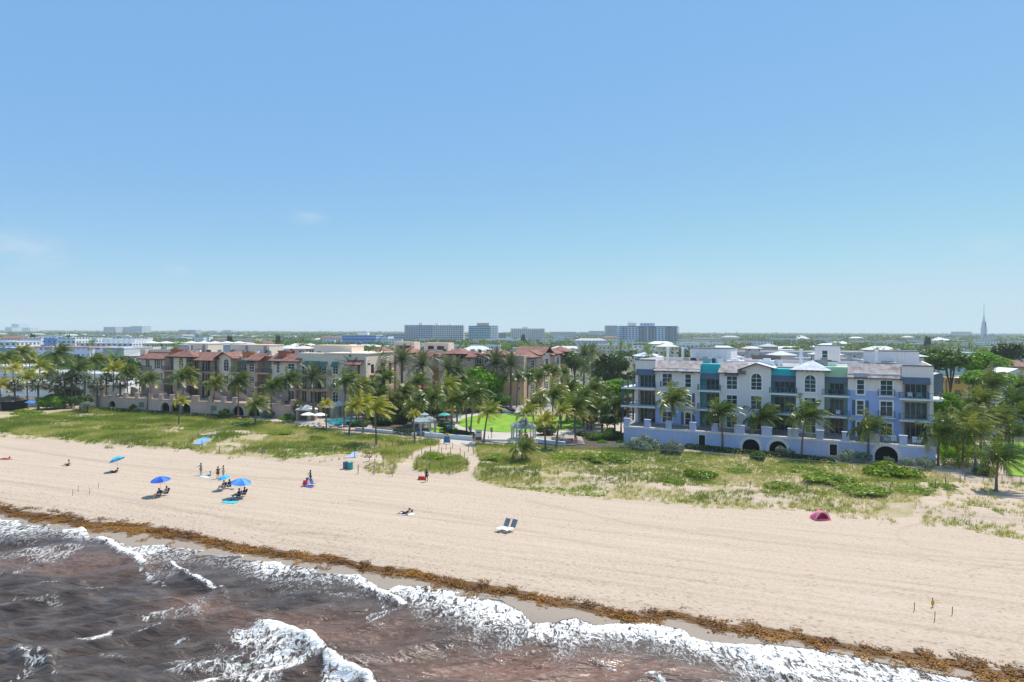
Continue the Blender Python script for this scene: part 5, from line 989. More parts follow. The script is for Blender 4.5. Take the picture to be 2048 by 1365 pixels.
# dune sea grape mounds
DG = [(1786, 950, 60, 0, 'largest sea grape mound below the pale blue wall'), (1655, 962, 44, 1, 'bright sea grape patch left of the largest mound'), (1610, 945, 34, 1, 'yellow green patch on the dune'), (1400, 953, 36, 0, 'bright sea grape patch in the middle of the right dune'), (1215, 921, 44, 1, 'sea grape patch left on the right dune'), (1130, 916, 28, 1, 'green creeper patch by the slim palm'), (1000, 918, 26, 1, 'green creeper patch right of the beach path'), (868, 918, 26, 0, 'sea grape mound on the roped sand island'), (905, 918, 18, 1, 'green creeper on the roped sand island'), (1350, 965, 22, 1, 'low green patch on the sandy part of the dune'), (1560, 975, 30, 1, 'grey green creeper patch above the beach'), (1720, 984, 50, 1, 'wide creeper patch below the largest mound'), (1830, 985, 34, 1, 'creeper patch at the rope fence'),
      (500, 850, 34, 1, 'bright creeper patch by the boardwalk'), (560, 868, 26, 1, 'creeper patch above the fence posts'), (640, 862, 18, 1, 'bright creeper right of the thin palm'), (635, 880, 22, 0, 'bright bush in the middle of the left dune'), (180, 842, 24, 0, 'sea grape patch before the single arch'), (228, 858, 22, 0, 'sea grape patch right of the log'), (130, 838, 16, 1, 'small green patch at the left'), (380, 863, 22, 1, 'flat green patch left of the boardwalk'), (740, 875, 20, 1, 'grey green patch left of the large yellow palm'), (1335, 928, 16, 1, 'yellow bush before the silvery bushes'), (1480, 945, 24, 1, 'creeper patch before the twin arches'), (1885, 975, 24, 1, 'creeper strip beside the wooden handrail')]
for u, v, rp, i, lab in DG:
    p = GT(u, v); r_ = rp * p.y / F; e = empty('sea_grape', (p.x, p.y, p.z), random.random() * 6, lab, 'shrub'); mesh_ob('foliage', CR[('g', i)], e, (0, 0, .12 * r_), (r_, r_, r_ * (.75 if i == 0 else .42)))
# --- dune grass
def grass(n, polyf, hgt, nb, wd, seed, ml, name, label, thin=.35, lo=0.32):
    r = np.random.default_rng(seed); s = r.uniform(-170, 80, n); tq = r.uniform(84, 140, n); x = s * E1[0] + tq * E2[0]; y = s * E1[1] + tq * E2[1]; z = terrain(x, y); u, v = proj(x, y, z)
    k = polyf(u, v, x, y, r) & (u > -60) & (u < 2110); x, y, z, u = x[k], y[k], z[k], u[k]; m = len(x); pz = fbm(x * .1, y * .1, seed + 3, 3)
    X_ = np.repeat(x, nb) + r.normal(0, .13, m * nb); Y_ = np.repeat(y, nb) + r.normal(0, .13, m * nb); Z_ = np.repeat(z, nb); H_ = hgt * r.uniform(.55, 1.25, m * nb) * np.repeat((.7 + .6 * pz) * np.where(u > 1080, .72, 1.0), nb); a = r.uniform(0, 6.28, m * nb); ln = r.uniform(.2, 1.0, m * nb) * H_
    bx, by = np.cos(a) * wd, np.sin(a) * wd; tx = X_ + np.cos(a + 1.6) * ln + .22 * H_; ty = Y_ + np.sin(a + 1.6) * ln
    V = np.stack([np.stack([X_ - bx, Y_ - by, Z_ - .05], -1), np.stack([X_ + bx, Y_ + by, Z_ - .05], -1), np.stack([tx, ty, Z_ + H_], -1)], 1).reshape(-1, 3)
    sp_ = np.repeat(fbm(x * .16, y * .16, seed + 9, 4), nb); sh = np.clip(.50 + np.repeat(np.where(u > 1080, .16, 0), nb) + (sp_ - .5) * 2.5 + np.repeat(fbm(x * .05, y * .07, seed + 31, 3) - .5, nb) * 1.1 + r.normal(0, .16, m * nb), 0, 1)
    tag(link(name, npmesh(name, V, np.arange(3 * m * nb).reshape(-1, 3), sh), ml), label, 'grass', kind='stuff')
def pf(u, v, x, y, r):
    base = inpoly(u, v, DUNE) | inpoly(u, v, ISL); front = np.interp(u, [p[0] for p in DF], [p[1] for p in DF]); rag = fbm(x * .5, y * .5, 7, 3)
    right = u > 1080; dens = np.where(right, .70, .95) * sstep(.30, .54, fbm(x * .16, y * .22, 77, 3) + np.where(right, .0, .08) - .16 * ((u > 430) & (u < 760) & (v > 862)))
    dens = np.where((u > 1080) & (v < front - 45), np.maximum(dens, .75), dens)
    ok = base & (v < front - 6 * rag) & (r.random(len(u)) < dens)
    stray = (~base) & (v > front) & (v < front + np.where(right, 26, 7)) & (rag > .6) & (r.random(len(u)) < .4) & ~((u > 800) & (u < 950))
    sc_ = (u > 1840) & (v > 965) & (v < front + 20) & (rag > .52) & (r.random(len(u)) < .4)
    fen = inpoly(u, v, [(722, 936), (745, 926), (795, 930), (787, 950), (745, 948)]) & (r.random(len(u)) < .6)
    matz = inpoly(u, v, [(380, 892), (404, 868), (438, 864), (424, 882), (408, 896)]) | inpoly(u, v, [(686, 920), (706, 902), (720, 902), (720, 914), (712, 922)])
    ok = ok | (inpoly(u, v, ISL) & (r.random(len(u)) < .9))
    return ((ok & ~((u > 1840) & (v > 965))) | stray | sc_ | fen) & ~matz
M_GRS = leafmat('dune_grass', (0.16, 0.23, 0.03), (0.50, 0.50, 0.11), (0.70, 0.58, 0.28), .7, .5)
grass(95000, pf, .58, 9, .030, 5, M_GRS, 'dune_grass', 'yellow green dune grass with sandy gaps')
def pf2(u, v, x, y, r): return (inpoly(u, v, DUNE) | inpoly(u, v, ISL)) & (fbm(x * .14, y * .2, 177, 3) > np.where((u > 1080), .58, .57)) & ~((u > 1840) & (v > 965))
M_GC = leafmat('ground_cover', (0.09, 0.20, 0.015), (0.28, 0.42, 0.03), (0.46, 0.52, 0.07), .6, .5)
grass(80000, pf2, .24, 8, .055, 15, M_GC, 'ground_cover', 'bright low creepers spreading over the dune')
# ================= PARK, PATHS, POOL =================
def sheet(name, pts, z, m, label, kind='structure', px=True):
    P_ = [G(u, v, z) for u, v in pts] if px else [Vector((a, b_, z)) for a, b_ in pts]
    mb = MB().add([tuple(p) for p in P_], [tuple(range(len(P_)))[::-1] if False else tuple(range(len(P_)))]); o = mb.build(name, m); tag(o, label, kind=kind); return o
def smoothp(pts, k=6):
    out = []; n = len(pts)
    for i in range(n):
        p0, p1, p2, p3 = (np.array(pts[(i + j) % n], float) for j in (-1, 0, 1, 2))
        for t_ in np.linspace(0, 1, k, endpoint=False): out.append(tuple(.5 * ((2 * p1) + (p2 - p0) * t_ + (2 * p0 - 5 * p1 + 4 * p2 - p3) * t_ ** 2 + (3 * p1 - p0 - 3 * p2 + p3) * t_ ** 3)))
    return out
M_LAWN, t, b = newmat('lawn'); b.inputs['Roughness'].default_value = .9; co = coords(t); L(t, ramp(t, math_(t, 'ADD', math_(t, 'MULTIPLY', noise(t, .35, co, 4), .6), math_(t, 'MULTIPLY', noise(t, 6, co, 3), .4)), [(.35, (.10, .22, .008)), (.5, (.19, .36, .012)), (.68, (.28, .44, .02))]).outputs[0], b.inputs['Base Color']); bump(t, noise(t, 14, co, 3), b, .6, .05)
M_CONC = mat('pale_concrete', (.52, .45, .38), .9, .1, .4); M_ASPH = mat('pale_asphalt', (.36, .33, .31), .92, .12, .3); M_PAVE = mat('park_paving', (.40, .32, .26), .9, .14, .8); M_MULCH = mat('mulch_soil', (.09, .07, .045), .95, .3, .8); M_BRICK = mat('brick_path_paving', (.50, .32, .25), .9, .15, 1.5)
sheet('park_soil', [(600, 790), (1400, 790), (1262, 905), (1150, 899), (960, 884), (880, 877), (690, 862), (560, 848)], .004, M_MULCH, 'dark soil under the palms')  # soil sheet in dark mulch brown
sheet('street', [(985, 772), (1120, 772), (1290, 800), (1262, 862), (1150, 842), (990, 828), (960, 812)], .03, M_ASPH, 'pale street end beyond the round lawn')
sheet('promenade', smoothp([(884, 850), (905, 838), (940, 828), (1000, 822), (1080, 824), (1160, 832), (1250, 850), (1240, 868), (1150, 868), (1115, 878), (1060, 887), (1010, 886), (960, 880), (935, 868), (900, 862)], 4), .06, M_CONC, 'pale concrete promenade around the lawn')
sheet('lawn', smoothp([(915, 846), (935, 835), (982, 829), (1050, 829), (1110, 833), (1165, 842), (1160, 856), (1100, 862), (1025, 865), (968, 862), (930, 855)], 5), .10, M_LAWN, 'bright green round lawn')
sheet('path', [(878, 879), (930, 879), (955, 886), (948, 900), (928, 905), (905, 896), (880, 892)], .05, M_CONC, 'concrete beach entrance')
sheet('picnic_yard', [(1080, 872), (1160, 868), (1170, 888), (1125, 891), (1068, 886)], .11, M_PAVE, 'paved picnic yard'); sheet('play_yard', [(840, 846), (880, 843), (885, 852), (850, 856)], .05, M_PAVE, 'reddish paved sitting area')
sheet('small_lawn', [(845, 855), (905, 852), (925, 862), (870, 866)], .07, M_LAWN, 'patch of lawn behind the bins')
sheet('pool_deck', [(583, 846), (640, 822), (735, 818), (745, 856), (700, 860), (585, 856)], .05, mat('pool_deck_paving', (.50, .37, .30), .85, .1), 'rose paved pool deck')
M_POOL, t, b = newmat('pool_water'); b.inputs['Base Color'].default_value = (.01, .30, .33, 1); b.inputs['Roughness'].default_value = .08; bump(t, noise(t, 2.5, coords(t), 3), b, .3, .05)
sheet('pool_water', smoothp([(648, 841), (672, 838), (712, 835), (716, 848), (690, 852), (662, 849)], 4), .09, M_POOL, 'turquoise swimming pool')
sheet('brick_path', [(1888, 880), (1902, 880), (1940, 947), (1910, 947)], .05, M_BRICK, 'brick footpath along the building'); sheet('paved_yard', [(1945, 868), (1985, 868), (1990, 925), (1955, 930)], .05, M_CONC, 'pale paved yard'); sheet('side_lawn', [(1990, 885), (2120, 885), (2140, 960), (2020, 952), (1995, 915)], .05, M_LAWN, 'fenced lawn at the right'); sheet('rear_lawn', [(1965, 848), (2100, 848), (2100, 868), (1965, 862)], .05, M_LAWN, 'lawn strip behind the palms')
WB = mat('pale_blue_wall', (.62, .68, .74), .8, .08, streak=.2)
def lwall(a, b_, h, w_, m, label, name='garden_wall', cat='wall'):
    a, b_ = G(*a), G(*b_); d = (b_ - a); l = d.length; e = empty(name, a, math.atan2(d.y, d.x), label, cat); MB().box(0, l, -w_ / 2, w_ / 2, -.3, h).build('wall', m, e); MB().box(-.06, l + .06, -w_ / 2 - .06, w_ / 2 + .06, h, h + .1).build('coping', m, e); return e
lwall((712, 861), (832, 873), .55, .35, WB, 'low pale blue garden wall behind the large yellow palm'); lwall((850, 874), (944, 882), .8, .35, WB, 'white garden wall ending at the beach entrance'); lwall((1056, 884), (1130, 893), .7, .4, WB, 'low pale blue garden wall before the picnic tables'); lwall((965, 883), (1056, 884), .35, .4, WB, 'lowest pale kerb wall between entrance and right pavilion')
# ---- small things kit
CHR = mat('chrome_white', (.75, .75, .75), .35, .04); POST = mat('weathered_post', (.22, .18, .13), .95, .2, 3); ROPE = mat('rope', (.45, .36, .24), .95, .1); WOOD = mat('weathered_wood', (.33, .27, .20), .9, .2, 2)
def on(u, v): return GT(u, v)
def pavilion(u, v, label, R_=2.35, rz=.2):
    p = on(u, v); e = empty('pavilion', (p.x, p.y, p.z), rz, label, 'pavilion'); rm = tilemat('sea_green_metal', (.42, .50, .45), (.24, .33, .29)); W_ = mat('pavilion_white', (.66, .66, .62), .7, .05)
    n = 8; mb = MB().lathe([(R_ + .35, 2.52), (R_ + .33, 2.66), (.85, 3.5), (.02, 3.52)], n, a0=R(22.5)); o = mb.build('roof', [rm], e)
    sm = MB()
    for k in range(n):
        a = R(22.5) + k * 2 * math.pi / n; sm.tube([((R_ + .34) * math.cos(a), (R_ + .34) * math.sin(a), 2.70), (.86 * math.cos(a), .86 * math.sin(a), 3.55)], .045, 5)
        for j in (.33, .66):
            a2 = a + j * 2 * math.pi / n; rr = (R_ + .34) * math.cos(math.pi / n) / math.cos((j - .5) * 2 * math.pi / n); sm.tube([(rr * math.cos(a2), rr * math.sin(a2), 2.69), (.8 * math.cos(a2), .8 * math.sin(a2), 3.53)], .025, 4)
    sm.build('roof_rib', [mat('pale_rib', (.72, .76, .72), .6, .03)], e); e.children[-1].name = 'ribbing'
    MB().lathe([(.72, 3.45), (.72, 3.85)], n, a0=R(22.5)).build('cupola', [W_], e); MB().lathe([(1.0, 3.83), (1.0, 3.88), (.12, 4.25), (.05, 4.45), (.0, 4.5)], n, a0=R(22.5)).build('cupola_roof', [rm], e)
    MB().lathe([(R_ + .3, 2.36), (R_ + .3, 2.53), (R_ + .1, 2.53), (R_ + .1, 2.36), (R_ + .3, 2.36)], n, a0=R(22.5)).build('fascia', [W_], e)
    for k in range(n):
        a = R(22.5) + k * 2 * math.pi / n; MB().box(-.13, .13, -.13, .13, 0, 2.4).box(-.19, .19, -.19, .19, 0, .18).box(-.19, .19, -.19, .19, 2.2, 2.38).build('post', [W_], e).location = (R_ * math.cos(a), R_ * math.sin(a), 0)
    MB().lathe([(R_ + .3, -.1), (R_ + .3, .07), (0, .07)], n, a0=R(22.5)).build('floor', [M_CONC], e)
    return e
pavilion(849, 867, 'left pavilion with green metal roof behind the dune grass'); pavilion(1047, 879, 'right pavilion with green metal roof before the lawn')
def umbrella(label, p, h, r_, cols, tilt=(0, 0), name='beach_umbrella', cat='umbrella', scallop=.12, n=8, group=None, rz=0, pole_out=0.0, ht=.42):
    e = empty(name, p, rz, label, cat, group); T = Matrix.Translation((0, 0, h)) @ Matrix.Rotation(tilt[0], 4, 'X') @ Matrix.Rotation(tilt[1], 4, 'Y')
    mb = MB(); K = 5
    for k in range(n):
        a0, a1 = 2 * math.pi * k / n, 2 * math.pi * (k + 1) / n; vs = []
        for i in range(K + 1):
            q = i / K; z = ht * r_ * (1 - q ** 1.7) * 1.0
            for j in range(4):
                a = a0 + (a1 - a0) * j / 3; rr = q * r_ * (1 - scallop * math.sin(math.pi * j / 3) * q); vs.append((rr * math.cos(a), rr * math.sin(a), z + .0 - .03 * r_ * math.sin(math.pi * j / 3) * q))
        fs = [(i * 4 + j, i * 4 + j + 1, (i + 1) * 4 + j + 1, (i + 1) * 4 + j) for i in range(K) for j in range(3)]; mb.add(vs, fs, k % len(cols))
        b0 = len(mb.v); mb.add([(x, y, z - .015) for x, y, z in vs], [f[::-1] for f in fs], k % len(cols))
    mb.xf(T); mb.build('canopy', cols, e, True)
    rb_ = MB()
    for k in range(n): a = 2 * math.pi * k / n; rb_.tube([(0, 0, ht * r_ * .93), (r_ * .5 * math.cos(a), r_ * .5 * math.sin(a), ht * r_ * .66), (r_ * math.cos(a), r_ * math.sin(a), -.02)], .012, 4)
    rb_.xf(T); rb_.build('ribs', CHR, e).name = 'rib_frame'
    top = T @ Vector((0, 0, ht * r_ + .06)); MB().tube([(pole_out, 0, -.2), (pole_out * .3, 0, h * .62), tuple(T @ Vector((0, 0, 0))), tuple(top)], .022, 6).build('pole', CHR, e); return e
fab = lambda n_, c: mat(n_, c, .75, .06, 2)
F_CY, F_NB, F_LB, F_BL = fab('cyan_canvas', (.03, .45, .72)), fab('navy_canvas', (.02, .07, .45)), fab('light_blue_canvas', (.06, .42, .82)), fab('royal_canvas', (.03, .20, .72)); F_BL2 = fab('sky_canvas', (.12, .36, .85))
F_PK, F_TL, F_CO, F_WH, F_OR, F_RD = fab('pink_fabric', (.72, .05, .16)), fab('turquoise_canvas', (.03, .45, .42)), fab('coral_canvas', (.75, .22, .20)), fab('white_canvas', (.78, .74, .66)), fab('orange_canvas', (.85, .22, .04)), fab('red_fabric', (.55, .05, .03))
F_BK = fab('black_fabric', (.02, .02, .025)); F_GY = fab('grey_mesh', (.22, .22, .23)); F_TOW = fab('white_towel', (.8, .8, .8)); F_BT = fab('blue_fabric', (.03, .06, .35)); F_TQ = fab('turquoise_towel', (.02, .55, .72)); SK1 = mat('skin', (.48, .27, .18), .6, .03); SK2 = mat('dark_skin', (.14, .07, .045), .6, .03); SK3 = mat('pale_skin', (.62, .38, .28), .6, .03); HAIR = mat('dark_hair', (.02, .014, .01), .6, .1); HAIRB = mat('brown_hair', (.10, .05, .025), .6, .1); KH = fab('khaki_cloth', (.35, .30, .22)); SHB = fab('blue_white_shirt', (.16, .22, .42)); SWG = fab('aqua_shorts', (.35, .55, .55)); SWD = fab('dark_swimsuit', (.03, .03, .03)); GRS_ = fab('grey_shirt', (.30, .36, .36)); F_PKL = fab('rose_towel', (.65, .12, .16))
# ---- people: joints -> skinned body
POSES = {
 'stand': dict(pel=(0, 0, .93), chest=(0, 0, 1.28), neck=(0, .01, 1.48), head=(0, -.02, 1.60), shl=(-.18, 0, 1.42), ell=(-.25, .04, 1.16), hal=(-.26, -.06, .93), shr=(.18, 0, 1.42), elr=(.26, .0, 1.16), har=(.24, -.14, .98), hil=(-.09, 0, .90), knl=(-.11, -.02, .50), anl=(-.12, .03, .08), tol=(-.13, -.14, .03), hir=(.09, 0, .90), knr=(.11, -.03, .50), anr=(.12, .0, .08), tor=(.14, -.16, .03)),
}
def vary(base, **k): d = dict(POSES[base]); d.update(k); return d
POSES['reach'] = vary('stand', ell=(-.36, -.14, 1.26), hal=(-.52, -.30, 1.20), elr=(.27, -.10, 1.18), har=(.12, -.28, 1.12))
POSES['sit'] = dict(pel=(0, 0, .34), chest=(0, .12, .68), neck=(0, .17, .88), head=(0, .14, 1.0), shl=(-.18, .16, .82), ell=(-.26, .02, .58), hal=(-.20, -.22, .52), shr=(.18, .16, .82), elr=(.26, .02, .58), har=(.20, -.22, .52), hil=(-.10, -.02, .34), knl=(-.13, -.42, .52), anl=(-.14, -.68, .14), tol=(-.15, -.84, .08), hir=(.10, -.02, .34), knr=(.13, -.44, .50), anr=(.14, -.74, .14), tor=(.15, -.88, .09))
POSES['sand'] = dict(pel=(0, 0, .12), chest=(0, .10, .46), neck=(0, .10, .66), head=(0, .06, .78), shl=(-.18, .10, .60), ell=(-.27, .18, .34), hal=(-.24, .26, .06), shr=(.18, .10, .60), elr=(.26, -.05, .38), har=(.18, -.28, .34), hil=(-.10, -.03, .12), knl=(-.13, -.42, .36), anl=(-.13, -.70, .07), tol=(-.14, -.86, .05), hir=(.10, -.03, .12), knr=(.14, -.46, .20), anr=(.16, -.85, .07), tor=(.18, -.97, .12))
POSES['lie'] = dict(pel=(0, 0, .13), chest=(0, .36, .16), neck=(0, .55, .20), head=(0, .68, .26), shl=(-.18, .48, .17), ell=(-.30, .56, .06), hal=(-.16, .74, .08), shr=(.18, .48, .17), elr=(.30, .56, .06), har=(.16, .74, .08), hil=(-.09, -.04, .12), knl=(-.11, -.46, .10), anl=(-.12, -.88, .07), tol=(-.12, -1.0, .04), hir=(.09, -.04, .12), knr=(.11, -.46, .10), anr=(.13, -.88, .07), tor=(.14, -1.0, .04))
POSES['recline'] = dict(pel=(0, 0, .12), chest=(0, .30, .30), neck=(0, .44, .44), head=(0, .50, .57), shl=(-.18, .40, .40), ell=(-.28, .48, .12), hal=(-.24, .26, .08), shr=(.18, .40, .40), elr=(.28, .48, .12), har=(.24, .26, .08), hil=(-.10, -.04, .12), knl=(-.12, -.44, .34), anl=(-.12, -.74, .07), tol=(-.13, -.88, .05), hir=(.10, -.04, .12), knr=(.12, -.47, .10), anr=(.13, -.90, .07), tor=(.15, -1.0, .12))
POSES['bend'] = vary('stand', pel=(0, .10, .88), chest=(0, -.22, 1.06), neck=(0, -.42, 1.10), head=(0, -.54, 1.06), shl=(-.18, -.36, 1.06), ell=(-.22, -.42, .80), hal=(-.18, -.50, .58), shr=(.18, -.36, 1.06), elr=(.22, -.42, .80), har=(.18, -.50, .58), hil=(-.09, .08, .86), hir=(.09, .08, .86))
ED = [('pel', 'chest'), ('chest', 'neck'), ('neck', 'head'), ('chest', 'shl'), ('shl', 'ell'), ('ell', 'hal'), ('chest', 'shr'), ('shr', 'elr'), ('elr', 'har'), ('pel', 'hil'), ('hil', 'knl'), ('knl', 'anl'), ('anl', 'tol'), ('pel', 'hir'), ('hir', 'knr'), ('knr', 'anr'), ('anr', 'tor')]
RAD = dict(pel=(.14, .11), chest=(.155, .11), neck=(.055, .055), head=(.085, .10), shl=.062, shr=.062, ell=.042, elr=.042, hal=.032, har=.032, hil=.10, hir=.10, knl=.062, knr=.062, anl=.042, anr=.042, tol=.035, tor=.035)
def skin_ob(name, verts, edges, rads, root, m, parent, lv=1):
    me = bpy.data.meshes.new(name); me.from_pydata(verts, edges, []); o = link(name, me, m, parent); md = o.modifiers.new('skin', 'SKIN'); md.use_smooth_shade = True
    sv_ = me.skin_vertices[0].data if me.skin_vertices else None
    if sv_ is None:
        bpy.context.view_layer.objects.active = o; bm = bmesh.new(); bm.from_mesh(me); bm.verts.layers.skin.verify(); bm.to_mesh(me); bm.free(); sv_ = me.skin_vertices[0].data
    for i, r_ in enumerate(rads): sv_[i].radius = r_ if isinstance(r_, tuple) else (r_, r_)
    sv_[root].use_root = True; s2_ = o.modifiers.new('sub', 'SUBSURF'); s2_.levels = lv; s2_.render_levels = lv; return o
def person(label, u, v, rz, pose, skin, top=None, bottom=None, hair=HAIR, hat=None, k=1.0, sleeves=True, dz=0, p=None):
    p = p or on(u, v); e = empty('person', (p.x, p.y, p.z + dz), rz, label, 'person'); e.scale = (k, k, k); q = {a: Vector(b_) for a, b_ in POSES[pose].items()}
    names = list(q); vs = [tuple(q[n_]) for n_ in names]; es = [(names.index(a), names.index(b_)) for a, b_ in ED]; rs = [RAD[n_] for n_ in names]
    for sd_ in 'lr':                # hands: palm and five fingers
        h_, el_ = q['ha' + sd_], q['el' + sd_]; d = (h_ - el_).normalized(); sdv = d.cross(Vector((0, 0, 1))); sdv = sdv.normalized() if sdv.length > .1 else Vector((1, 0, 0)); hi = names.index('ha' + sd_); pi = len(vs); vs.append(tuple(h_ + d * .07)); rs.append((.032, .014)); es.append((hi, pi))
        for f in range(4): c0 = h_ + d * .10 + sdv * (.024 * (f - 1.5)); b0 = len(vs); vs += [tuple(c0 + d * .03), tuple(c0 + d * (.065 - .008 * abs(f - 1.3)) + Vector((0, 0, -.02)))]; rs += [.009, .008]; es += [(pi, b0), (b0, b0 + 1)]
        b0 = len(vs); vs += [tuple(h_ + d * .05 + sdv * .045), tuple(h_ + d * .08 + sdv * .06)]; rs += [.010, .009]; es += [(pi, b0), (b0, b0 + 1)]
    skin_ob('body', vs, es, rs, 0, skin, e)
    if top: 
        ns = ['pel', 'chest', 'neck', 'shl', 'shr', 'ell', 'elr']; vv = [q['pel'] * 1.0, q['chest'], q['chest'].lerp(q['neck'], .75), q['shl'], q['shr'], q['shl'].lerp(q['ell'], .75 if sleeves else .1), q['shr'].lerp(q['elr'], .75 if sleeves else .1)]
        skin_ob('shirt', [tuple(a) for a in vv], [(0, 1), (1, 2), (1, 3), (1, 4), (3, 5), (4, 6)], [(.16, .13), (.175, .13), (.07, .07), .075, .075, .065, .065], 0, top, e)
    if bottom:
        vv = [q['pel'].lerp(q['chest'], .12), q['hil'], q['hir'], q['hil'].lerp(q['knl'], .75), q['hir'].lerp(q['knr'], .75)]; skin_ob('shorts', [tuple(a) for a in vv], [(0, 1), (0, 2), (1, 3), (2, 4)], [(.165, .135), .118, .118, .105, .105], 0, bottom, e)
    hd = q['head'] + (q['head'] - q['neck']).normalized() * .05; mb = MB(); mb.lathe([(.0, .15), (.07, .13), (.105, .07), (.112, 0), (.098, -.08), (.06, -.1)], 10); mb.xf(Matrix.Translation(hd + Vector((0, .018, .012)))); mb.build('hair', hair, e, True)
    fc = MB(); [fc.box(x - .012, x + .012, -.118, -.09, -.012, .006) for x in (-.035, .035)]; fc.box(-.025, .025, -.114, -.09, -.065, -.055); fc.xf(Matrix.Translation(hd)); fc.build('face', HAIR, e)
    nz = MB().add([(-.015, -.095, -.035), (.015, -.095, -.035), (0, -.13, -.03), (0, -.10, .01)], [(0, 1, 2), (0, 2, 3), (1, 3, 2)]); nz.xf(Matrix.Translation(hd)); nz.build('nose', skin, e)
    if hat: MB().lathe([(.0, .17), (.10, .15), (.125, .06), (.24, .04), (.24, .03), (.11, .03)], 12).xf(Matrix.Translation(hd)).build('hat', hat, e, True)
    return e
def chair(label, u, v, rz, m, p=None, name='beach_chair'):
    p = p or on(u, v); e = empty(name, p, rz, label, 'chair')
    MB().add([(-.27, -.28, .30), (.27, -.28, .30), (.27, .18, .22), (-.27, .18, .22), (-.27, -.28, .27), (.27, -.28, .27), (.27, .18, .19), (-.27, .18, .19)], [(0, 1, 2, 3), (7, 6, 5, 4), (0, 4, 5, 1), (1, 5, 6, 2), (2, 6, 7, 3), (3, 7, 4, 0)]).build('seat', m, e)
    MB().add([(-.27, .18, .22), (.27, .18, .22), (.27, .46, .86), (-.27, .46, .86), (-.27, .21, .20), (.27, .21, .20), (.27, .49, .85), (-.27, .49, .85)], [(0, 1, 2, 3), (7, 6, 5, 4), (0, 4, 5, 1), (1, 5, 6, 2), (2, 6, 7, 3), (3, 7, 4, 0)]).build('backrest', m, e)
    fr = MB()
    for x in (-.29, .29): fr.tube([(x, -.32, 0), (x, -.28, .48), (x, .3, .48)], .014, 5).tube([(x, .35, 0), (x, -.1, .30)], .014, 5).tube([(x, .15, .2), (x, .49, .88)], .014, 5)
    fr.build('frame', CHR, e); return e
def towel(label, u, v, rz, w_, l, m, p=None):
    p = p or on(u, v); mb = MB(); n = 8; r = random.Random(int(u))
    vs = [(-w_ / 2 + w_ * i / n + r.uniform(-.02, .02), -l / 2 + l * j / n + r.uniform(-.02, .02), .03 + r.uniform(0, .03)) for j in range(n + 1) for i in range(n + 1)]; mb.add(vs, [(j * (n + 1) + i, j * (n + 1) + i + 1, (j + 1) * (n + 1) + i + 1, (j + 1) * (n + 1) + i) for j in range(n) for i in range(n)])
    o = mb.build('towel', m, None, True); o.location = p; o.rotation_euler = (0, 0, rz); return tag(o, label, 'towel')
towel('rose towel under the person at the left edge', 12, 919, R(80), 1.0, 1.9, F_PKL); person('person lying face down on a rose towel at the left edge', 9, 919, R(-75), 'lie', SK1, None, F_PKL)
person('person in grey shirt sitting alone on the sand with stretched legs', 137, 932, R(-70), 'sand', SK1, GRS_, F_BK)
pU = on(229, 944); umbrella('tilted cyan umbrella over a lying person', (pU.x + .3, pU.y + .2, pU.z), 1.75, 1.15, [F_CY, F_LB], (R(-6), R(-24)), rz=0); person('dark clad person lying on the side under the tilted cyan umbrella', 228, 946, R(-80), 'recline', SK1, F_BK, F_BK)
pU = on(321, 992); umbrella('dark blue umbrella over two seated people', pU, 1.95, 1.25, [F_NB, F_BL], (R(4), R(-4)))
chair('dark chair of the left person under the dark blue umbrella', 316, 996, R(-25), F_BK); person('person in black on the left chair under the dark blue umbrella', 316, 996, R(-25), 'sit', SK1, F_BK, F_BK); chair('dark chair of the right person under the dark blue umbrella', 331, 991, R(-30), F_BK); person('person in grey on the right chair under the dark blue umbrella', 331, 991, R(-30), 'sit', SK1, GRS_, F_BK, HAIRB)
person('standing man in blue and white shirt and khaki shorts with one arm out', 402, 951, R(-20), 'reach', SK1, SHB, KH)
towel('light blue towel at the feet of the man in the patterned shirt', 405, 953, R(60), .8, .9, F_TQ); towel('white towel between the patterned shirt man and the seated child', 411, 955, R(70), .7, 1.6, F_TOW)
person('small child in a dark blue sun hat sitting on the sand', 420, 953, R(-60), 'sand', SK3, F_TQ, F_TL, hat=F_BT, k=.75)
person('standing woman in dark swimsuit facing the person in aqua shorts', 436, 958, R(35), 'stand', SK1, SWD, SWD, HAIRB, sleeves=False); person('standing shirtless person in aqua shorts', 447, 956, R(-35), 'reach', SK1, None, SWG, HAIRB)
pU = on(448, 981); umbrella('small light blue umbrella above the two people in the chairs', pU, 1.6, .85, [F_LB, F_CY], (R(6), R(-12)))
for u, v, s_, b_, w_ in ((446, 979, F_BK, GRS_, 'left'), (457, 977, F_BK, SWD, 'right')): chair(f'{w_} dark chair below the small light blue umbrella', u, v, R(-35), F_BK); person(f'{w_} person in black sitting below the small light blue umbrella', u, v, R(-35), 'sit', SK1 if w_ == 'left' else SK2, s_, b_)
towel('dark blue bag cloth between the two rightmost blue umbrellas', 464, 979, 0, .5, .5, F_BT)
pU = on(482, 996); umbrella('bright blue umbrella at the right end of the beach group', pU, 1.9, 1.3, [F_BL, F_BL2], (R(5), R(5)))
for u, v, w_, c_ in ((476, 996, 'left', F_BK), (487, 993, 'right', F_BK)): chair(f'{w_} dark chair under the bright blue umbrella', u, v, R(-50), F_BK); person(f'{w_} seated person in black under the bright blue umbrella', u, v, R(-50), 'sit', SK2, c_, F_BK)
towel('turquoise patterned towel in front of the bright blue umbrella', 460, 1005, R(75), 1.0, 1.9, F_TQ); person('child with teal hat sitting on the turquoise patterned towel', 464, 1001, R(-60), 'sand', SK3, F_TQ, F_BT, hat=F_TL, k=.7)
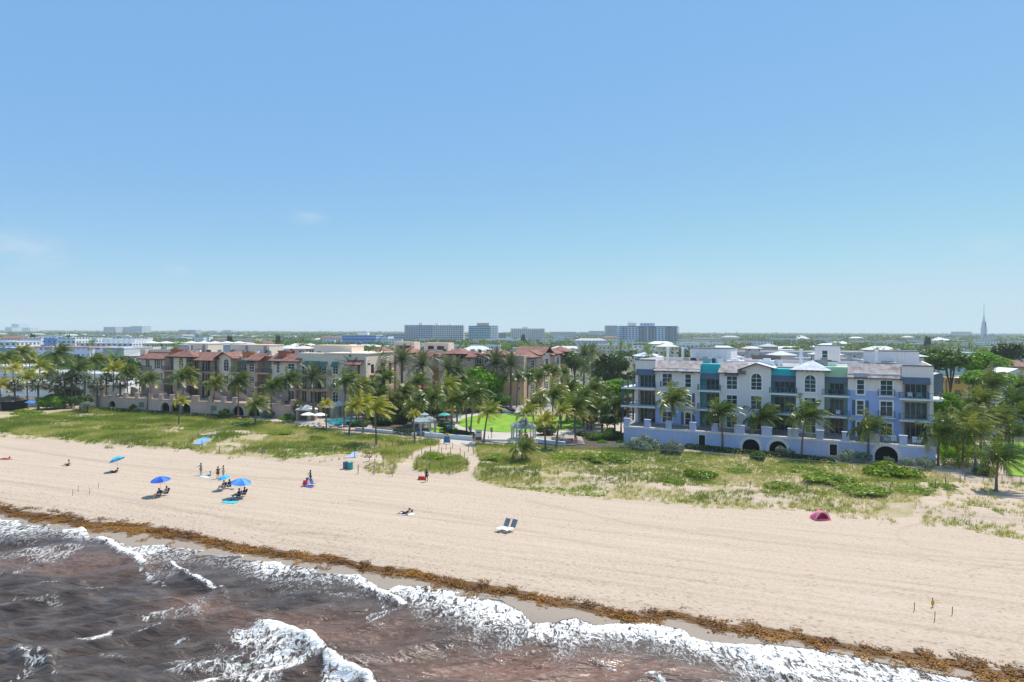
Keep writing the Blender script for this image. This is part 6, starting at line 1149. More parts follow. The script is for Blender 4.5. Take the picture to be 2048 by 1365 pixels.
chair('pink beach chair left of the standing dark clad man', 609, 972, R(-150), F_PK); person('person in light top bending over between pink and blue chair', 615, 969, R(70), 'bend', SK1, GRS_, F_BT, k=.9); person('standing person in black holding a phone beside the blue chair', 621, 966, R(-60), 'reach', SK2, F_BK, F_BK); chair('blue beach chair right of the standing person with phone', 626, 971, R(60), F_BT); towel('dark blue towel between the pink and the blue chair', 618, 974, R(60), .8, 1.4, F_BT)
person('person all in black walking on the beach near the roped island', 853, 964, R(170), 'stand', SK2, F_BK, F_BK, k=1.02)
pB = on(844, 960); o = MB().box(-.55, .55, -.3, .3, .0, .32).box(-.45, .45, -.22, .22, .32, .5).build('beach_bag', F_RD); o.location = pB; tag(o, 'red beach bag beside the person in black', 'bag'); bv = o.modifiers.new('b', 'BEVEL'); bv.width = .1; bv.segments = 3
o = MB().lathe([(.0, 0), (.24, 0), (.28, .45), (.25, .45), (.2, .1)], 12).build('basket', KH, None, True); pB = on(840, 959); o.location = pB; tag(o, 'grey basket left of the red beach bag', 'basket')
towel('white towel under the person sunbathing alone', 812, 1029, R(75), .9, 1.9, F_TOW); person('person propped up on elbows on a white towel in the middle of the beach', 810, 1029, R(-100), 'recline', SK1, SWD, SWD, sleeves=False); o = MB().lathe([(.0, 0), (.16, 0), (.18, .28), (.1, .34), (0, .34)], 10).build('beach_bag', KH, None, True); o.location = on(824, 1024); tag(o, 'small olive bag at the right end of the white towel', 'bag')
def lounger(label, u, v, rz):
    p = on(u, v); e = empty('sun_lounger', p, rz, label, 'sun lounger', 'white sun loungers on the open sand'); MB().box(-.32, .32, -.75, .45, .33, .37).build('seat', F_TOW, e)
    MB().add([(-.32, .45, .35), (.32, .45, .35), (.32, .92, 1.12), (-.32, .92, 1.12), (-.32, .49, .33), (.32, .49, .33), (.32, .96, 1.10), (-.32, .96, 1.10)], [(0, 1, 2, 3), (7, 6, 5, 4), (0, 4, 5, 1), (1, 5, 6, 2), (2, 6, 7, 3), (3, 7, 4, 0)]).build('backrest', F_GY, e)
    f = MB()
    for x in (-.34, .34): f.tube([(x, -.78, .35), (x, .5, .35), (x, .96, 1.14)], .02, 5)
    f.tube([(-.34, .96, 1.14), (.34, .96, 1.14)], .02, 5).tube([(-.34, -.78, .35), (.34, -.78, .35)], .02, 5); f.build('frame', CHR, e)
    for x in (-.33, .33):
        for y in (-.7, .4): MB().tube([(x, y, .35), (x, y - .03, 0)], .018, 5).build('leg', CHR, e)
lounger('left one of the two white sun loungers standing alone on the sand', 1005, 1062, R(-42)); lounger('right one of the two white sun loungers standing alone on the sand', 1019, 1064, R(-42))
# pink tent
p = on(1645, 1041); e = empty('beach_tent', p, R(8), 'pink pop-up beach tent with open arched front', 'tent'); e.scale = (.84, .84, .84); TP, TPL = fab('pink_tent_cloth', (.95, .17, .32)), fab('pale_pink_band', (.92, .34, .44))
K = 12; mb = MB(); A_ = [(1.12 * math.cos(math.pi * k / K), 0, 1.22 * math.sin(math.pi * k / K) ** 1.15) for k in range(K + 1)]; back = [(-.15 + .75 * math.cos(math.pi * k / K), 1.5, .55 * math.sin(math.pi * k / K) ** .8) for k in range(K + 1)]; midl = [(a[0] * .98 - .05, .7, a[2] * .93) for a in A_]
mb.add(A_ + midl + back, [(j * (K + 1) + k, j * (K + 1) + k + 1, (j + 1) * (K + 1) + k + 1, (j + 1) * (K + 1) + k) for j in range(2) for k in range(K)] + [tuple(range(2 * (K + 1), 3 * (K + 1)))]); o = mb.build('canopy', TP, e, True); so = o.modifiers.new('s', 'SOLIDIFY'); so.thickness = .02
mb = MB(); IN = [(.84 * math.cos(math.pi * k / K), -.02, (.10 + .88 * math.sin(math.pi * k / K) ** 1.15)) for k in range(K + 1)]; mb.add([(x, -.02, z) for x, _, z in A_] + IN, [(k, k + 1, K + 2 + k, K + 1 + k) for k in range(K)]); mb.build('front_band', TPL, e); MB().box(-1.1, 1.1, -.25, 1.4, -.02, .04).box(-1.1, 1.1, -.12, -.03, .04, .18).build('groundsheet', TP, e); MB().tube([(x, -.04, z) for x, _, z in A_], .025, 5).build('pole', F_TOW, e)
person('person sitting inside the pink tent', 0, 0, R(-160), 'sand', SK1, F_PKL, F_PKL, p=Vector((p.x - .25, p.y + .5, p.z)), k=.8)
# bins, posts, ropes, stakes
def barrel(label, u, v, m, r_=.33, h=.95, name='trash_bin'):
    p = on(u, v); e = empty(name, p, 0, label, 'trash bin'); MB().lathe([(0, 0), (r_ * .9, 0), (r_, .05), (r_, h * .33), (r_ * 1.04, h * .35), (r_, h * .37), (r_, h * .64), (r_ * 1.04, h * .66), (r_, h * .68), (r_, h), (r_ * 1.05, h + .02), (r_ * .93, h + .02), (r_ * .9, h - .25), (0, h - .25)], 18).build('body', m, e, True); return e
barrel('slate blue trash barrel beside a turquoise one', 691, 938, mat('slate_barrel', (.06, .15, .25), .6, .15), .38, 1.05); barrel('turquoise trash barrel beside the slate blue one', 701, 939, mat('turquoise_barrel', (.02, .33, .33), .6, .12), .38, 1.05)
MB_ = mat('blue_plastic', (.02, .16, .48), .5, .08); barrel('blue bin behind the beach entrance sign', 897, 862, MB_, .4, 1.1); barrel('blue bin under the right pavilion', 1041, 872, MB_, .4, 1.2); barrel('small blue bin by the flagpole', 1030, 806, MB_, .4, 1.0)
def rope_fence(name, pts, label, h=1.05, rope=True, rails=False):
    P_ = [on(u, v) for u, v in pts]; e = empty(name, P_[0], 0, label, 'fence'); rp = MB()
    for i, p in enumerate(P_):
        q = p - P_[0]; r = random.Random(i * 7 + int(p.x)); MB().tube([(0, 0, -.3), (r.uniform(-.04, .04), r.uniform(-.04, .04), h * r.uniform(.93, 1.06))], .055, 6).build('post', POST, e).location = q
        if i and rope:
            a = P_[i - 1] - P_[0]; n = 6
            for z in ((h * .86, h * .45) if rails else (h * .86,)): rp.tube([a.lerp(q, k / n) + Vector((0, 0, z - .12 * math.sin(math.pi * k / n))) for k in range(n + 1)], .018, 4)
    if rope: rp.build('rope', ROPE, e)
    return e
def z3(x, y): return (560 + x / 4.655, 800 + y / 4.655)
def z2b(x, y): return (380 + x / 6.4, 850 + y / 6.4)
def z5b(x, y): return (940 + x / 4.267, 840 + y / 4.267)
rope_fence('rope_fence', [z2b(*q) for q in ((155, 325), (377, 345), (563, 360), (705, 392), (930, 385), (1182, 370), (1412, 360), (1640, 365), (1850, 372))], 'rope fence along the front of the left dune')
rope_fence('rope_fence', [z3(*q) for q in ((695, 542), (748, 480), (820, 468), (880, 465), (930, 465), (988, 462), (1047, 452), (1098, 448), (1148, 442), (1203, 434), (1250, 430), (1302, 427), (1358, 425), (1413, 418), (1478, 412))], 'upper rope fence running to the blue and yellow sign')
rope_fence('rope_fence', [z3(*q) for q in ((960, 585), (1113, 562), (1228, 550), (1320, 510), (1400, 482), (1478, 474), (1548, 463), (1608, 452))], 'lower rope fence between grass and the roped island')
rope_fence('rope_fence', [z3(*q) for q in ((727, 690), (875, 700), (1045, 716), (1058, 660), (1070, 640), (960, 632), (882, 625), (727, 690))], 'small fence square around the thin grass', 1.35)
rope_fence('rope_fence', [z3(*q) for q in ((1275, 640), (1290, 575), (1400, 520), (1505, 505), (1590, 500), (1677, 512), (1718, 550), (1750, 595), (1740, 628), (1610, 690), (1500, 650), (1395, 645), (1275, 640))], 'rope fence ring around the sea grape island', 1.15)
rope_fence('rope_fence', [z3(*q) for q in ((1755, 482), (1800, 508), (1845, 525), (1885, 560), (1872, 608), (1815, 685))] + [z5b(*q) for q in ((197, 458), (381, 455), (562, 472), (750, 490), (932, 492), (1167, 518), (1327, 538), (1520, 540))] + [(1335, 963), (1450, 975), (1500, 977), (1560, 980), (1614, 986), (1700, 990), (1780, 985), (1830, 986)], 'long rope fence along the front of the right dune')
rope_fence('handrail_fence', [(1830, 987), (1871, 977), (1891, 973), (1920, 966), (1930, 962)], 'wooden handrail climbing to the path gate', 1.2, True)
rope_fence('rope_fence', [z3(*q) for q in ((1848, 400), (1880, 392), (1905, 388), (1940, 382))] , 'short dark posts at the beach entrance', .9, False)
M_WIRE = mat('grey_wire_fence', (.30, .33, .35), .5, .05)
def wire_fence(a, b_, h, label, step=2.6, bars=0, name='wire_fence', m=M_WIRE):
    a, b_ = on(*a), on(*b_); d = b_ - a; l = d.to_2d().length; e = empty(name, a, math.atan2(d.y, d.x), label, 'fence'); n = int(l / step); dz = d.z
    MB().tube([(0, 0, h), (l, 0, h + dz)], .03, 5).tube([(0, 0, .12), (l, 0, .12 + dz)], .015, 4).build('rail', m, e)
    for i in range(n + 1): MB().tube([(0, 0, -.3), (0, 0, h)], .03, 5).build('post', m, e).location = (l * i / n, 0, dz * i / n)
    if bars:
        mb = MB()
        for i in range(int(l / bars)): x = i * bars; mb.box(x - .01, x + .01, -.01, .01, .12 + dz * x / l, h + dz * x / l)
        mb.build('bars', m, e).name = 'infill'
    return e
wire_fence((1195, 902), (1870, 955), 1.1, 'thin grey wire fence along the back of the right dune'); wire_fence((1872, 955), (1928, 962), 1.2, 'grey metal gate fence across the brick footpath', 1.5, .14, 'metal_fence'); wire_fence((1930, 962), (2080, 972), 1.2, 'dark metal fence before the lawn at the right', 2, .14, 'metal_fence', mat('dark_metal', (.03, .04, .04), .5, .05))
wire_fence((395, 876), (530, 845), .9, 'low pale rail fence beside the left boardwalk', 2.6)
wire_fence((585, 858), (745, 862), 1.2, 'dark metal fence along the pool deck', 2.4, .3, 'metal_fence', RAILD)
for u, v, h, lab in ((145, 992, .8, 'left front stake of the faint nest square'), (156, 984, .8, 'left rear stake of the faint nest square'), (179, 990, .8, 'right front stake of the faint nest square'), (197, 976, .7, 'stake with crossbar at the faint nest square'), (1828, 1222, .65, 'left stake of the turtle nest square'), (1904, 1230, .62, 'right stake of the turtle nest square'), (1869, 1243, .72, 'front stake of the turtle nest square')):
    p = on(u, v); tl = (0.06 if u > 1800 else .1); o = MB().tube([(0, 0, -.2), (tl * .5, 0, h)], .028, 5).build('wooden_stake', mat('stake_wood', (.20, .12, .07), .9, .2)); o.location = p; tag(o, lab, 'stake')
p = on(1865, 1214); e = empty('nest_sign', p, R(5), 'stake with a small yellow notice board at the turtle nest', 'sign'); MB().box(-.03, .03, -.015, .015, -.2, .72).build('stake', POST, e); MB().box(-.13, .13, -.035, -.016, .15, .48).build('board', mat('yellow_board', (.65, .42, .03), .6, .1), e)
tp = MB()
for a, b_ in (((1828, 1222), (1865, 1214)), ((1865, 1214), (1904, 1230)), ((1828, 1222), (1869, 1243)), ((1869, 1243), (1904, 1230))): pa, pb = on(*a), on(*b_); tp.tube([tuple(pa + Vector((0, 0, .55))), tuple(pa.lerp(pb, .5) + Vector((0, 0, .45))), tuple(pb + Vector((0, 0, .55)))], .005, 4)
tag(tp.build('tape', mat('orange_tape', (.70, .22, .12), .7, .1)), 'thin orange tape strung round the turtle nest stakes', 'tape')
# mats
M_MAT = mat('blue_beach_mat', (.20, .38, .56), .9, .08, 2); M_MATG = mat('grey_beach_mat', (.36, .40, .50), .9, .1, 2)
def matstrip(pts, m, label):
    P_ = [on(u, v) + Vector((0, 0, .10)) for u, v in pts]; h = len(P_) // 2; mb = MB(); L_ = P_[:h]; R_ = P_[h:][::-1]; mb.add([tuple(p) for p in L_ + R_] + [tuple(p - Vector((0, 0, .08))) for p in L_ + R_], [(i, h + i, h + i + 1, i + 1) for i in range(h - 1)] + [(2 * h + i, 2 * h + i + 1, 3 * h + i + 1, 3 * h + i) for i in range(h - 1)] + [(0, 2 * h, 3 * h, h), (i_ := h - 1, 2 * h - 1, 4 * h - 1, 3 * h - 1)] + [(i, i + 1, 2 * h + i + 1, 2 * h + i) for i in range(h - 1)] + [(h + i, 3 * h + i, 3 * h + i + 1, h + i + 1) for i in range(h - 1)])
    tag(mb.build('beach_mat', m), label, 'mat')
matstrip([(386, 890), (394, 883), (404, 876), (416, 870), (431, 869), (422, 876), (416, 883), (404, 890)], M_MAT, 'light blue access mat rising through the left dune'); matstrip([(690, 917), (698, 912), (706, 905), (716, 904), (717, 910), (712, 916)], M_MATG, 'grey access mat beside the trash barrels')
rope_fence('rope_rail', [(385, 884), (396, 875), (405, 866), (412, 862)], 'white rope handrail left of the blue mat', 1.0); rope_fence('rope_rail', [(404, 892), (424, 876), (434, 868)], 'white rope handrail right of the blue mat', 1.0)
p = on(739, 922); e = empty('lifebuoy', p, R(10), 'white and orange lifebuoy on a post in the dune grass', 'lifebuoy'); MB().tube([(0, .05, -.2), (0, .05, 1.5)], .05, 6).build('post', POST, e)
mb = MB(); [mb.tube([(.38 * math.cos(a + da), 0, 1.0 + .38 * math.sin(a + da)) for da in np.linspace(0, math.pi / 4 + .01, 4)], .085, 8, k % 2) for k, a in enumerate(np.arange(8) * math.pi / 4)]; mb.build('ring', [mat('buoy_orange', (.50, .16, .08), .6, .1), mat('buoy_white', (.6, .55, .5), .6, .1)], e, True)
p = on(264, 878); e = empty('driftwood', p, .3, 'bleached driftwood stump at the edge of the left dune', 'driftwood'); mb = MB(); [mb.tube([(0, 0, 0), (math.cos(a) * .5, math.sin(a) * .3, .35 + .2 * math.sin(a * 3)), (math.cos(a) * .8, math.sin(a) * .4, .7)], [.13, .08, .03], 6) for a in (0.3, 1.5, 2.8, 4.0, 5.2)]; mb.build('branches', mat('driftwood', (.30, .22, .17), .9, .2, 3), e).name = 'root_wood'
# signs
def post_sign(label, u, v, w_, h, zt, col, name='sign', posts=1, fr=None):
    p = on(u, v); e = empty(name, p, R(-8), label, 'sign')
    for x in ([0] if posts == 1 else [-w_ / 2, w_ / 2]): MB().box(x - .05, x + .05, .02, .10, -.1, zt).build('post', fr or POST, e)
    MB().box(-w_ / 2, w_ / 2, -.02, .02, zt - h, zt).build('panel', col, e); return e
post_sign('small grey sign on a pole before the lawn', 940, 873, .6, .8, 2.0, mat('grey_sign', (.18, .20, .20), .5, .05)); post_sign('slim grey sign on a pole right of the entrance', 983, 878, .45, .9, 2.2, mat('grey_sign', (.18, .20, .20), .5, .05)); post_sign('white box on a post behind the garden wall', 911, 866, .7, .8, 1.1, TRIM)
e = post_sign('tall brown framed notice board with white panel at the beach entrance', 957, 884, 1.1, 2.0, 2.3, mat('sign_white', (.6, .58, .56), .6, .1), posts=2, fr=mat('brown_red_frame', (.14, .03, .025), .6, .1)); MB().box(-.5, .5, -.04, -.021, .35, .9).box(-.35, .35, -.04, -.021, 1.7, 1.85).build('printed_field', mat('brown_red_frame', (.14, .03, .025)), e)
e = post_sign('blue panel in a yellow frame with round emblem at the beach entrance', 894, 888, 1.1, 1.3, 1.5, MB_, posts=2, fr=mat('yellow_frame', (.70, .58, .16), .6, .08), name='entrance_sign'); YF = mat('yellow_frame', (.70, .58, .16)); MB().face([(-.65, 1.5), (.65, 1.5), (.4, 1.75), (.3, 2.0), (-.3, 2.0), (-.4, 1.75)], -.05, .05).build('crest_board', YF, e); MB().face([(.17 * math.cos(a), 1.78 + .17 * math.sin(a)) for a in np.arange(14) * 2 * math.pi / 14], -.08, -.04).build('emblem', mat('emblem_blue', (.10, .20, .36), .5), e); MB().box(-.66, -.55, -.05, .05, 0, 1.5).box(.55, .66, -.05, .05, 0, 1.5).box(-.55, .55, -.05, .05, 1.4, 1.5).build('frame', YF, e)
# park umbrellas, chairs, tables
umbrella('turquoise sun umbrella behind the left pavilion', G(889, 850), 2.3, 1.35, [F_TL], (0, 0), 'sun_umbrella', ht=.32, scallop=.02); umbrella('coral sun umbrella behind the turquoise one', G(902, 842), 2.4, 1.35, [F_CO], (0, 0), 'sun_umbrella', ht=.32, scallop=.02); umbrella('orange sun umbrella over the picnic yard', G(1178, 862), 2.3, 1.3, [F_OR], (0, 0), 'sun_umbrella', ht=.32, scallop=.02)
umbrella('left white pool umbrella', G(616, 851), 2.4, 1.6, [F_WH], (0, 0), 'pool_umbrella', ht=.3, scallop=.03, group='white pool umbrellas'); umbrella('right white pool umbrella', G(640, 852), 2.4, 1.6, [F_WH], (0, 0), 'pool_umbrella', ht=.3, scallop=.03, group='white pool umbrellas')
p = G(674, 852); e = empty('closed_umbrella', p, 0, 'closed umbrella at the edge of the pool', 'umbrella'); MB().tube([(0, 0, 0), (0, 0, 2.6)], .03, 6).build('pole', CHR, e); MB().lathe([(0, 2.6), (.08, 2.4), (.17, 1.4), (.05, 1.1), (0, 1.1)], 10).build('canopy', GRS_, e, True)
for u, v, c_, lab in ((872, 850, F_RD, 'red chair behind the left pavilion'), (904, 847, F_CO, 'coral chair under the coral umbrella'), (886, 853, F_TL, 'turquoise chair under the turquoise umbrella'), (893, 853, F_TL, 'second turquoise chair under the turquoise umbrella'), (914, 838, MB_, 'blue chair right of the coral umbrella'), (921, 837, F_TL, 'teal chair right of the blue one'), (1152, 884, F_OR, 'orange chair beside the picnic tables'), (1144, 887, F_RD, 'red chair beside the picnic tables'), (1041, 879, F_TL, 'turquoise chair in the right pavilion'), (1055, 879, F_RD, 'red chair in the right pavilion'), (838, 866, MB_, 'left blue chair in the left pavilion'), (857, 866, MB_, 'right blue chair in the left pavilion')): chair(lab, 0, 0, R(-20 + (u * 37) % 60), c_, p=G(u, v, .08), name='garden_chair')
for u, v, lab in ((1112, 883, 'left picnic table in the paved yard'), (1132, 886, 'right picnic table in the paved yard'), (1120, 878, 'rear picnic table in the paved yard')):
    e = empty('picnic_table', G(u, v, .1), R(10), lab, 'table'); MB().box(-.9, .9, -.4, .4, .70, .76).build('tabletop', WOOD, e); [MB().box(-.9, .9, y - .13, y + .13, .42, .46).build('bench', WOOD, e) for y in (-.75, .75)]; [MB().tube([(x, -.7, 0), (x, -.2, .7)], .04, 5).tube([(x, .7, 0), (x, .2, .7)], .04, 5).build('leg', WOOD, e) for x in (-.65, .65)]
for i, u in enumerate((602, 610, 622, 634, 650, 664, 684, 697)):
    e = empty('pool_lounger', G(u, 855 - (i % 2), .06), R(-15), 'white lounger in the row along the pool edge', 'sun lounger', 'white loungers along the pool'); MB().box(-.3, .3, -.8, .5, .3, .36).build('seat', F_TOW, e); MB().add([(-.3, .5, .35), (.3, .5, .35), (.3, .9, .85), (-.3, .9, .85), (-.3, .55, .33), (.3, .55, .33), (.3, .95, .83), (-.3, .95, .83)], [(0, 1, 2, 3), (7, 6, 5, 4), (0, 4, 5, 1), (1, 5, 6, 2), (2, 6, 7, 3), (3, 7, 4, 0)]).build('backrest', F_TOW, e); MB().box(-.28, -.22, -.7, .4, 0, .3).box(.22, .28, -.7, .4, 0, .3).build('base', CHR, e)
def cabana(label, u, v, w_, d, h, curtains=True):
    e = empty('cabana', G(u, v), R(-18), label, 'cabana', None); MB().add([(-w_ / 2 - .2, -.2, h), (w_ / 2 + .2, -.2, h), (w_ / 2 + .2, d + .2, h), (-w_ / 2 - .2, d + .2, h), (0, d / 2, h + 1.0), (-w_ / 2 - .2, -.2, h - .25), (w_ / 2 + .2, -.2, h - .25), (w_ / 2 + .2, d + .2, h - .25), (-w_ / 2 - .2, d + .2, h - .25)], [(0, 1, 4), (1, 2, 4), (2, 3, 4), (3, 0, 4), (0, 5, 6, 1), (1, 6, 7, 2), (2, 7, 8, 3), (3, 8, 5, 0)]).build('roof', F_WH, e)
    for x in (-w_ / 2, w_ / 2):
        for y in (0, d): MB().box(x - .05, x + .05, y - .05, y + .05, 0, h).build('post', CHR, e)
    cm_ = fab('beige_curtain', (.55, .45, .34)); n = 30
    for x0, x1, y in (((-w_ / 2, -w_ / 2 + .7, 0), (w_ / 2 - .7, w_ / 2, 0)) if curtains else ()) + ((-w_ / 2, w_ / 2, d),):
        mb = MB(); vs = [(x0 + (x1 - x0) * i / n, y + .05 * math.sin(i * 1.6), z) for z in (.05, h - .1) for i in range(n + 1)]; mb.add(vs, [(i, i + 1, n + 2 + i, n + 1 + i) for i in range(n)]); mb.build('curtain', cm_, e)
    for x in (-w_ / 2, w_ / 2): mb = MB(); mb.add([(x + .04 * math.sin(i * 1.6), d * i / n, z) for z in (.05, h - .1) for i in range(n + 1)], [(i, i + 1, n + 2 + i, n + 1 + i) for i in range(n)]); mb.build('curtain', cm_, e)
cabana('cream tent roofed cabana left of the pool umbrellas', 606, 842, 3.6, 3, 2.6); cabana('leftmost of three draped cabanas behind the pool', 652, 836, 3.4, 3, 2.7); cabana('middle one of three draped cabanas behind the pool', 672, 832, 3.4, 3, 2.7); cabana('rightmost of three draped cabanas behind the pool', 693, 829, 3.6, 3, 2.7)
# flagpole with flag
p = G(1041, 812); e = empty('flagpole', p, 0, 'white flagpole with a striped flag blowing left', 'flagpole'); MB().tube([(0, 0, 0), (0, 0, 5.6)], [.06, .04], 8).build('pole', CHR, e); MB().lathe([(0, 5.7), (.08, 5.65), (.08, 5.58), (0, 5.55)], 8).build('finial', mat('brass', (.6, .45, .1), .3, .02, metal=1), e)
mb = MB(); nx, nz = 16, 13; fp_ = lambda i, j: (-(i / nx) * 1.45, .14 * math.sin(i * .8) * (i / nx), 5.3 - j * .075 - (i / nx) ** 1.3 * .95)
for j in range(nz):
    for i in range(nx): mb.add([fp_(i, j + 1), fp_(i + 1, j + 1), fp_(i + 1, j), fp_(i, j)], [(0, 1, 2, 3)], 2 if (i < 7 and j < 7) else j % 2)
mb.build('flag', [fab('flag_red', (.55, .02, .05)), fab('flag_white', (.8, .8, .8)), fab('flag_blue', (.02, .03, .18))], e)
st_ = MB()
for a in range(5):
    for c_ in range(6): i, j = .7 + c_ * 1.05, .8 + a * 1.3; q = fp_(i, j); st_.add([(q[0] - .022, q[1] - .012, q[2] - .02), (q[0] + .022, q[1] - .012, q[2] - .02), (q[0], q[1] - .012, q[2] + .026)], [(0, 1, 2)])
st_.build('stars', fab('flag_white', (.8,) * 3), e).name = 'star_field'
e = post_sign('yellow diamond street sign below the flag', 1040, 815, .5, .9, 3.4, mat('lime_yellow_sign', (.60, .62, .03), .5, .05), name='street_sign')
# ---- police car
def car(label, u, v, rz, body, second=None, police=False, p=None, name='parked_car', group=None):
    p = p or G(u, v); e = empty(name, (p.x, p.y, .03), rz, label, 'car', group); pr = [(-2.4, .42), (-2.42, .75), (-2.2, .95), (-1.5, 1.0), (-.95, 1.40), (.55, 1.42), (1.25, 1.0), (2.2, .86), (2.42, .65), (2.4, .35), (1.9, .30), (-1.9, .30)]
    def shell(pts, w_, tw): 
        n = len(pts); f = lambda z: (w_ if z <= 1.0 else tw); return MB().add([(x, -f(z), z) for x, z in pts] + [(x, f(z), z) for x, z in pts], [tuple(range(n))[::-1], tuple(range(n, 2 * n))] + [(i, (i + 1) % n, n + (i + 1) % n, n + i) for i in range(n)])
    o = shell(pr, .92, .70).build('body', body, e); bv = o.modifiers.new('b', 'BEVEL'); bv.width = .06; bv.segments = 2
    gm = mat('car_glass', (.01, .012, .015), .08, .0); MB().add([(-1.42, -.86, 1.03), (1.1, -.86, 1.03), (.52, -.715, 1.36), (-.92, -.715, 1.36), (-1.42, .86, 1.03), (1.1, .86, 1.03), (.52, .715, 1.36), (-.92, .715, 1.36)], [(0, 1, 2, 3), (7, 6, 5, 4)]).build('side_glass', gm, e).name = 'window'
    MB().add([(.60, -.66, 1.40), (1.22, -.80, 1.03), (1.22, .80, 1.03), (.60, .66, 1.40)], [(0, 1, 2, 3)]).add([(-.99, -.66, 1.39), (-1.5, -.8, 1.03), (-1.5, .8, 1.03), (-.99, .66, 1.39)], [(3, 2, 1, 0)]).build('windscreen', gm, e)
    for x in (-1.5, 1.5):
        for y in (-.85, .85):
            w_ = MB().lathe([(0, -.12), (.33, -.12), (.35, 0), (.33, .12), (0, .12)], 16).xf(Matrix.Rotation(math.pi / 2, 4, 'X')).build('wheel', mat('tyre', (.015, .015, .015), .8), e); w_.location = (x, y, .34); r_ = MB().lathe([(0, -.13), (.19, -.13), (.19, .13), (0, .13)], 10).xf(Matrix.Rotation(math.pi / 2, 4, 'X')).build('rim', CHR, w_)
    if second:
        for s_ in (-1, 1): MB().box(-.95, .95, s_ * .925 - .01, s_ * .925 + .01, .38, .98).build('door', second, e)
    if police:
        MB().box(-.2, .12, -.55, .0, 1.43, 1.55).build('light_bar', F_RD, e); MB().box(-.2, .12, .01, .55, 1.43, 1.55).build('light_bar', MB_, e)
        for s_ in (-1, 1):
            tc = bpy.data.curves.new('lettering', 'FONT'); tc.body = 'POLICE'; tc.size = .42; tc.extrude = .003; tc.align_x = 'CENTER'; t0_ = bpy.data.objects.new('lettering_curve', tc); COL.objects.link(t0_); bpy.context.view_layer.update(); tm = bpy.data.meshes.new_from_object(t0_.evaluated_get(bpy.context.evaluated_depsgraph_get())); bpy.data.objects.remove(t0_); to = link('lettering', tm, MB_, e); to.location = (0, s_ * .945, .55); to.rotation_euler = (math.pi / 2, 0, 0 if s_ < 0 else math.pi)
    for y in (-.6, .6): MB().box(2.36, 2.44, y - .18, y + .18, .60, .74).build('headlight', CHR, e); MB().box(-2.44, -2.38, y - .2, y + .2, .68, .82).build('tail_light', F_RD, e)
    return e
WP = mat('white_car_paint', (.75, .76, .78), .25, .02); NP_ = mat('navy_car_paint', (.012, .018, .05), .25, .02); car('white and navy police car parked beyond the lawn', 1013, 826, R(-8), NP_, WP, True); car('silver car parked in the yard at the right', 1925, 800, R(70), mat('silver_car_paint', (.4, .42, .44), .3, .03)); car('dark car half hidden behind the palms at the right', 1935, 793, R(75), mat('dark_car_paint', (.03, .035, .04), .3, .03))
# terrace furniture of the two oceanfront buildings
def local(B_, x, y, z): a = B_.ang; return Vector((B_.ox + math.cos(a) * x - math.sin(a) * y, B_.oy + math.sin(a) * x + math.cos(a) * y, z))
for u, lab in ((1770, 'left white lounge chair on the terrace of the white and blue building'), (1785, 'right white lounge chair on the terrace of the white and blue building'), (1829, 'left white chair in the corner terrace group'), (1840, 'right white chair in the corner terrace group')): x = SW(u); e = chair(lab, 0, 0, BA + .1, F_TOW, p=local(bb, x + .3, TW + 2.2, 2.87), name='terrace_chair'); e.scale = (1.4, 1.3, 1.4)
for j, u in enumerate((215, 238, 262, 310, 333, 405, 412, 455, 485, 540, 560)): x = tS(u); e = chair('dark chair on the long terrace of the resort', 0, 0, RA + .4 * (j % 3), F_BK, p=local(rb, x, TY + 2.4, 2.99), name='terrace_chair'); e['group'] = 'dark chairs on the resort terrace'
e = empty('closed_umbrella', local(rb, tS(258), TY + 3, 2.99), 0, 'closed white umbrella at the left end of the resort terrace', 'umbrella'); MB().tube([(0, 0, 0), (0, 0, 2.6)], .03, 6).build('pole', CHR, e); MB().lathe([(0, 2.6), (.1, 2.4), (.25, 1.2), (.05, .9), (0, .9)], 10).build('canopy', F_WH, e, True)
for i, (s_, z) in enumerate(((S[6] + .9, 9.97), (S[6] + 2.4, 9.97), (S[6] + .9, 6.32), (S[6] + 2.2, 6.32), (S[8] + 1.2, 9.97), (S[8] + 2.6, 9.97), (S[8] + 4.0, 9.97), (S[4] + 1.2, 9.97), (S[4] + 3.2, 9.97))): e = chair('dark balcony chair' if i not in (4,) else 'white balcony chair on the top right balcony', 0, 0, BA, (F_TL if i in (5, 6) else F_TOW if i in (3, 4) else F_BK), p=local(bb, s_, .4, z), name='balcony_chair'); e['label'] = ['dark chair left on the top balcony under the green parapet', 'dark chair right on the top balcony under the green parapet', 'pale left chair on the middle balcony under the green parapet', 'pale sofa chair on the middle balcony under the green parapet', 'white chair on the top right corner balcony', 'teal chair on the top right corner balcony', 'right teal chair on the top right corner balcony', 'left dark chair on the top balcony right of the gable', 'right dark chair on the top balcony right of the gable'][i]; e.scale = (1.2, 1, 1.1)
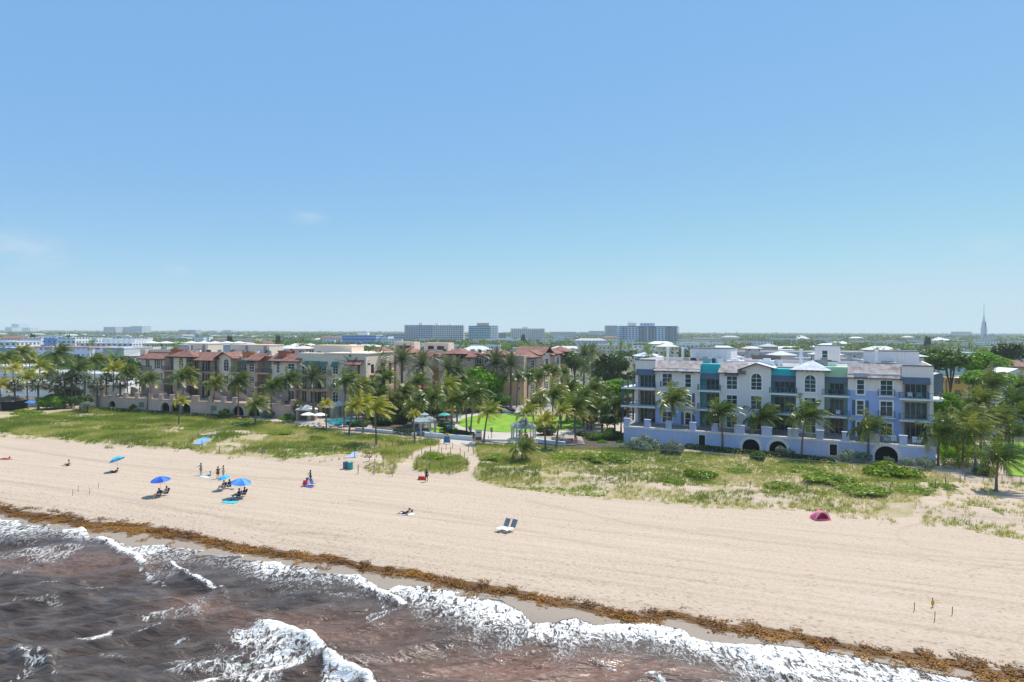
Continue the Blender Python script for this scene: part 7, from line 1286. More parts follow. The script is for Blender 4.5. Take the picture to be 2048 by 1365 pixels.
# ================= BACKGROUND TOWN =================
def gridmat(name, wall, gl, dx, dz, wx, wz, ox=.25, oz=.35, rough=.6, extra=None):
    if name in _mc: return _mc[name]
    m, t, b = newmat(name); tc = N(t, 'ShaderNodeTexCoord'); sp = N(t, 'ShaderNodeSeparateXYZ'); L(t, tc.outputs['Object'], sp.inputs[0]); a = math_(t, 'ADD', sp.outputs[0], sp.outputs[1])
    def band(v, d, w_, o): f = math_(t, 'FRACT', math_(t, 'ADD', math_(t, 'DIVIDE', v, d), o)); return math_(t, 'LESS_THAN', f, w_)
    msk = math_(t, 'MULTIPLY', band(a, dx, wx, ox), band(sp.outputs[2], dz, wz, oz)); ge = N(t, 'ShaderNodeNewGeometry'); sn = N(t, 'ShaderNodeSeparateXYZ'); L(t, ge.outputs['Normal'], sn.inputs[0])
    msk = math_(t, 'MULTIPLY', msk, math_(t, 'LESS_THAN', math_(t, 'ABSOLUTE', sn.outputs[2]), .5))
    vr = noise(t, .25, tc.outputs['Object'], 4); wall = tuple(min(.9, x * 1.42) for x in wall); wl = mix(t, math_(t, 'MULTIPLY', vr, .2), wall, tuple(x * .8 for x in wall)); wn_ = N(t, 'ShaderNodeTexWhiteNoise'); q = N(t, 'ShaderNodeVectorMath', operation='SNAP'); q.inputs[1].default_value = (dx, dx, dz); L(t, tc.outputs['Object'], q.inputs[0]); L(t, q.outputs[0], wn_.inputs['Vector'])
    g2 = mix(t, wn_.outputs['Value'], gl, tuple(min(1, x * 3 + .03) for x in gl)); L(t, mix(t, msk, wl, g2), b.inputs['Base Color']); L(t, ramp(t, msk, [(0, (.8,) * 3), (1, (.2,) * 3)]).outputs[0], b.inputs['Roughness']); _mc[name] = m; return m
CLR = []
def bldg(name, u0, u1, D, vt, depth, m, label, cat='building', group=None, rz=0.0, roof=None, roofm=None, parts=None, zb=-.1, capm=None, ztop=None, eave=.5):
    A = AT(u0, 700, D); B_ = AT(u1, 700, D * (1 + rz)); w_ = (B_ - A).to_2d().length; ang = math.atan2(B_.y - A.y, B_.x - A.x); um = (u0 + u1) / 2; zt = ztop or CH - (vt - vh(um)) * D / F; e = empty(name, (A.x, A.y, 0), ang, label, cat, group)
    c = Vector((A.x, A.y)).lerp(Vector((B_.x, B_.y)), .5); CLR.append((c.x - math.sin(ang) * depth / 2, c.y + math.cos(ang) * depth / 2, max(w_, depth) / 2 + 2, w_ / 2, depth / 2, ang))
    MB().box(0, w_, 0, depth, zb, zt).build('wall', m, e)
    if roof == 'hip':
        rm = roofm or ROOFW; mb = MB(); rg = max(0, w_ - depth) / 2; h_ = min(w_, depth) * .22; q = [(-eave, -eave, zt), (w_ + eave, -eave, zt), (w_ + eave, depth + eave, zt), (-eave, depth + eave, zt), (w_ / 2 - rg, depth / 2, zt + h_), (w_ / 2 + rg, depth / 2, zt + h_)]; mb.add(q, [(0, 1, 5, 4), (1, 2, 5), (2, 3, 4, 5), (3, 0, 4), (3, 2, 1, 0)]); mb.build('roof', rm, e)
    elif roof == 'gable':
        rm = roofm or ROOFW; h_ = w_ * .2; MB().add([(-.4, -.5, zt), (w_ / 2, -.5, zt + h_), (w_ + .4, -.5, zt), (-.4, depth, zt), (w_ / 2, depth, zt + h_), (w_ + .4, depth, zt)], [(0, 1, 4, 3), (1, 2, 5, 4)]).build('roof', rm, e); MB().face([(0, zt), (w_, zt), (w_ / 2, zt + h_)], .001, .2).build('gable_wall', m, e)
    else:
        MB().box(-.15, w_ + .15, -.15, .1, zt - .3, zt + .35).box(-.15, w_ + .15, depth - .1, depth + .15, zt - .3, zt + .35).box(-.15, .1, .1, depth - .1, zt - .3, zt + .35).box(w_ - .1, w_ + .15, .1, depth - .1, zt - .3, zt + .35).build('parapet', capm or m, e); MB().box(.1, w_ - .1, .1, depth - .1, zt - .1, zt + .02).build('roof', roofm or ROOFF, e)
    return e, w_, zt
def floors(e, w_, zt, dz, x0, x1, out, m, z0=0, name='balcony_slab', rail=None, y=0):
    z = z0 + dz; k = 0
    while z < zt - 1 and k < 40: MB().box(x0, x1, y - out, y - .01, z - .25, z + .02).build(name, m, e); (MB().box(x0, x1, y - out, y - out + .08, z + .02, z + 1.0).build('balustrade', rail, e) if rail else 0); z += dz; k += 1
WTW = (.52, .50, .50)
h1 = gridmat('tower_grey_white', (.36, .38, .44), (.06, .07, .09), 3.6, 3.1, .55, .5); e, w_, zt = bldg('apartment_tower', 809, 866, 1000, 651, 22, h1, 'left half of the widest white tower block beyond the resort roofs', 'tower block', 'wings of the widest white tower'); floors(e, w_, zt, 3.1, 1, w_ * .45, 1.6, TRIM)
e['label'] = 'long white ten storey tower block above the terracotta roofs'; del e['group']; h1b = gridmat('tower_white', (.52, .50, .49), (.08, .08, .10), 3.2, 3.1, .6, .5)
w2_ = (F * 0 + (927 - 866) * 1000 / F); MB().box(w_ + .05, w_ + w2_, -2, 20, -.1, zt + .2).build('wall', h1b, e)
for x, ww, hh in ((w_ * .48, 5, 3.6), (w_ + 2, 6, 3.2), (w_ + 22, 5, 3.4)): MB().box(x, x + ww, 8, 14, zt, zt + hh).build('roof_house', TRIM, e)
h2 = gridmat('tower_teal_glass', (.42, .48, .50), (.02, .09, .12), 2.4, 3.2, .82, .72, rough=.3); e, w_, zt = bldg('office_tower', 937, 980, 980, 652.5, 20, h2, 'teal glass office tower with pale rooftop box', 'office tower'); MB().box(w_ + .05, w_ + 11.5, .5, 20, -.1, zt + .8).build('wall', gridmat('tower_white2', (.56, .54, .52), (.1, .11, .13), 4, 3.2, .4, .4), e); MB().box(w_ * .38, w_ * .95, 4, 14, zt, zt + 4.5).build('roof_house', mat('sand_roofbox', (.62, .48, .36), .8), e)
h3 = gridmat('tower_cream', (.50, .48, .46), (.07, .08, .10), 3.4, 3.0, .5, .55); e, w_, zt = bldg('apartment_tower', 1021, 1089, 1150, 658, 18, h3, 'cream tower block right of the teal glass tower', 'tower block'); floors(e, w_, zt, 3.0, 0, w_ * .2, 1.4, TRIM); floors(e, w_, zt, 3.0, w_ * .4, w_ * .85, 1.4, TRIM); MB().box(w_ * .35, w_ * .5, 4, 10, zt, zt + 3.2).build('roof_house', TRIM, e)
h4 = gridmat('tower_blue_white', (.50, .55, .64), (.035, .045, .07), 4.2, 2.62, .5, .5); e, w_, zt = bldg('apartment_tower', 1240, 1354, 880, 653.5, 20, h4, 'white and blue twelve storey tower with dark balconies', 'tower block')
BLK = mat('dark_balustrade', (.03, .035, .045), .6)
for x0, x1 in ((.32, .45), (.49, .62), (.80, .90), (.93, 1.03)): floors(e, w_, zt, 2.62, w_ * x0, w_ * x1, 1.6, TRIM, rail=BLK)
floors(e, w_, zt, 2.62, -1.8, w_ * .12, 1.2, mat('blue_balustrade', (.10, .18, .36), .6)); MB().box(w_ * .38, w_ * .62, 5, 14, zt, zt + 4.6).build('roof_house', gridmat('tower_blue_white', 0, 0, 0, 0, 0, 0), e); MB().box(w_ * .16, w_ * .24, 5, 12, zt, zt + 5).build('roof_house', TRIM, e); MB().lathe([(1.8, zt + .2), (2.6, zt + 2), (2.6, zt + 4.8), (0, zt + 5)], 10, (w_ * .27, 8)).build('water_tank', STONE, e); MB().box(-1.2, w_ + 1, -1.2, .3, zt - .2, zt + .6).build('cornice', mat('blue_cornice', (.14, .24, .42), .7), e)
for k in range(4): MB().tube([(w_ * .17 + k * 1.3, 7, zt + 5), (w_ * .17 + k * 1.3, 7, zt + 9)], .15, 4).build('mast', TRIM, e)
for u0, u1, D, vt, dp, c_, lab in ((1212, 1235, 1500, 652, 24, (.34, .35, .38), 'grey office box left of the blue and white tower'), (1100, 1152, 1700, 664.5, 30, (.46, .44, .42), 'long low cream block at the horizon left of the grey office box'), (1160, 1178, 1900, 665, 30, (.42, .42, .44), 'small pale block at the horizon right of the long cream one'), (1180, 1208, 2300, 662.5, 40, (.40, .44, .50), 'stepped pale blue block at the horizon'), (996, 1012, 1150, 667, 20, (.24, .22, .22), 'low dark block between the teal and the cream tower'),
    (207, 231, 2500, 654.5, 60, (.40, .42, .46), 'left low part of the long hospital at the left horizon'), (232, 262, 2550, 654.5, 60, (.38, .40, .46), 'middle grey part of the long hospital at the left horizon'), (262, 284, 2450, 653, 60, (.42, .45, .52), 'tallest right part of the long hospital at the left horizon'), (357, 391, 2400, 660.5, 50, (.32, .36, .44), 'blue grey office block right of the hospital'), (418, 434, 3200, 662, 40, (.42, .42, .45), 'small pale block at the left horizon'), (445, 462, 2800, 661, 40, (.46, .42, .40), 'rosy low block at the left horizon'), (10, 24, 3900, 655, 80, (.44, .48, .54), 'left stub of the faint block at the far left horizon'), (23, 37, 4000, 648.5, 80, (.42, .48, .56), 'tallest faint block at the far left horizon'), (38, 60, 4000, 656, 80, (.46, .50, .56), 'right low faint block at the far left horizon'),
    (1918, 1943, 2600, 664, 50, (.50, .46, .45), 'pale box block left of the spire'), (1888, 1917, 2700, 668.5, 50, (.50, .50, .50), 'low pale block left of the box block'), (2012, 2035, 3300, 668, 60, (.42, .46, .50), 'faint block right of the spire'), (1980, 2003, 2500, 670.5, 50, (.44, .42, .40), 'low block just right of the spire'), (1612, 1650, 3600, 669, 50, (.42, .42, .44), 'faint low block at the right horizon'), (1500, 1525, 3800, 668.5, 50, (.44, .44, .46), 'faint low block near the middle right horizon')):
    gm = gridmat('far_%d' % u0, c_, tuple(x * .35 for x in c_), 5, 3.6, .7, .45); bldg('office_block', u0, u1, D, vt, dp, gm, lab, 'office block')
bo = gridmat('blue_stripe_office', (.22, .34, .62), (.06, .12, .28), 400, 4.0, 1, .45); e, w_, zt = bldg('office_building', 684, 752, 800, 671, 40, bo, 'long low blue office building left of the white tower', 'office building', capm=TRIM); MB().box(w_ * .4, w_ * .7, 10, 20, zt, zt + 3).build('roof_house', TRIM, e); bldg('office_building', 753, 776, 820, 672.5, 40, gridmat('office_white_dark', (.55, .55, .55), (.04, .05, .06), 6, 4, .8, .4), 'white office with dark windows beside the blue office', 'office building'); bldg('office_building', 777, 812, 1050, 668.5, 40, gridmat('office_grey', (.42, .44, .48), (.1, .12, .16), 400, 4, 1, .4), 'grey office building before the white tower', 'office building')
# church spire
p = AT(1967.5, 700, 1500); e = empty('church_spire', (p.x, p.y, 0), R(10), 'slender pale concrete church spire at the right horizon', 'church spire'); SPM = mat('spire_concrete', (.85, .84, .84), .7, .05)
for k in range(4):
    a = k * math.pi / 2 + .4; c, s_ = math.cos(a), math.sin(a); mb = MB(); hk = (30, 34, 32, 36)[k]; mb.tube([(3.9 * c, 3.9 * s_, -1), (3.9 * c, 3.9 * s_, hk), (3.3 * c, 3.3 * s_, hk + .1), (3.2 * c, 3.2 * s_, hk + 12)], [2.4, 2.4, 1.6, 1.3], 6); mb.build('buttress', SPM, e)
MB().lathe([(3.6, -1), (3.5, 40), (2.6, 41), (2.4, 53), (1.4, 54), (1.2, 62), (.6, 64), (.5, 80), (.16, 88.5)], 8).build('shaft', SPM, e); MB().box(-.9, .9, -.3, .3, 85.5, 86.3).build('cross', SPM, e); MB().box(-.7, .7, -4.6, -4.0, 2, 44).build('window_strip', GD, e)
bldg('church', 1976, 1992, 1480, 671, 16, mat('far_white', (.6, .6, .6), .8), 'white church hall with sloping roof at the foot of the spire', 'church', roof='gable', roofm=mat('slate_roof', (.16, .18, .20), .8))
# white motels in front left
MTW = gridmat('motel_white', (.72, .68, .60), (.05, .04, .045), 4.6, 3.2, .28, .4, oz=.6); RFW = mat('white_membrane_roof', (.78, .77, .75), .85, .06, .3)
for u0, u1, D, z, dp, rz, lab in ((-30, 108, 205, 5.6, 12, -.08, 'long low white motel at the left edge, front wing'), (112, 252, 196, 5.2, 12, .02, 'long low white motel wing beside the resort'), (60, 258, 222, 7.2, 12, -.03, 'second white motel row behind the front wing'), (-40, 60, 235, 8.4, 14, .0, 'third white motel row at the left edge')):
    e, w_, zt = bldg('motel', u0, u1, D, 0, dp, MTW, lab, 'motel', rz=rz, ztop=z, roofm=RFW); MB().box(-.6, w_ + .6, -1.6, -.16, zt - .1, zt + .15).build('roof_overhang', RFW, e); floors(e, w_, zt, 2.7, 0, w_, 1.4, TRIM, name='gallery')
e, w_, zt = bldg('beach_bar', -20, 22, 178, 0, 6, DKM, 'thatched hut at the left edge', 'hut', ztop=2.4, roof='hip', roofm=mat('thatch', (.22, .17, .12), .95, .2, 2), eave=1.2)
umbrella('blue umbrella before the white motel', AT(61, 700, 176).to_2d().to_3d(), 2.4, 1.3, [F_BL], (0, 0), 'sun_umbrella', ht=.3)
# mid left
W3 = gridmat('midrise_white', (.66, .66, .66), (.07, .08, .11), 3.6, 3.2, .5, .42); PKR = mat('rosy_roof', (.55, .36, .33), .85, .1); LIL = gridmat('midrise_lilac', (.52, .54, .62), (.16, .18, .26), 2.4, 3.1, .55, .4)
for u0, u1, D, vt, dp, m, lab, rf_ in ((42, 82, 520, 676.5, 20, W3, 'white flat block leftmost of the row before the woods', None), (88, 110, 520, 677, 20, gridmat('midrise_blue', (.20, .32, .6), (.05, .08, .18), 4, 3.2, .5, .4), 'small blue and white block in the row before the woods', None), (118, 150, 500, 676.5, 20, W3, 'white block right of the blue one', None), (150, 193, 540, 677, 22, W3, 'long white block in the row before the woods', None), (206, 268, 470, 679.5, 24, W3, 'long white block with a dark window band', None), (-20, 32, 420, 684, 22, W3, 'white block at the left edge of the town', None), (-30, 40, 330, 697, 20, gridmat('midrise_blue', (.2, .32, .6), (0, 0, 0), 1, 1, 1, 1), 'blue and white low block at the left edge', None), (62, 105, 330, 695, 22, LIL, 'left lilac block with rosy roof', 'hip'), (108, 180, 335, 695.5, 22, LIL, 'long lilac block with rosy roof', 'hip'), (182, 206, 340, 697, 20, W3, 'white cube beside the lilac block', None), (206, 248, 310, 697, 24, mat('pale_wall', (.60, .60, .60), .85, .08), 'blank pale block above the dark trees', None), (250, 300, 520, 690, 20, W3, 'white block behind the resort end', None), (350, 478, 360, 691, 22, mat('pale_wall', (.60, .60, .60), .85), 'long pale flat roof behind the left resort penthouses', None)):
    bldg('apartment_block', u0, u1, D, vt, dp, m, lab, 'apartment block', roof=None, roofm=PKR if rf_ else RFW, capm=PKR if rf_ else None)
CRW = mat('cream_villa_wall', (.62, .58, .47), .85, .08); CRR = mat('cream_hip_roof', (.66, .63, .55), .85, .08)
for i, u in enumerate((287, 315, 342, 366, 390, 414, 438, 462)): bldg('villa', u, u + 19, 430 + (i % 3) * 12, 687, 10, gridmat('villa_cream', (.62, .58, .47), (.10, .09, .08), 3, 3, .4, .4), 'cream villa with pale hipped roof in the row behind the resort', 'villa', 'cream villas behind the resort', roof='hip', roofm=CRR, eave=.9)
bldg('villa', 553, 580, 300, 697.5, 12, gridmat('villa_bluewhite', (.55, .60, .70), (.05, .06, .08), 4, 3, .4, .5), 'pale blue villa with white hipped roof behind the resort chimney', 'villa', roof='hip', eave=.9); bldg('villa', 585, 612, 300, 698, 12, gridmat('villa_rose', (.60, .45, .38), (.05, .05, .05), 4, 3, .5, .5), 'rose villa with pale pink hipped roof', 'villa', roof='hip', roofm=mat('pink_roof', (.66, .52, .46), .85, .08), eave=.9)
# behind the blue building: sister blocks with hipped roofs
WRF = gridmat('rear_white', (.50, .45, .41), (.06, .07, .09), 4, 3.3, .35, .45)
for u0, u1, D, z, dp, lab in ((1395, 1545, 178, 13.8, 16, 'white rear apartment block behind the left penthouse'), (1550, 1720, 186, 13.8, 18, 'white rear apartment block behind the hipped tower'), (1725, 1845, 172, 13.8, 18, 'white rear apartment block behind the right penthouses'), (1440, 1800, 228, 14.4, 20, 'far rear white apartment block beyond the roofs')): bldg('rear_apartment_block', u0, u1, D, 0, dp, WRF, lab, 'apartment block', ztop=z, rz=-.02, roofm=ROOFF)
def rooftower(u0, u1, D, z, lab, m=WRF, rm=None, h=3.0): bldg('roof_pavilion', u0, u1, D, 0, (u1 - u0) * D / F, m, lab, 'roof pavilion', ztop=z, zb=z - h, roof='hip', roofm=rm or ROOFW, eave=.8)
for q in ((1462, 1484, 168, 14.9, 'white pyramid roof right of the left penthouse'), (1552, 1588, 170, 15.4, 'low white pyramid roof over a cream attic'), (1640, 1682, 168, 15.6, 'white pyramid roof above the green parapet'), (1812, 1848, 158, 15.6, 'white pyramid roof at the right end'), (1498, 1520, 214, 16.0, 'far white pyramid roof'), (1410, 1436, 190, 15.6, 'white pyramid roof behind the left penthouse')): rooftower(*q)
bldg('roof_pavilion', 1520, 1560, 150, 0, 5, mat('dark_attic', (.20, .18, .17), .85), 'brown roof box behind the gable', 'roof pavilion', ztop=15.6, zb=14.0)
# rooftop equipment
ACM = mat('ac_metal', (.40, .42, .43), .5, .08); ACD = mat('ac_dark', (.05, .055, .06), .6, .1)
acp = []
def acunit(base, kind, group, label):
    if kind not in AC:
        e = empty('rooftop_ac_unit', base, 0, label, 'air conditioner', group); MB().box(-.5, .5, -.45, .45, .15, 1.15).build('casing', (ACM, ACD, TRIM)[kind], e); MB().lathe([(0, 1.16), (.38, 1.16), (.4, 1.22), (.34, 1.24), (.3, 1.18)], 12).build('fan', ACD, e); MB().box(-.5, -.4, -.45, .45, 0, .15).build('foot', ACD, e); MB().box(.4, .5, -.45, .45, 0, .15).build('foot', ACD, e); kids(e); AC[kind] = e; return e
    c = copy_tree(AC[kind]); c.location = base; c.rotation_euler = (0, 0, 0); c['label'] = label; c['group'] = group; return c
AC = {}; r = random.Random(3)
for j in range(15): x = [7, 8.2, 9.4, 10.8, 12, 13.2, 22, 23.2, 24.4, 30, 31.2, 38.2, 39.4, 42.2, 43.5][j]; acunit(local(bb, x + 2, 5 + (j % 3) * 1.3, 14.61), j % 3, 'air conditioners on the white and blue roof', 'small air conditioner on the flat roof of the white and blue building')
for j in range(18): x = 9 + j * 3.0 + r.uniform(-.5, .5); acunit(local(rb, x, 5.5 + (j % 4) * 1.1, 14.41), (j * 5) % 3, 'air conditioners on the cream resort roof', 'small air conditioner on the flat roof of the cream resort')
for j in range(34): x = 2 + j * 1.25 + r.uniform(-.3, .3); acunit(local(mbx, x, 8.5 + (j % 4) * 2.2, 14.2), (j * 7) % 3, 'air conditioners on the terracotta block', 'small air conditioner on the flat roof of the terracotta block')
for j in range(26): x = 1400 + j * 15 + r.uniform(-3, 3); q = AT(x, 700, 184 + (j % 5) * 4); acunit(Vector((q.x, q.y, 13.95)), (j * 3) % 3, 'air conditioners on the rear white roofs', 'small air conditioner on the rear white roofs')
for i, (s_, y) in enumerate(((5.2, 5.5), (8.1, 6.2), (30.5, 5.0), (43, 5.0))): o = MB().lathe([(.28, 0), (.28, 3.1), (.34, 3.1), (.34, 3.3), (0, 3.35)], 10).build('vent_pipe', TRIM); o.location = local(bb, s_, y, 14.6); tag(o, 'white vent pipe on the roof of the white and blue building', 'vent pipe', 'vent pipes on the white and blue roof')
for i, (s_, y, w_, d, h) in enumerate(((13, 4.5, 2.2, 1.4, 1.2), (24.5, 4.6, 2.6, 1.4, 1.0), (34.5, 4.2, 2.4, 1.2, 1.4), (44.5, 4.2, 3.0, 1.6, 1.1), (18.5, 6, 3, 2, .8))): o = MB().box(-w_ / 2, w_ / 2, -d / 2, d / 2, 0, h).box(-w_ / 2 - .1, w_ / 2 + .1, -d / 2 - .1, d / 2 + .1, h, h + .1).box(-w_ / 4, w_ / 4, -d / 4, d / 4, h + .1, h + .45).build('roof_housing', (ACM, TRIM, ROOFF)[i % 3]); o.location = local(bb, s_, y, 14.605); o.rotation_euler = (0, 0, BA); tag(o, 'low ventilation housing on the roof of the white and blue building', 'roof housing', 'ventilation housings on the white and blue roof')
# right side houses
YEL = gridmat('yellow_house', (.66, .40, .12), (.05, .035, .03), 3.8, 3.2, .34, .5)
bldg('yellow_house', 1884, 1962, 172, 0, 14, YEL, 'yellow house with pale flat roof behind the utility poles', 'house', ztop=9.6, rz=-.04, roofm=RFW); bldg('white_house', 1998, 2070, 172, 0, 14, gridmat('white_house', (.66, .60, .50), (.05, .05, .05), 6, 3.3, .22, .3), 'cream gabled house at the right edge', 'house', ztop=10.4, roof='gable', roofm=RFW); bldg('white_house', 1972, 2075, 142, 0, 12, gridmat('white_house2', (.68, .68, .68), (.05, .05, .06), 5, 3.3, .26, .4), 'white low house with grey green roof at the right edge', 'house', ztop=6.4, roofm=mat('grey_green_roof', (.34, .42, .38), .8)); bldg('red_roof_house', 2008, 2075, 245, 0, 16, gridmat('brown_house', (.40, .26, .20), (.05, .04, .04), 4, 3.2, .4, .5), 'brown house with red tiled roof at the right edge', 'house', ztop=9.2, roof='hip', roofm=TILE, eave=1); bldg('pale_house', 1930, 1985, 275, 0, 16, gridmat('mint_house', (.50, .60, .56), (.06, .07, .07), 4, 3.2, .4, .4), 'mint and white flat house above the spreading trees', 'house', ztop=12.8, roofm=RFW); bldg('grey_house', 1868, 1886, 140, 0, 10, mat('slate_house', (.16, .19, .22), .85), 'slate coloured building behind the right corner', 'house', ztop=12.5, roof='gable')
bldg('garage', 1185, 1275, 178, 0, 9, gridmat('ochre_wall', (.55, .42, .20), (.05, .04, .03), 5, 3.5, .3, .5), 'low ochre building left of the white and blue building', 'building', ztop=6.0, roofm=RFW)
bldg('bungalow', 1277, 1313, 330, 0, 10, gridmat('villa_bluewhite', 0, 0, 0, 0, 0, 0), 'bungalow with pale blue pyramid roof above the left roof end', 'house', ztop=9.4, roof='hip', roofm=mat('pale_blue_roof', (.58, .66, .74), .8), eave=1.2); bldg('bungalow', 1494, 1512, 420, 0, 9, CRW, 'bungalow with orange roof above the roofs', 'house', ztop=11.5, roof='hip', roofm=mat('orange_roof', (.62, .30, .18), .85), eave=1); bldg('bungalow', 1528, 1556, 440, 0, 10, CRW, 'bungalow with grey hipped roof above the roofs', 'house', ztop=12, roof='hip', roofm=mat('grey_hip', (.50, .48, .46), .85), eave=1)
# utility poles
UPm = mat('utility_pole_wood', (.22, .19, .16), .9, .15)
for i, (u, D, zt, lab) in enumerate(((1893, 152, 10.8, 'utility pole nearest the white and blue building'), (1922, 132, 9.6, 'dark utility pole before the yellow house'), (1938, 140, 10.2, 'pale utility pole right of the dark one'), (1984, 178, 13.5, 'tall utility pole above the right hand trees'), (1876, 170, 12.6, 'thin pole behind the right corner'))):
    q = AT(u, 700, D); e = empty('utility_pole', (q.x, q.y, 0), .3, lab, 'utility pole'); MB().tube([(0, 0, 0), (0, 0, zt)], [.19, .13], 8).build('pole', UPm, e); MB().box(-.9, .9, -.06, .06, zt - .7, zt - .55).build('crossarm', UPm, e)
for za, zb_, u0, D0, u1, D1 in ((8.9, 8.9, 1922, 132, 2090, 128), (8.0, 8.0, 1922, 132, 2090, 128), (9.6, 9.7, 1938, 140, 2090, 136)):
    a, b_ = AT(u0, 700, D0), AT(u1, 700, D1); a.z, b_.z = za, zb_; o = MB().tube([tuple(a.lerp(b_, k / 8) - Vector((0, 0, .5 * math.sin(math.pi * k / 8)))) for k in range(9)], .025, 4).build('overhead_wire', ROPE); tag(o, 'overhead wire running from the utility poles to the right edge', 'wire', 'overhead wires at the right')
# ---- random town: houses, trees, palms, then woods to the horizon
rg = random.Random(11)
def freexy(x, y, r_=3):
    for cx, cy, rr, hw, hd, an in CLR:
        dx, dy = x - cx, y - cy; lx = dx * math.cos(an) + dy * math.sin(an); ly = -dx * math.sin(an) + dy * math.cos(an)
        if abs(lx) < hw + r_ and abs(ly) < hd + r_: return False
    for B_, l, d in ((bb, 52, 24), (rb, 88, 24), (mbx, 46, 36), (st, 48, 8)):
        dx, dy = x - B_.ox, y - B_.oy; a = B_.ang; lx = dx * math.cos(a) + dy * math.sin(a); ly = -dx * math.sin(a) + dy * math.cos(a)
        if -r_ - 2 < lx < l + r_ and -12 < ly < d + r_: return False
    return True
HM = [gridmat('house_a', (.70, .68, .64), (.07, .07, .08), 3.5, 3, .4, .4), gridmat('house_b', (.62, .54, .42), (.07, .06, .06), 3.2, 3, .4, .4), gridmat('house_c', (.56, .60, .64), (.06, .07, .09), 3.8, 3, .4, .4)]; RM = [RFW, mat('grey_hip', (.5, .48, .46)), TILE, RFW, CRR]
n_h = 0
while n_h < 230:
    D = 270 * (1700 / 270) ** (rg.random() ** .8); u = rg.uniform(-30, 2080); q = AT(u, 700, D)
    if D < 330 and 1130 < u < 1900: continue
    w_ = rg.uniform(12, 34); du = w_ * F / D
    if not freexy(q.x + w_ / 2, q.y + 6, w_ / 2): continue
    n_h += 1; far = D > 700; bldg('town_house', u, u + du, D, 0, rg.uniform(8, 14), HM[rg.randrange(3)], 'small far house with light walls among the trees' if far else 'low house with pale roof among the trees of the town', 'house', 'far houses among the woods' if far else 'houses among the town trees', ztop=rg.choice((4.5, 6.8, 7.2, 9.5, 10)) + (2 if far else 0), roof=rg.choice(('hip', None, None)), roofm=RM[rg.randrange(5)], eave=.7)
n_w = 0
while n_w < 75:
    D = 420 * (1900 / 420) ** (rg.random() ** .75); u = rg.uniform(-30, 2080); q = AT(u, 700, D); w_ = rg.uniform(28, 70); du = w_ * F / D; h_ = rg.uniform(8.5, 12.5)
    if not freexy(q.x + w_ / 2, q.y + 8, w_ / 2): continue
    n_w += 1; e, w2w, zt = bldg('commercial_block', u, u + du, D, 0, rg.uniform(14, 26), HM[rg.randrange(3)], 'long flat roofed block far off in the town', 'building', 'long flat blocks of the far town', ztop=h_, roofm=RFW if rg.random() < .75 else ROOFF)
for k in range(34):
    D = rg.uniform(225, 310); u = rg.uniform(-20, 275); q = AT(u, 700, D)
    if freexy(q.x, q.y, 2): tree(('m', 'b', 'd')[k % 3], k % 2, q.x, q.y, rg.uniform(3.5, 5.5), rg.uniform(6, 9), 'leafy tree between motels and pale blocks at the left', 'trees behind the motels', 1.1, 'town_tree')
n_t = 0; tries = 0
while n_t < 215 and tries < 4000:
    tries += 1; D = rg.uniform(205, 520) if rg.random() < .8 else rg.uniform(400, 650); u = rg.uniform(-20, 2070); q = AT(u, 700, D)
    r_ = rg.uniform(3.5, 6.5)
    if not freexy(q.x, q.y, r_ * .6): continue
    if D < 260 and (400 < u < 1130): continue
    k = rg.random(); n_t += 1
    if D < 330: tree(('m', 'd', 'b', 'm')[int(k * 4)], rg.randrange(2), q.x, q.y, r_, rg.uniform(5.5, 8), 'leafy street tree in the near part of the town', 'trees of the near town', 1.1, 'town_tree')
    else: tree('f', rg.randrange(3), q.x, q.y, r_ * 1.0, rg.uniform(4.5, 7), 'green tree in the middle distance between the roofs', 'trees between the town roofs', 1.1, 'town_tree')
n_t = 0
while n_t < 120:
    D = rg.uniform(215, 560); u = rg.uniform(-20, 2070); q = AT(u, 700, D)
    if not freexy(q.x, q.y, 1.5) or (D < 250 and 400 < u < 1130): continue
    n_t += 1; palm('f', q.x, q.y, rg.uniform(8, 13.5), rg.uniform(.8, 1.15), 'slender palm standing between the town roofs', 'palms between the town roofs', 'town_palm', n_t, 0)
for u, vt, D, w_, lab in ((66, 657, 620, 2.9, 'tall dark columnar pine above the left woods'), (137, 663, 900, 2.8, 'smaller dark pine left of the hospital'), (459, 659.5, 520, 2.6, 'slim dark pine above the cream villas'), (556, 661, 640, 2.6, 'slim pine above the resort chimneys'), (1855, 663, 640, 3.4, 'dark ragged pine left of the spire'), (1047, 662, 900, 4.2, 'dark pine before the cream tower')):
    q = AT(u, 700, D); zt = CH - (vt - vh(u)) * D / F; tree('d', 1, q.x, q.y, w_, zt * .55, lab, None, zt * .62 / w_, 'pine_tree')
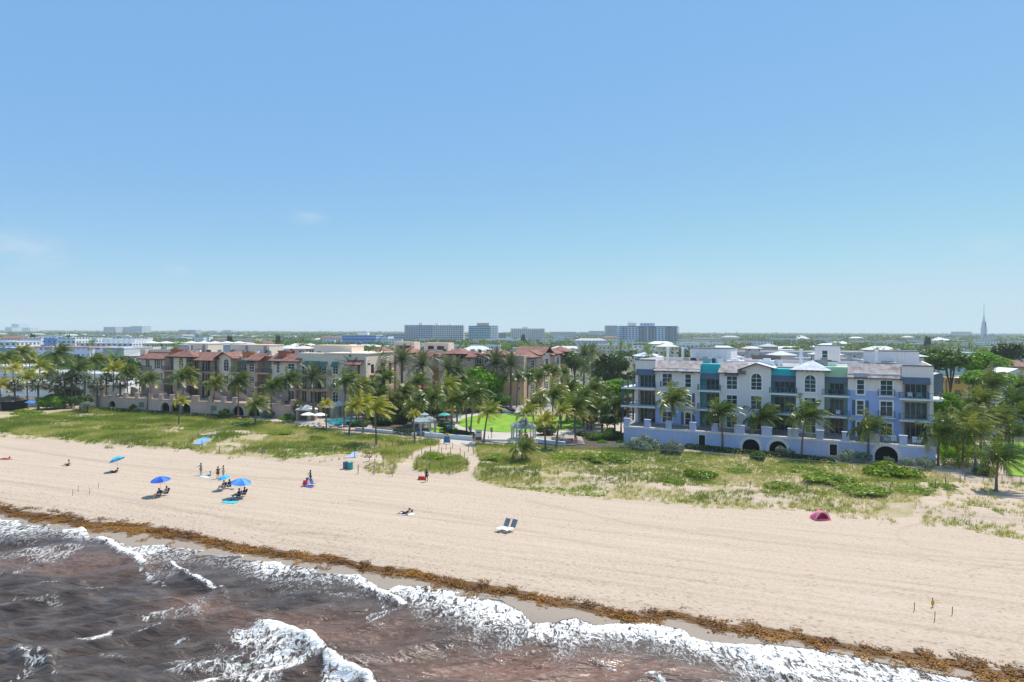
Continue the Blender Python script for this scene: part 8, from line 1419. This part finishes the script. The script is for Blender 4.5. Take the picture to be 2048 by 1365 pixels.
# woods
W_CL = np.array(CLR)
def woods(n, d0, d1, leaf, nq, rad, seed, zs=(5, 9)):
    r = np.random.default_rng(seed); D = np.sqrt(r.uniform(d0 ** 2, d1 ** 2, n)); u = r.uniform(-120, 2170, n); x = (u - 1024) / F * D; y = D; ok = fbm(x * .012, y * .006, seed, 3) > .37
    for cx, cy, rr, hw, hd, an in CLR:
        dx, dy = x - cx, y - cy; lx = dx * np.cos(an) + dy * np.sin(an); ly = -dx * np.sin(an) + dy * np.cos(an); fr = 14 if d0 < 700 else 6; ok &= ~((np.abs(lx) < hw + 3) & (ly > -hd - fr) & (ly < hd + 3))
    for B_, l, d in ((bb, 52, 60), (rb, 92, 30), (mbx, 90, 40), (st, 60, 20)):
        dx, dy = x - B_.ox, y - B_.oy; a = B_.ang; lx = dx * math.cos(a) + dy * math.sin(a); ly = -dx * math.sin(a) + dy * math.cos(a); ok &= ~((lx > -4) & (lx < l) & (ly > -14) & (ly < d))
    x, y = x[ok], y[ok]; m = len(x); R_ = rad * r.uniform(.7, 1.4, m); zc = r.uniform(*zs, m); X_ = np.repeat(x, nq); Y_ = np.repeat(y, nq); Rr = np.repeat(R_, nq); k = m * nq
    d = r.normal(size=(k, 3)); d /= np.linalg.norm(d, axis=1)[:, None]; d[:, 2] = np.abs(d[:, 2]) * np.where(r.random(k) < .7, 1, -1); p = np.stack([X_, Y_, np.repeat(zc, nq)], -1) + d * (Rr * r.uniform(.6, 1.05, k))[:, None] * np.array([1, 1, .75]); nrm = d + r.normal(size=(k, 3)) * .5; nrm /= np.linalg.norm(nrm, axis=1)[:, None]; t1 = np.cross(nrm, r.normal(size=(k, 3))); t1 /= np.linalg.norm(t1, axis=1)[:, None]; t2 = np.cross(nrm, t1); s_ = (leaf * r.uniform(.7, 1.3, k))[:, None]
    V = np.stack([p - t1 * s_, p - t2 * s_, p + t1 * s_, p + t2 * s_], 1).reshape(-1, 3); sh = np.clip(.35 + r.normal(0, .12, k) + np.repeat(r.normal(0, .17, m), nq), 0, 1); return V, sh
parts_ = [woods(3000, 290, 700, .85, 70, 4.4, 1, (3.5, 6.8)), woods(8000, 700, 1600, 1.5, 30, 4.8, 2, (3.5, 6.8)), woods(11000, 1600, 4200, 3.4, 14, 8, 3, (4, 8)), woods(5000, 4200, 8000, 7, 8, 13, 4, (3, 9))]
V = np.vstack([a for a, _ in parts_]); sh = np.concatenate([b_ for _, b_ in parts_]); tag(link('woods', npmesh('woods', V, np.arange(len(V)).reshape(-1, 4), sh), M_FAR), 'green woods and gardens stretching to the horizon', 'woods', kind='stuff')
# ================= HAZE =================
hz = MB(); hz.box(-9000, 9000, -400, 9000, -5, 140)
m, t, b = newmat('haze'); t.nodes.remove(b); pv = N(t, 'ShaderNodeVolumePrincipled'); pv.inputs['Color'].default_value = (0.90, 1.0, 1.0, 1); pv.inputs['Density'].default_value = 0.00013
pv.inputs['Anisotropy'].default_value = 0.0
L(t, pv.outputs[0], t.nodes['Material Output'].inputs['Volume'])
tag(hz.build('haze', m), 'thin sea haze', kind='stuff')

# words that single out the members of small groves and rows, read off their order in the view
ORD = 'leftmost second third fourth fifth sixth seventh eighth ninth tenth eleventh twelfth'.split()
for grp, txt in (('palms of the grove behind the left pavilion', 'of the coconut palms in the grove behind the left pavilion'), ('palms of the right grove', 'of the coconut palms between lawn and white building'), ('palms before the white motel', 'of the coconut palms before the long white motel'),
                 ('fan palms before the white motel', 'of the stocky fan palms before the long white motel'), ('palms of the grove at the right', 'of the coconut palms right of the white building'), ('understory trees of the left grove', 'of the dark trees under the palms behind the left pavilion'),
                 ('thicket trees of the right grove', 'of the leafy trees between lawn and white building'), ('street palms', 'of the slender pale palms lining the street'), ('cream villas behind the resort', 'of the cream villas with pale hipped roofs'), ('white loungers along the pool', 'of the white loungers along the pool edge'),
                 ('white pool umbrellas', 'of the two white pool umbrellas'), ('dark chairs on the resort terrace', 'of the dark chairs on the long resort terrace'), ('vent pipes on the white and blue roof', 'of the white vent pipes on the white and blue roof'), ('ventilation housings on the white and blue roof', 'of the low ventilation housings on the white and blue roof'), ('overhead wires at the right', None)):
    obs = [o for o in SC.objects if o.get('group') == grp and o.parent is None]; obs.sort(key=lambda o: o.location.x / max(o.location.y, 1))
    if txt is None:
        for o, l_ in zip(obs, ('upper overhead wire of the dark utility pole running to the right edge', 'lower overhead wire of the dark utility pole running to the right edge', 'overhead wire of the pale utility pole running to the right edge')): o['label'] = l_
        continue
    for i, o in enumerate(obs):
        if i < 12: o['label'] = (ORD[i] + (' ' if i == 0 else ' from the left ') + txt)
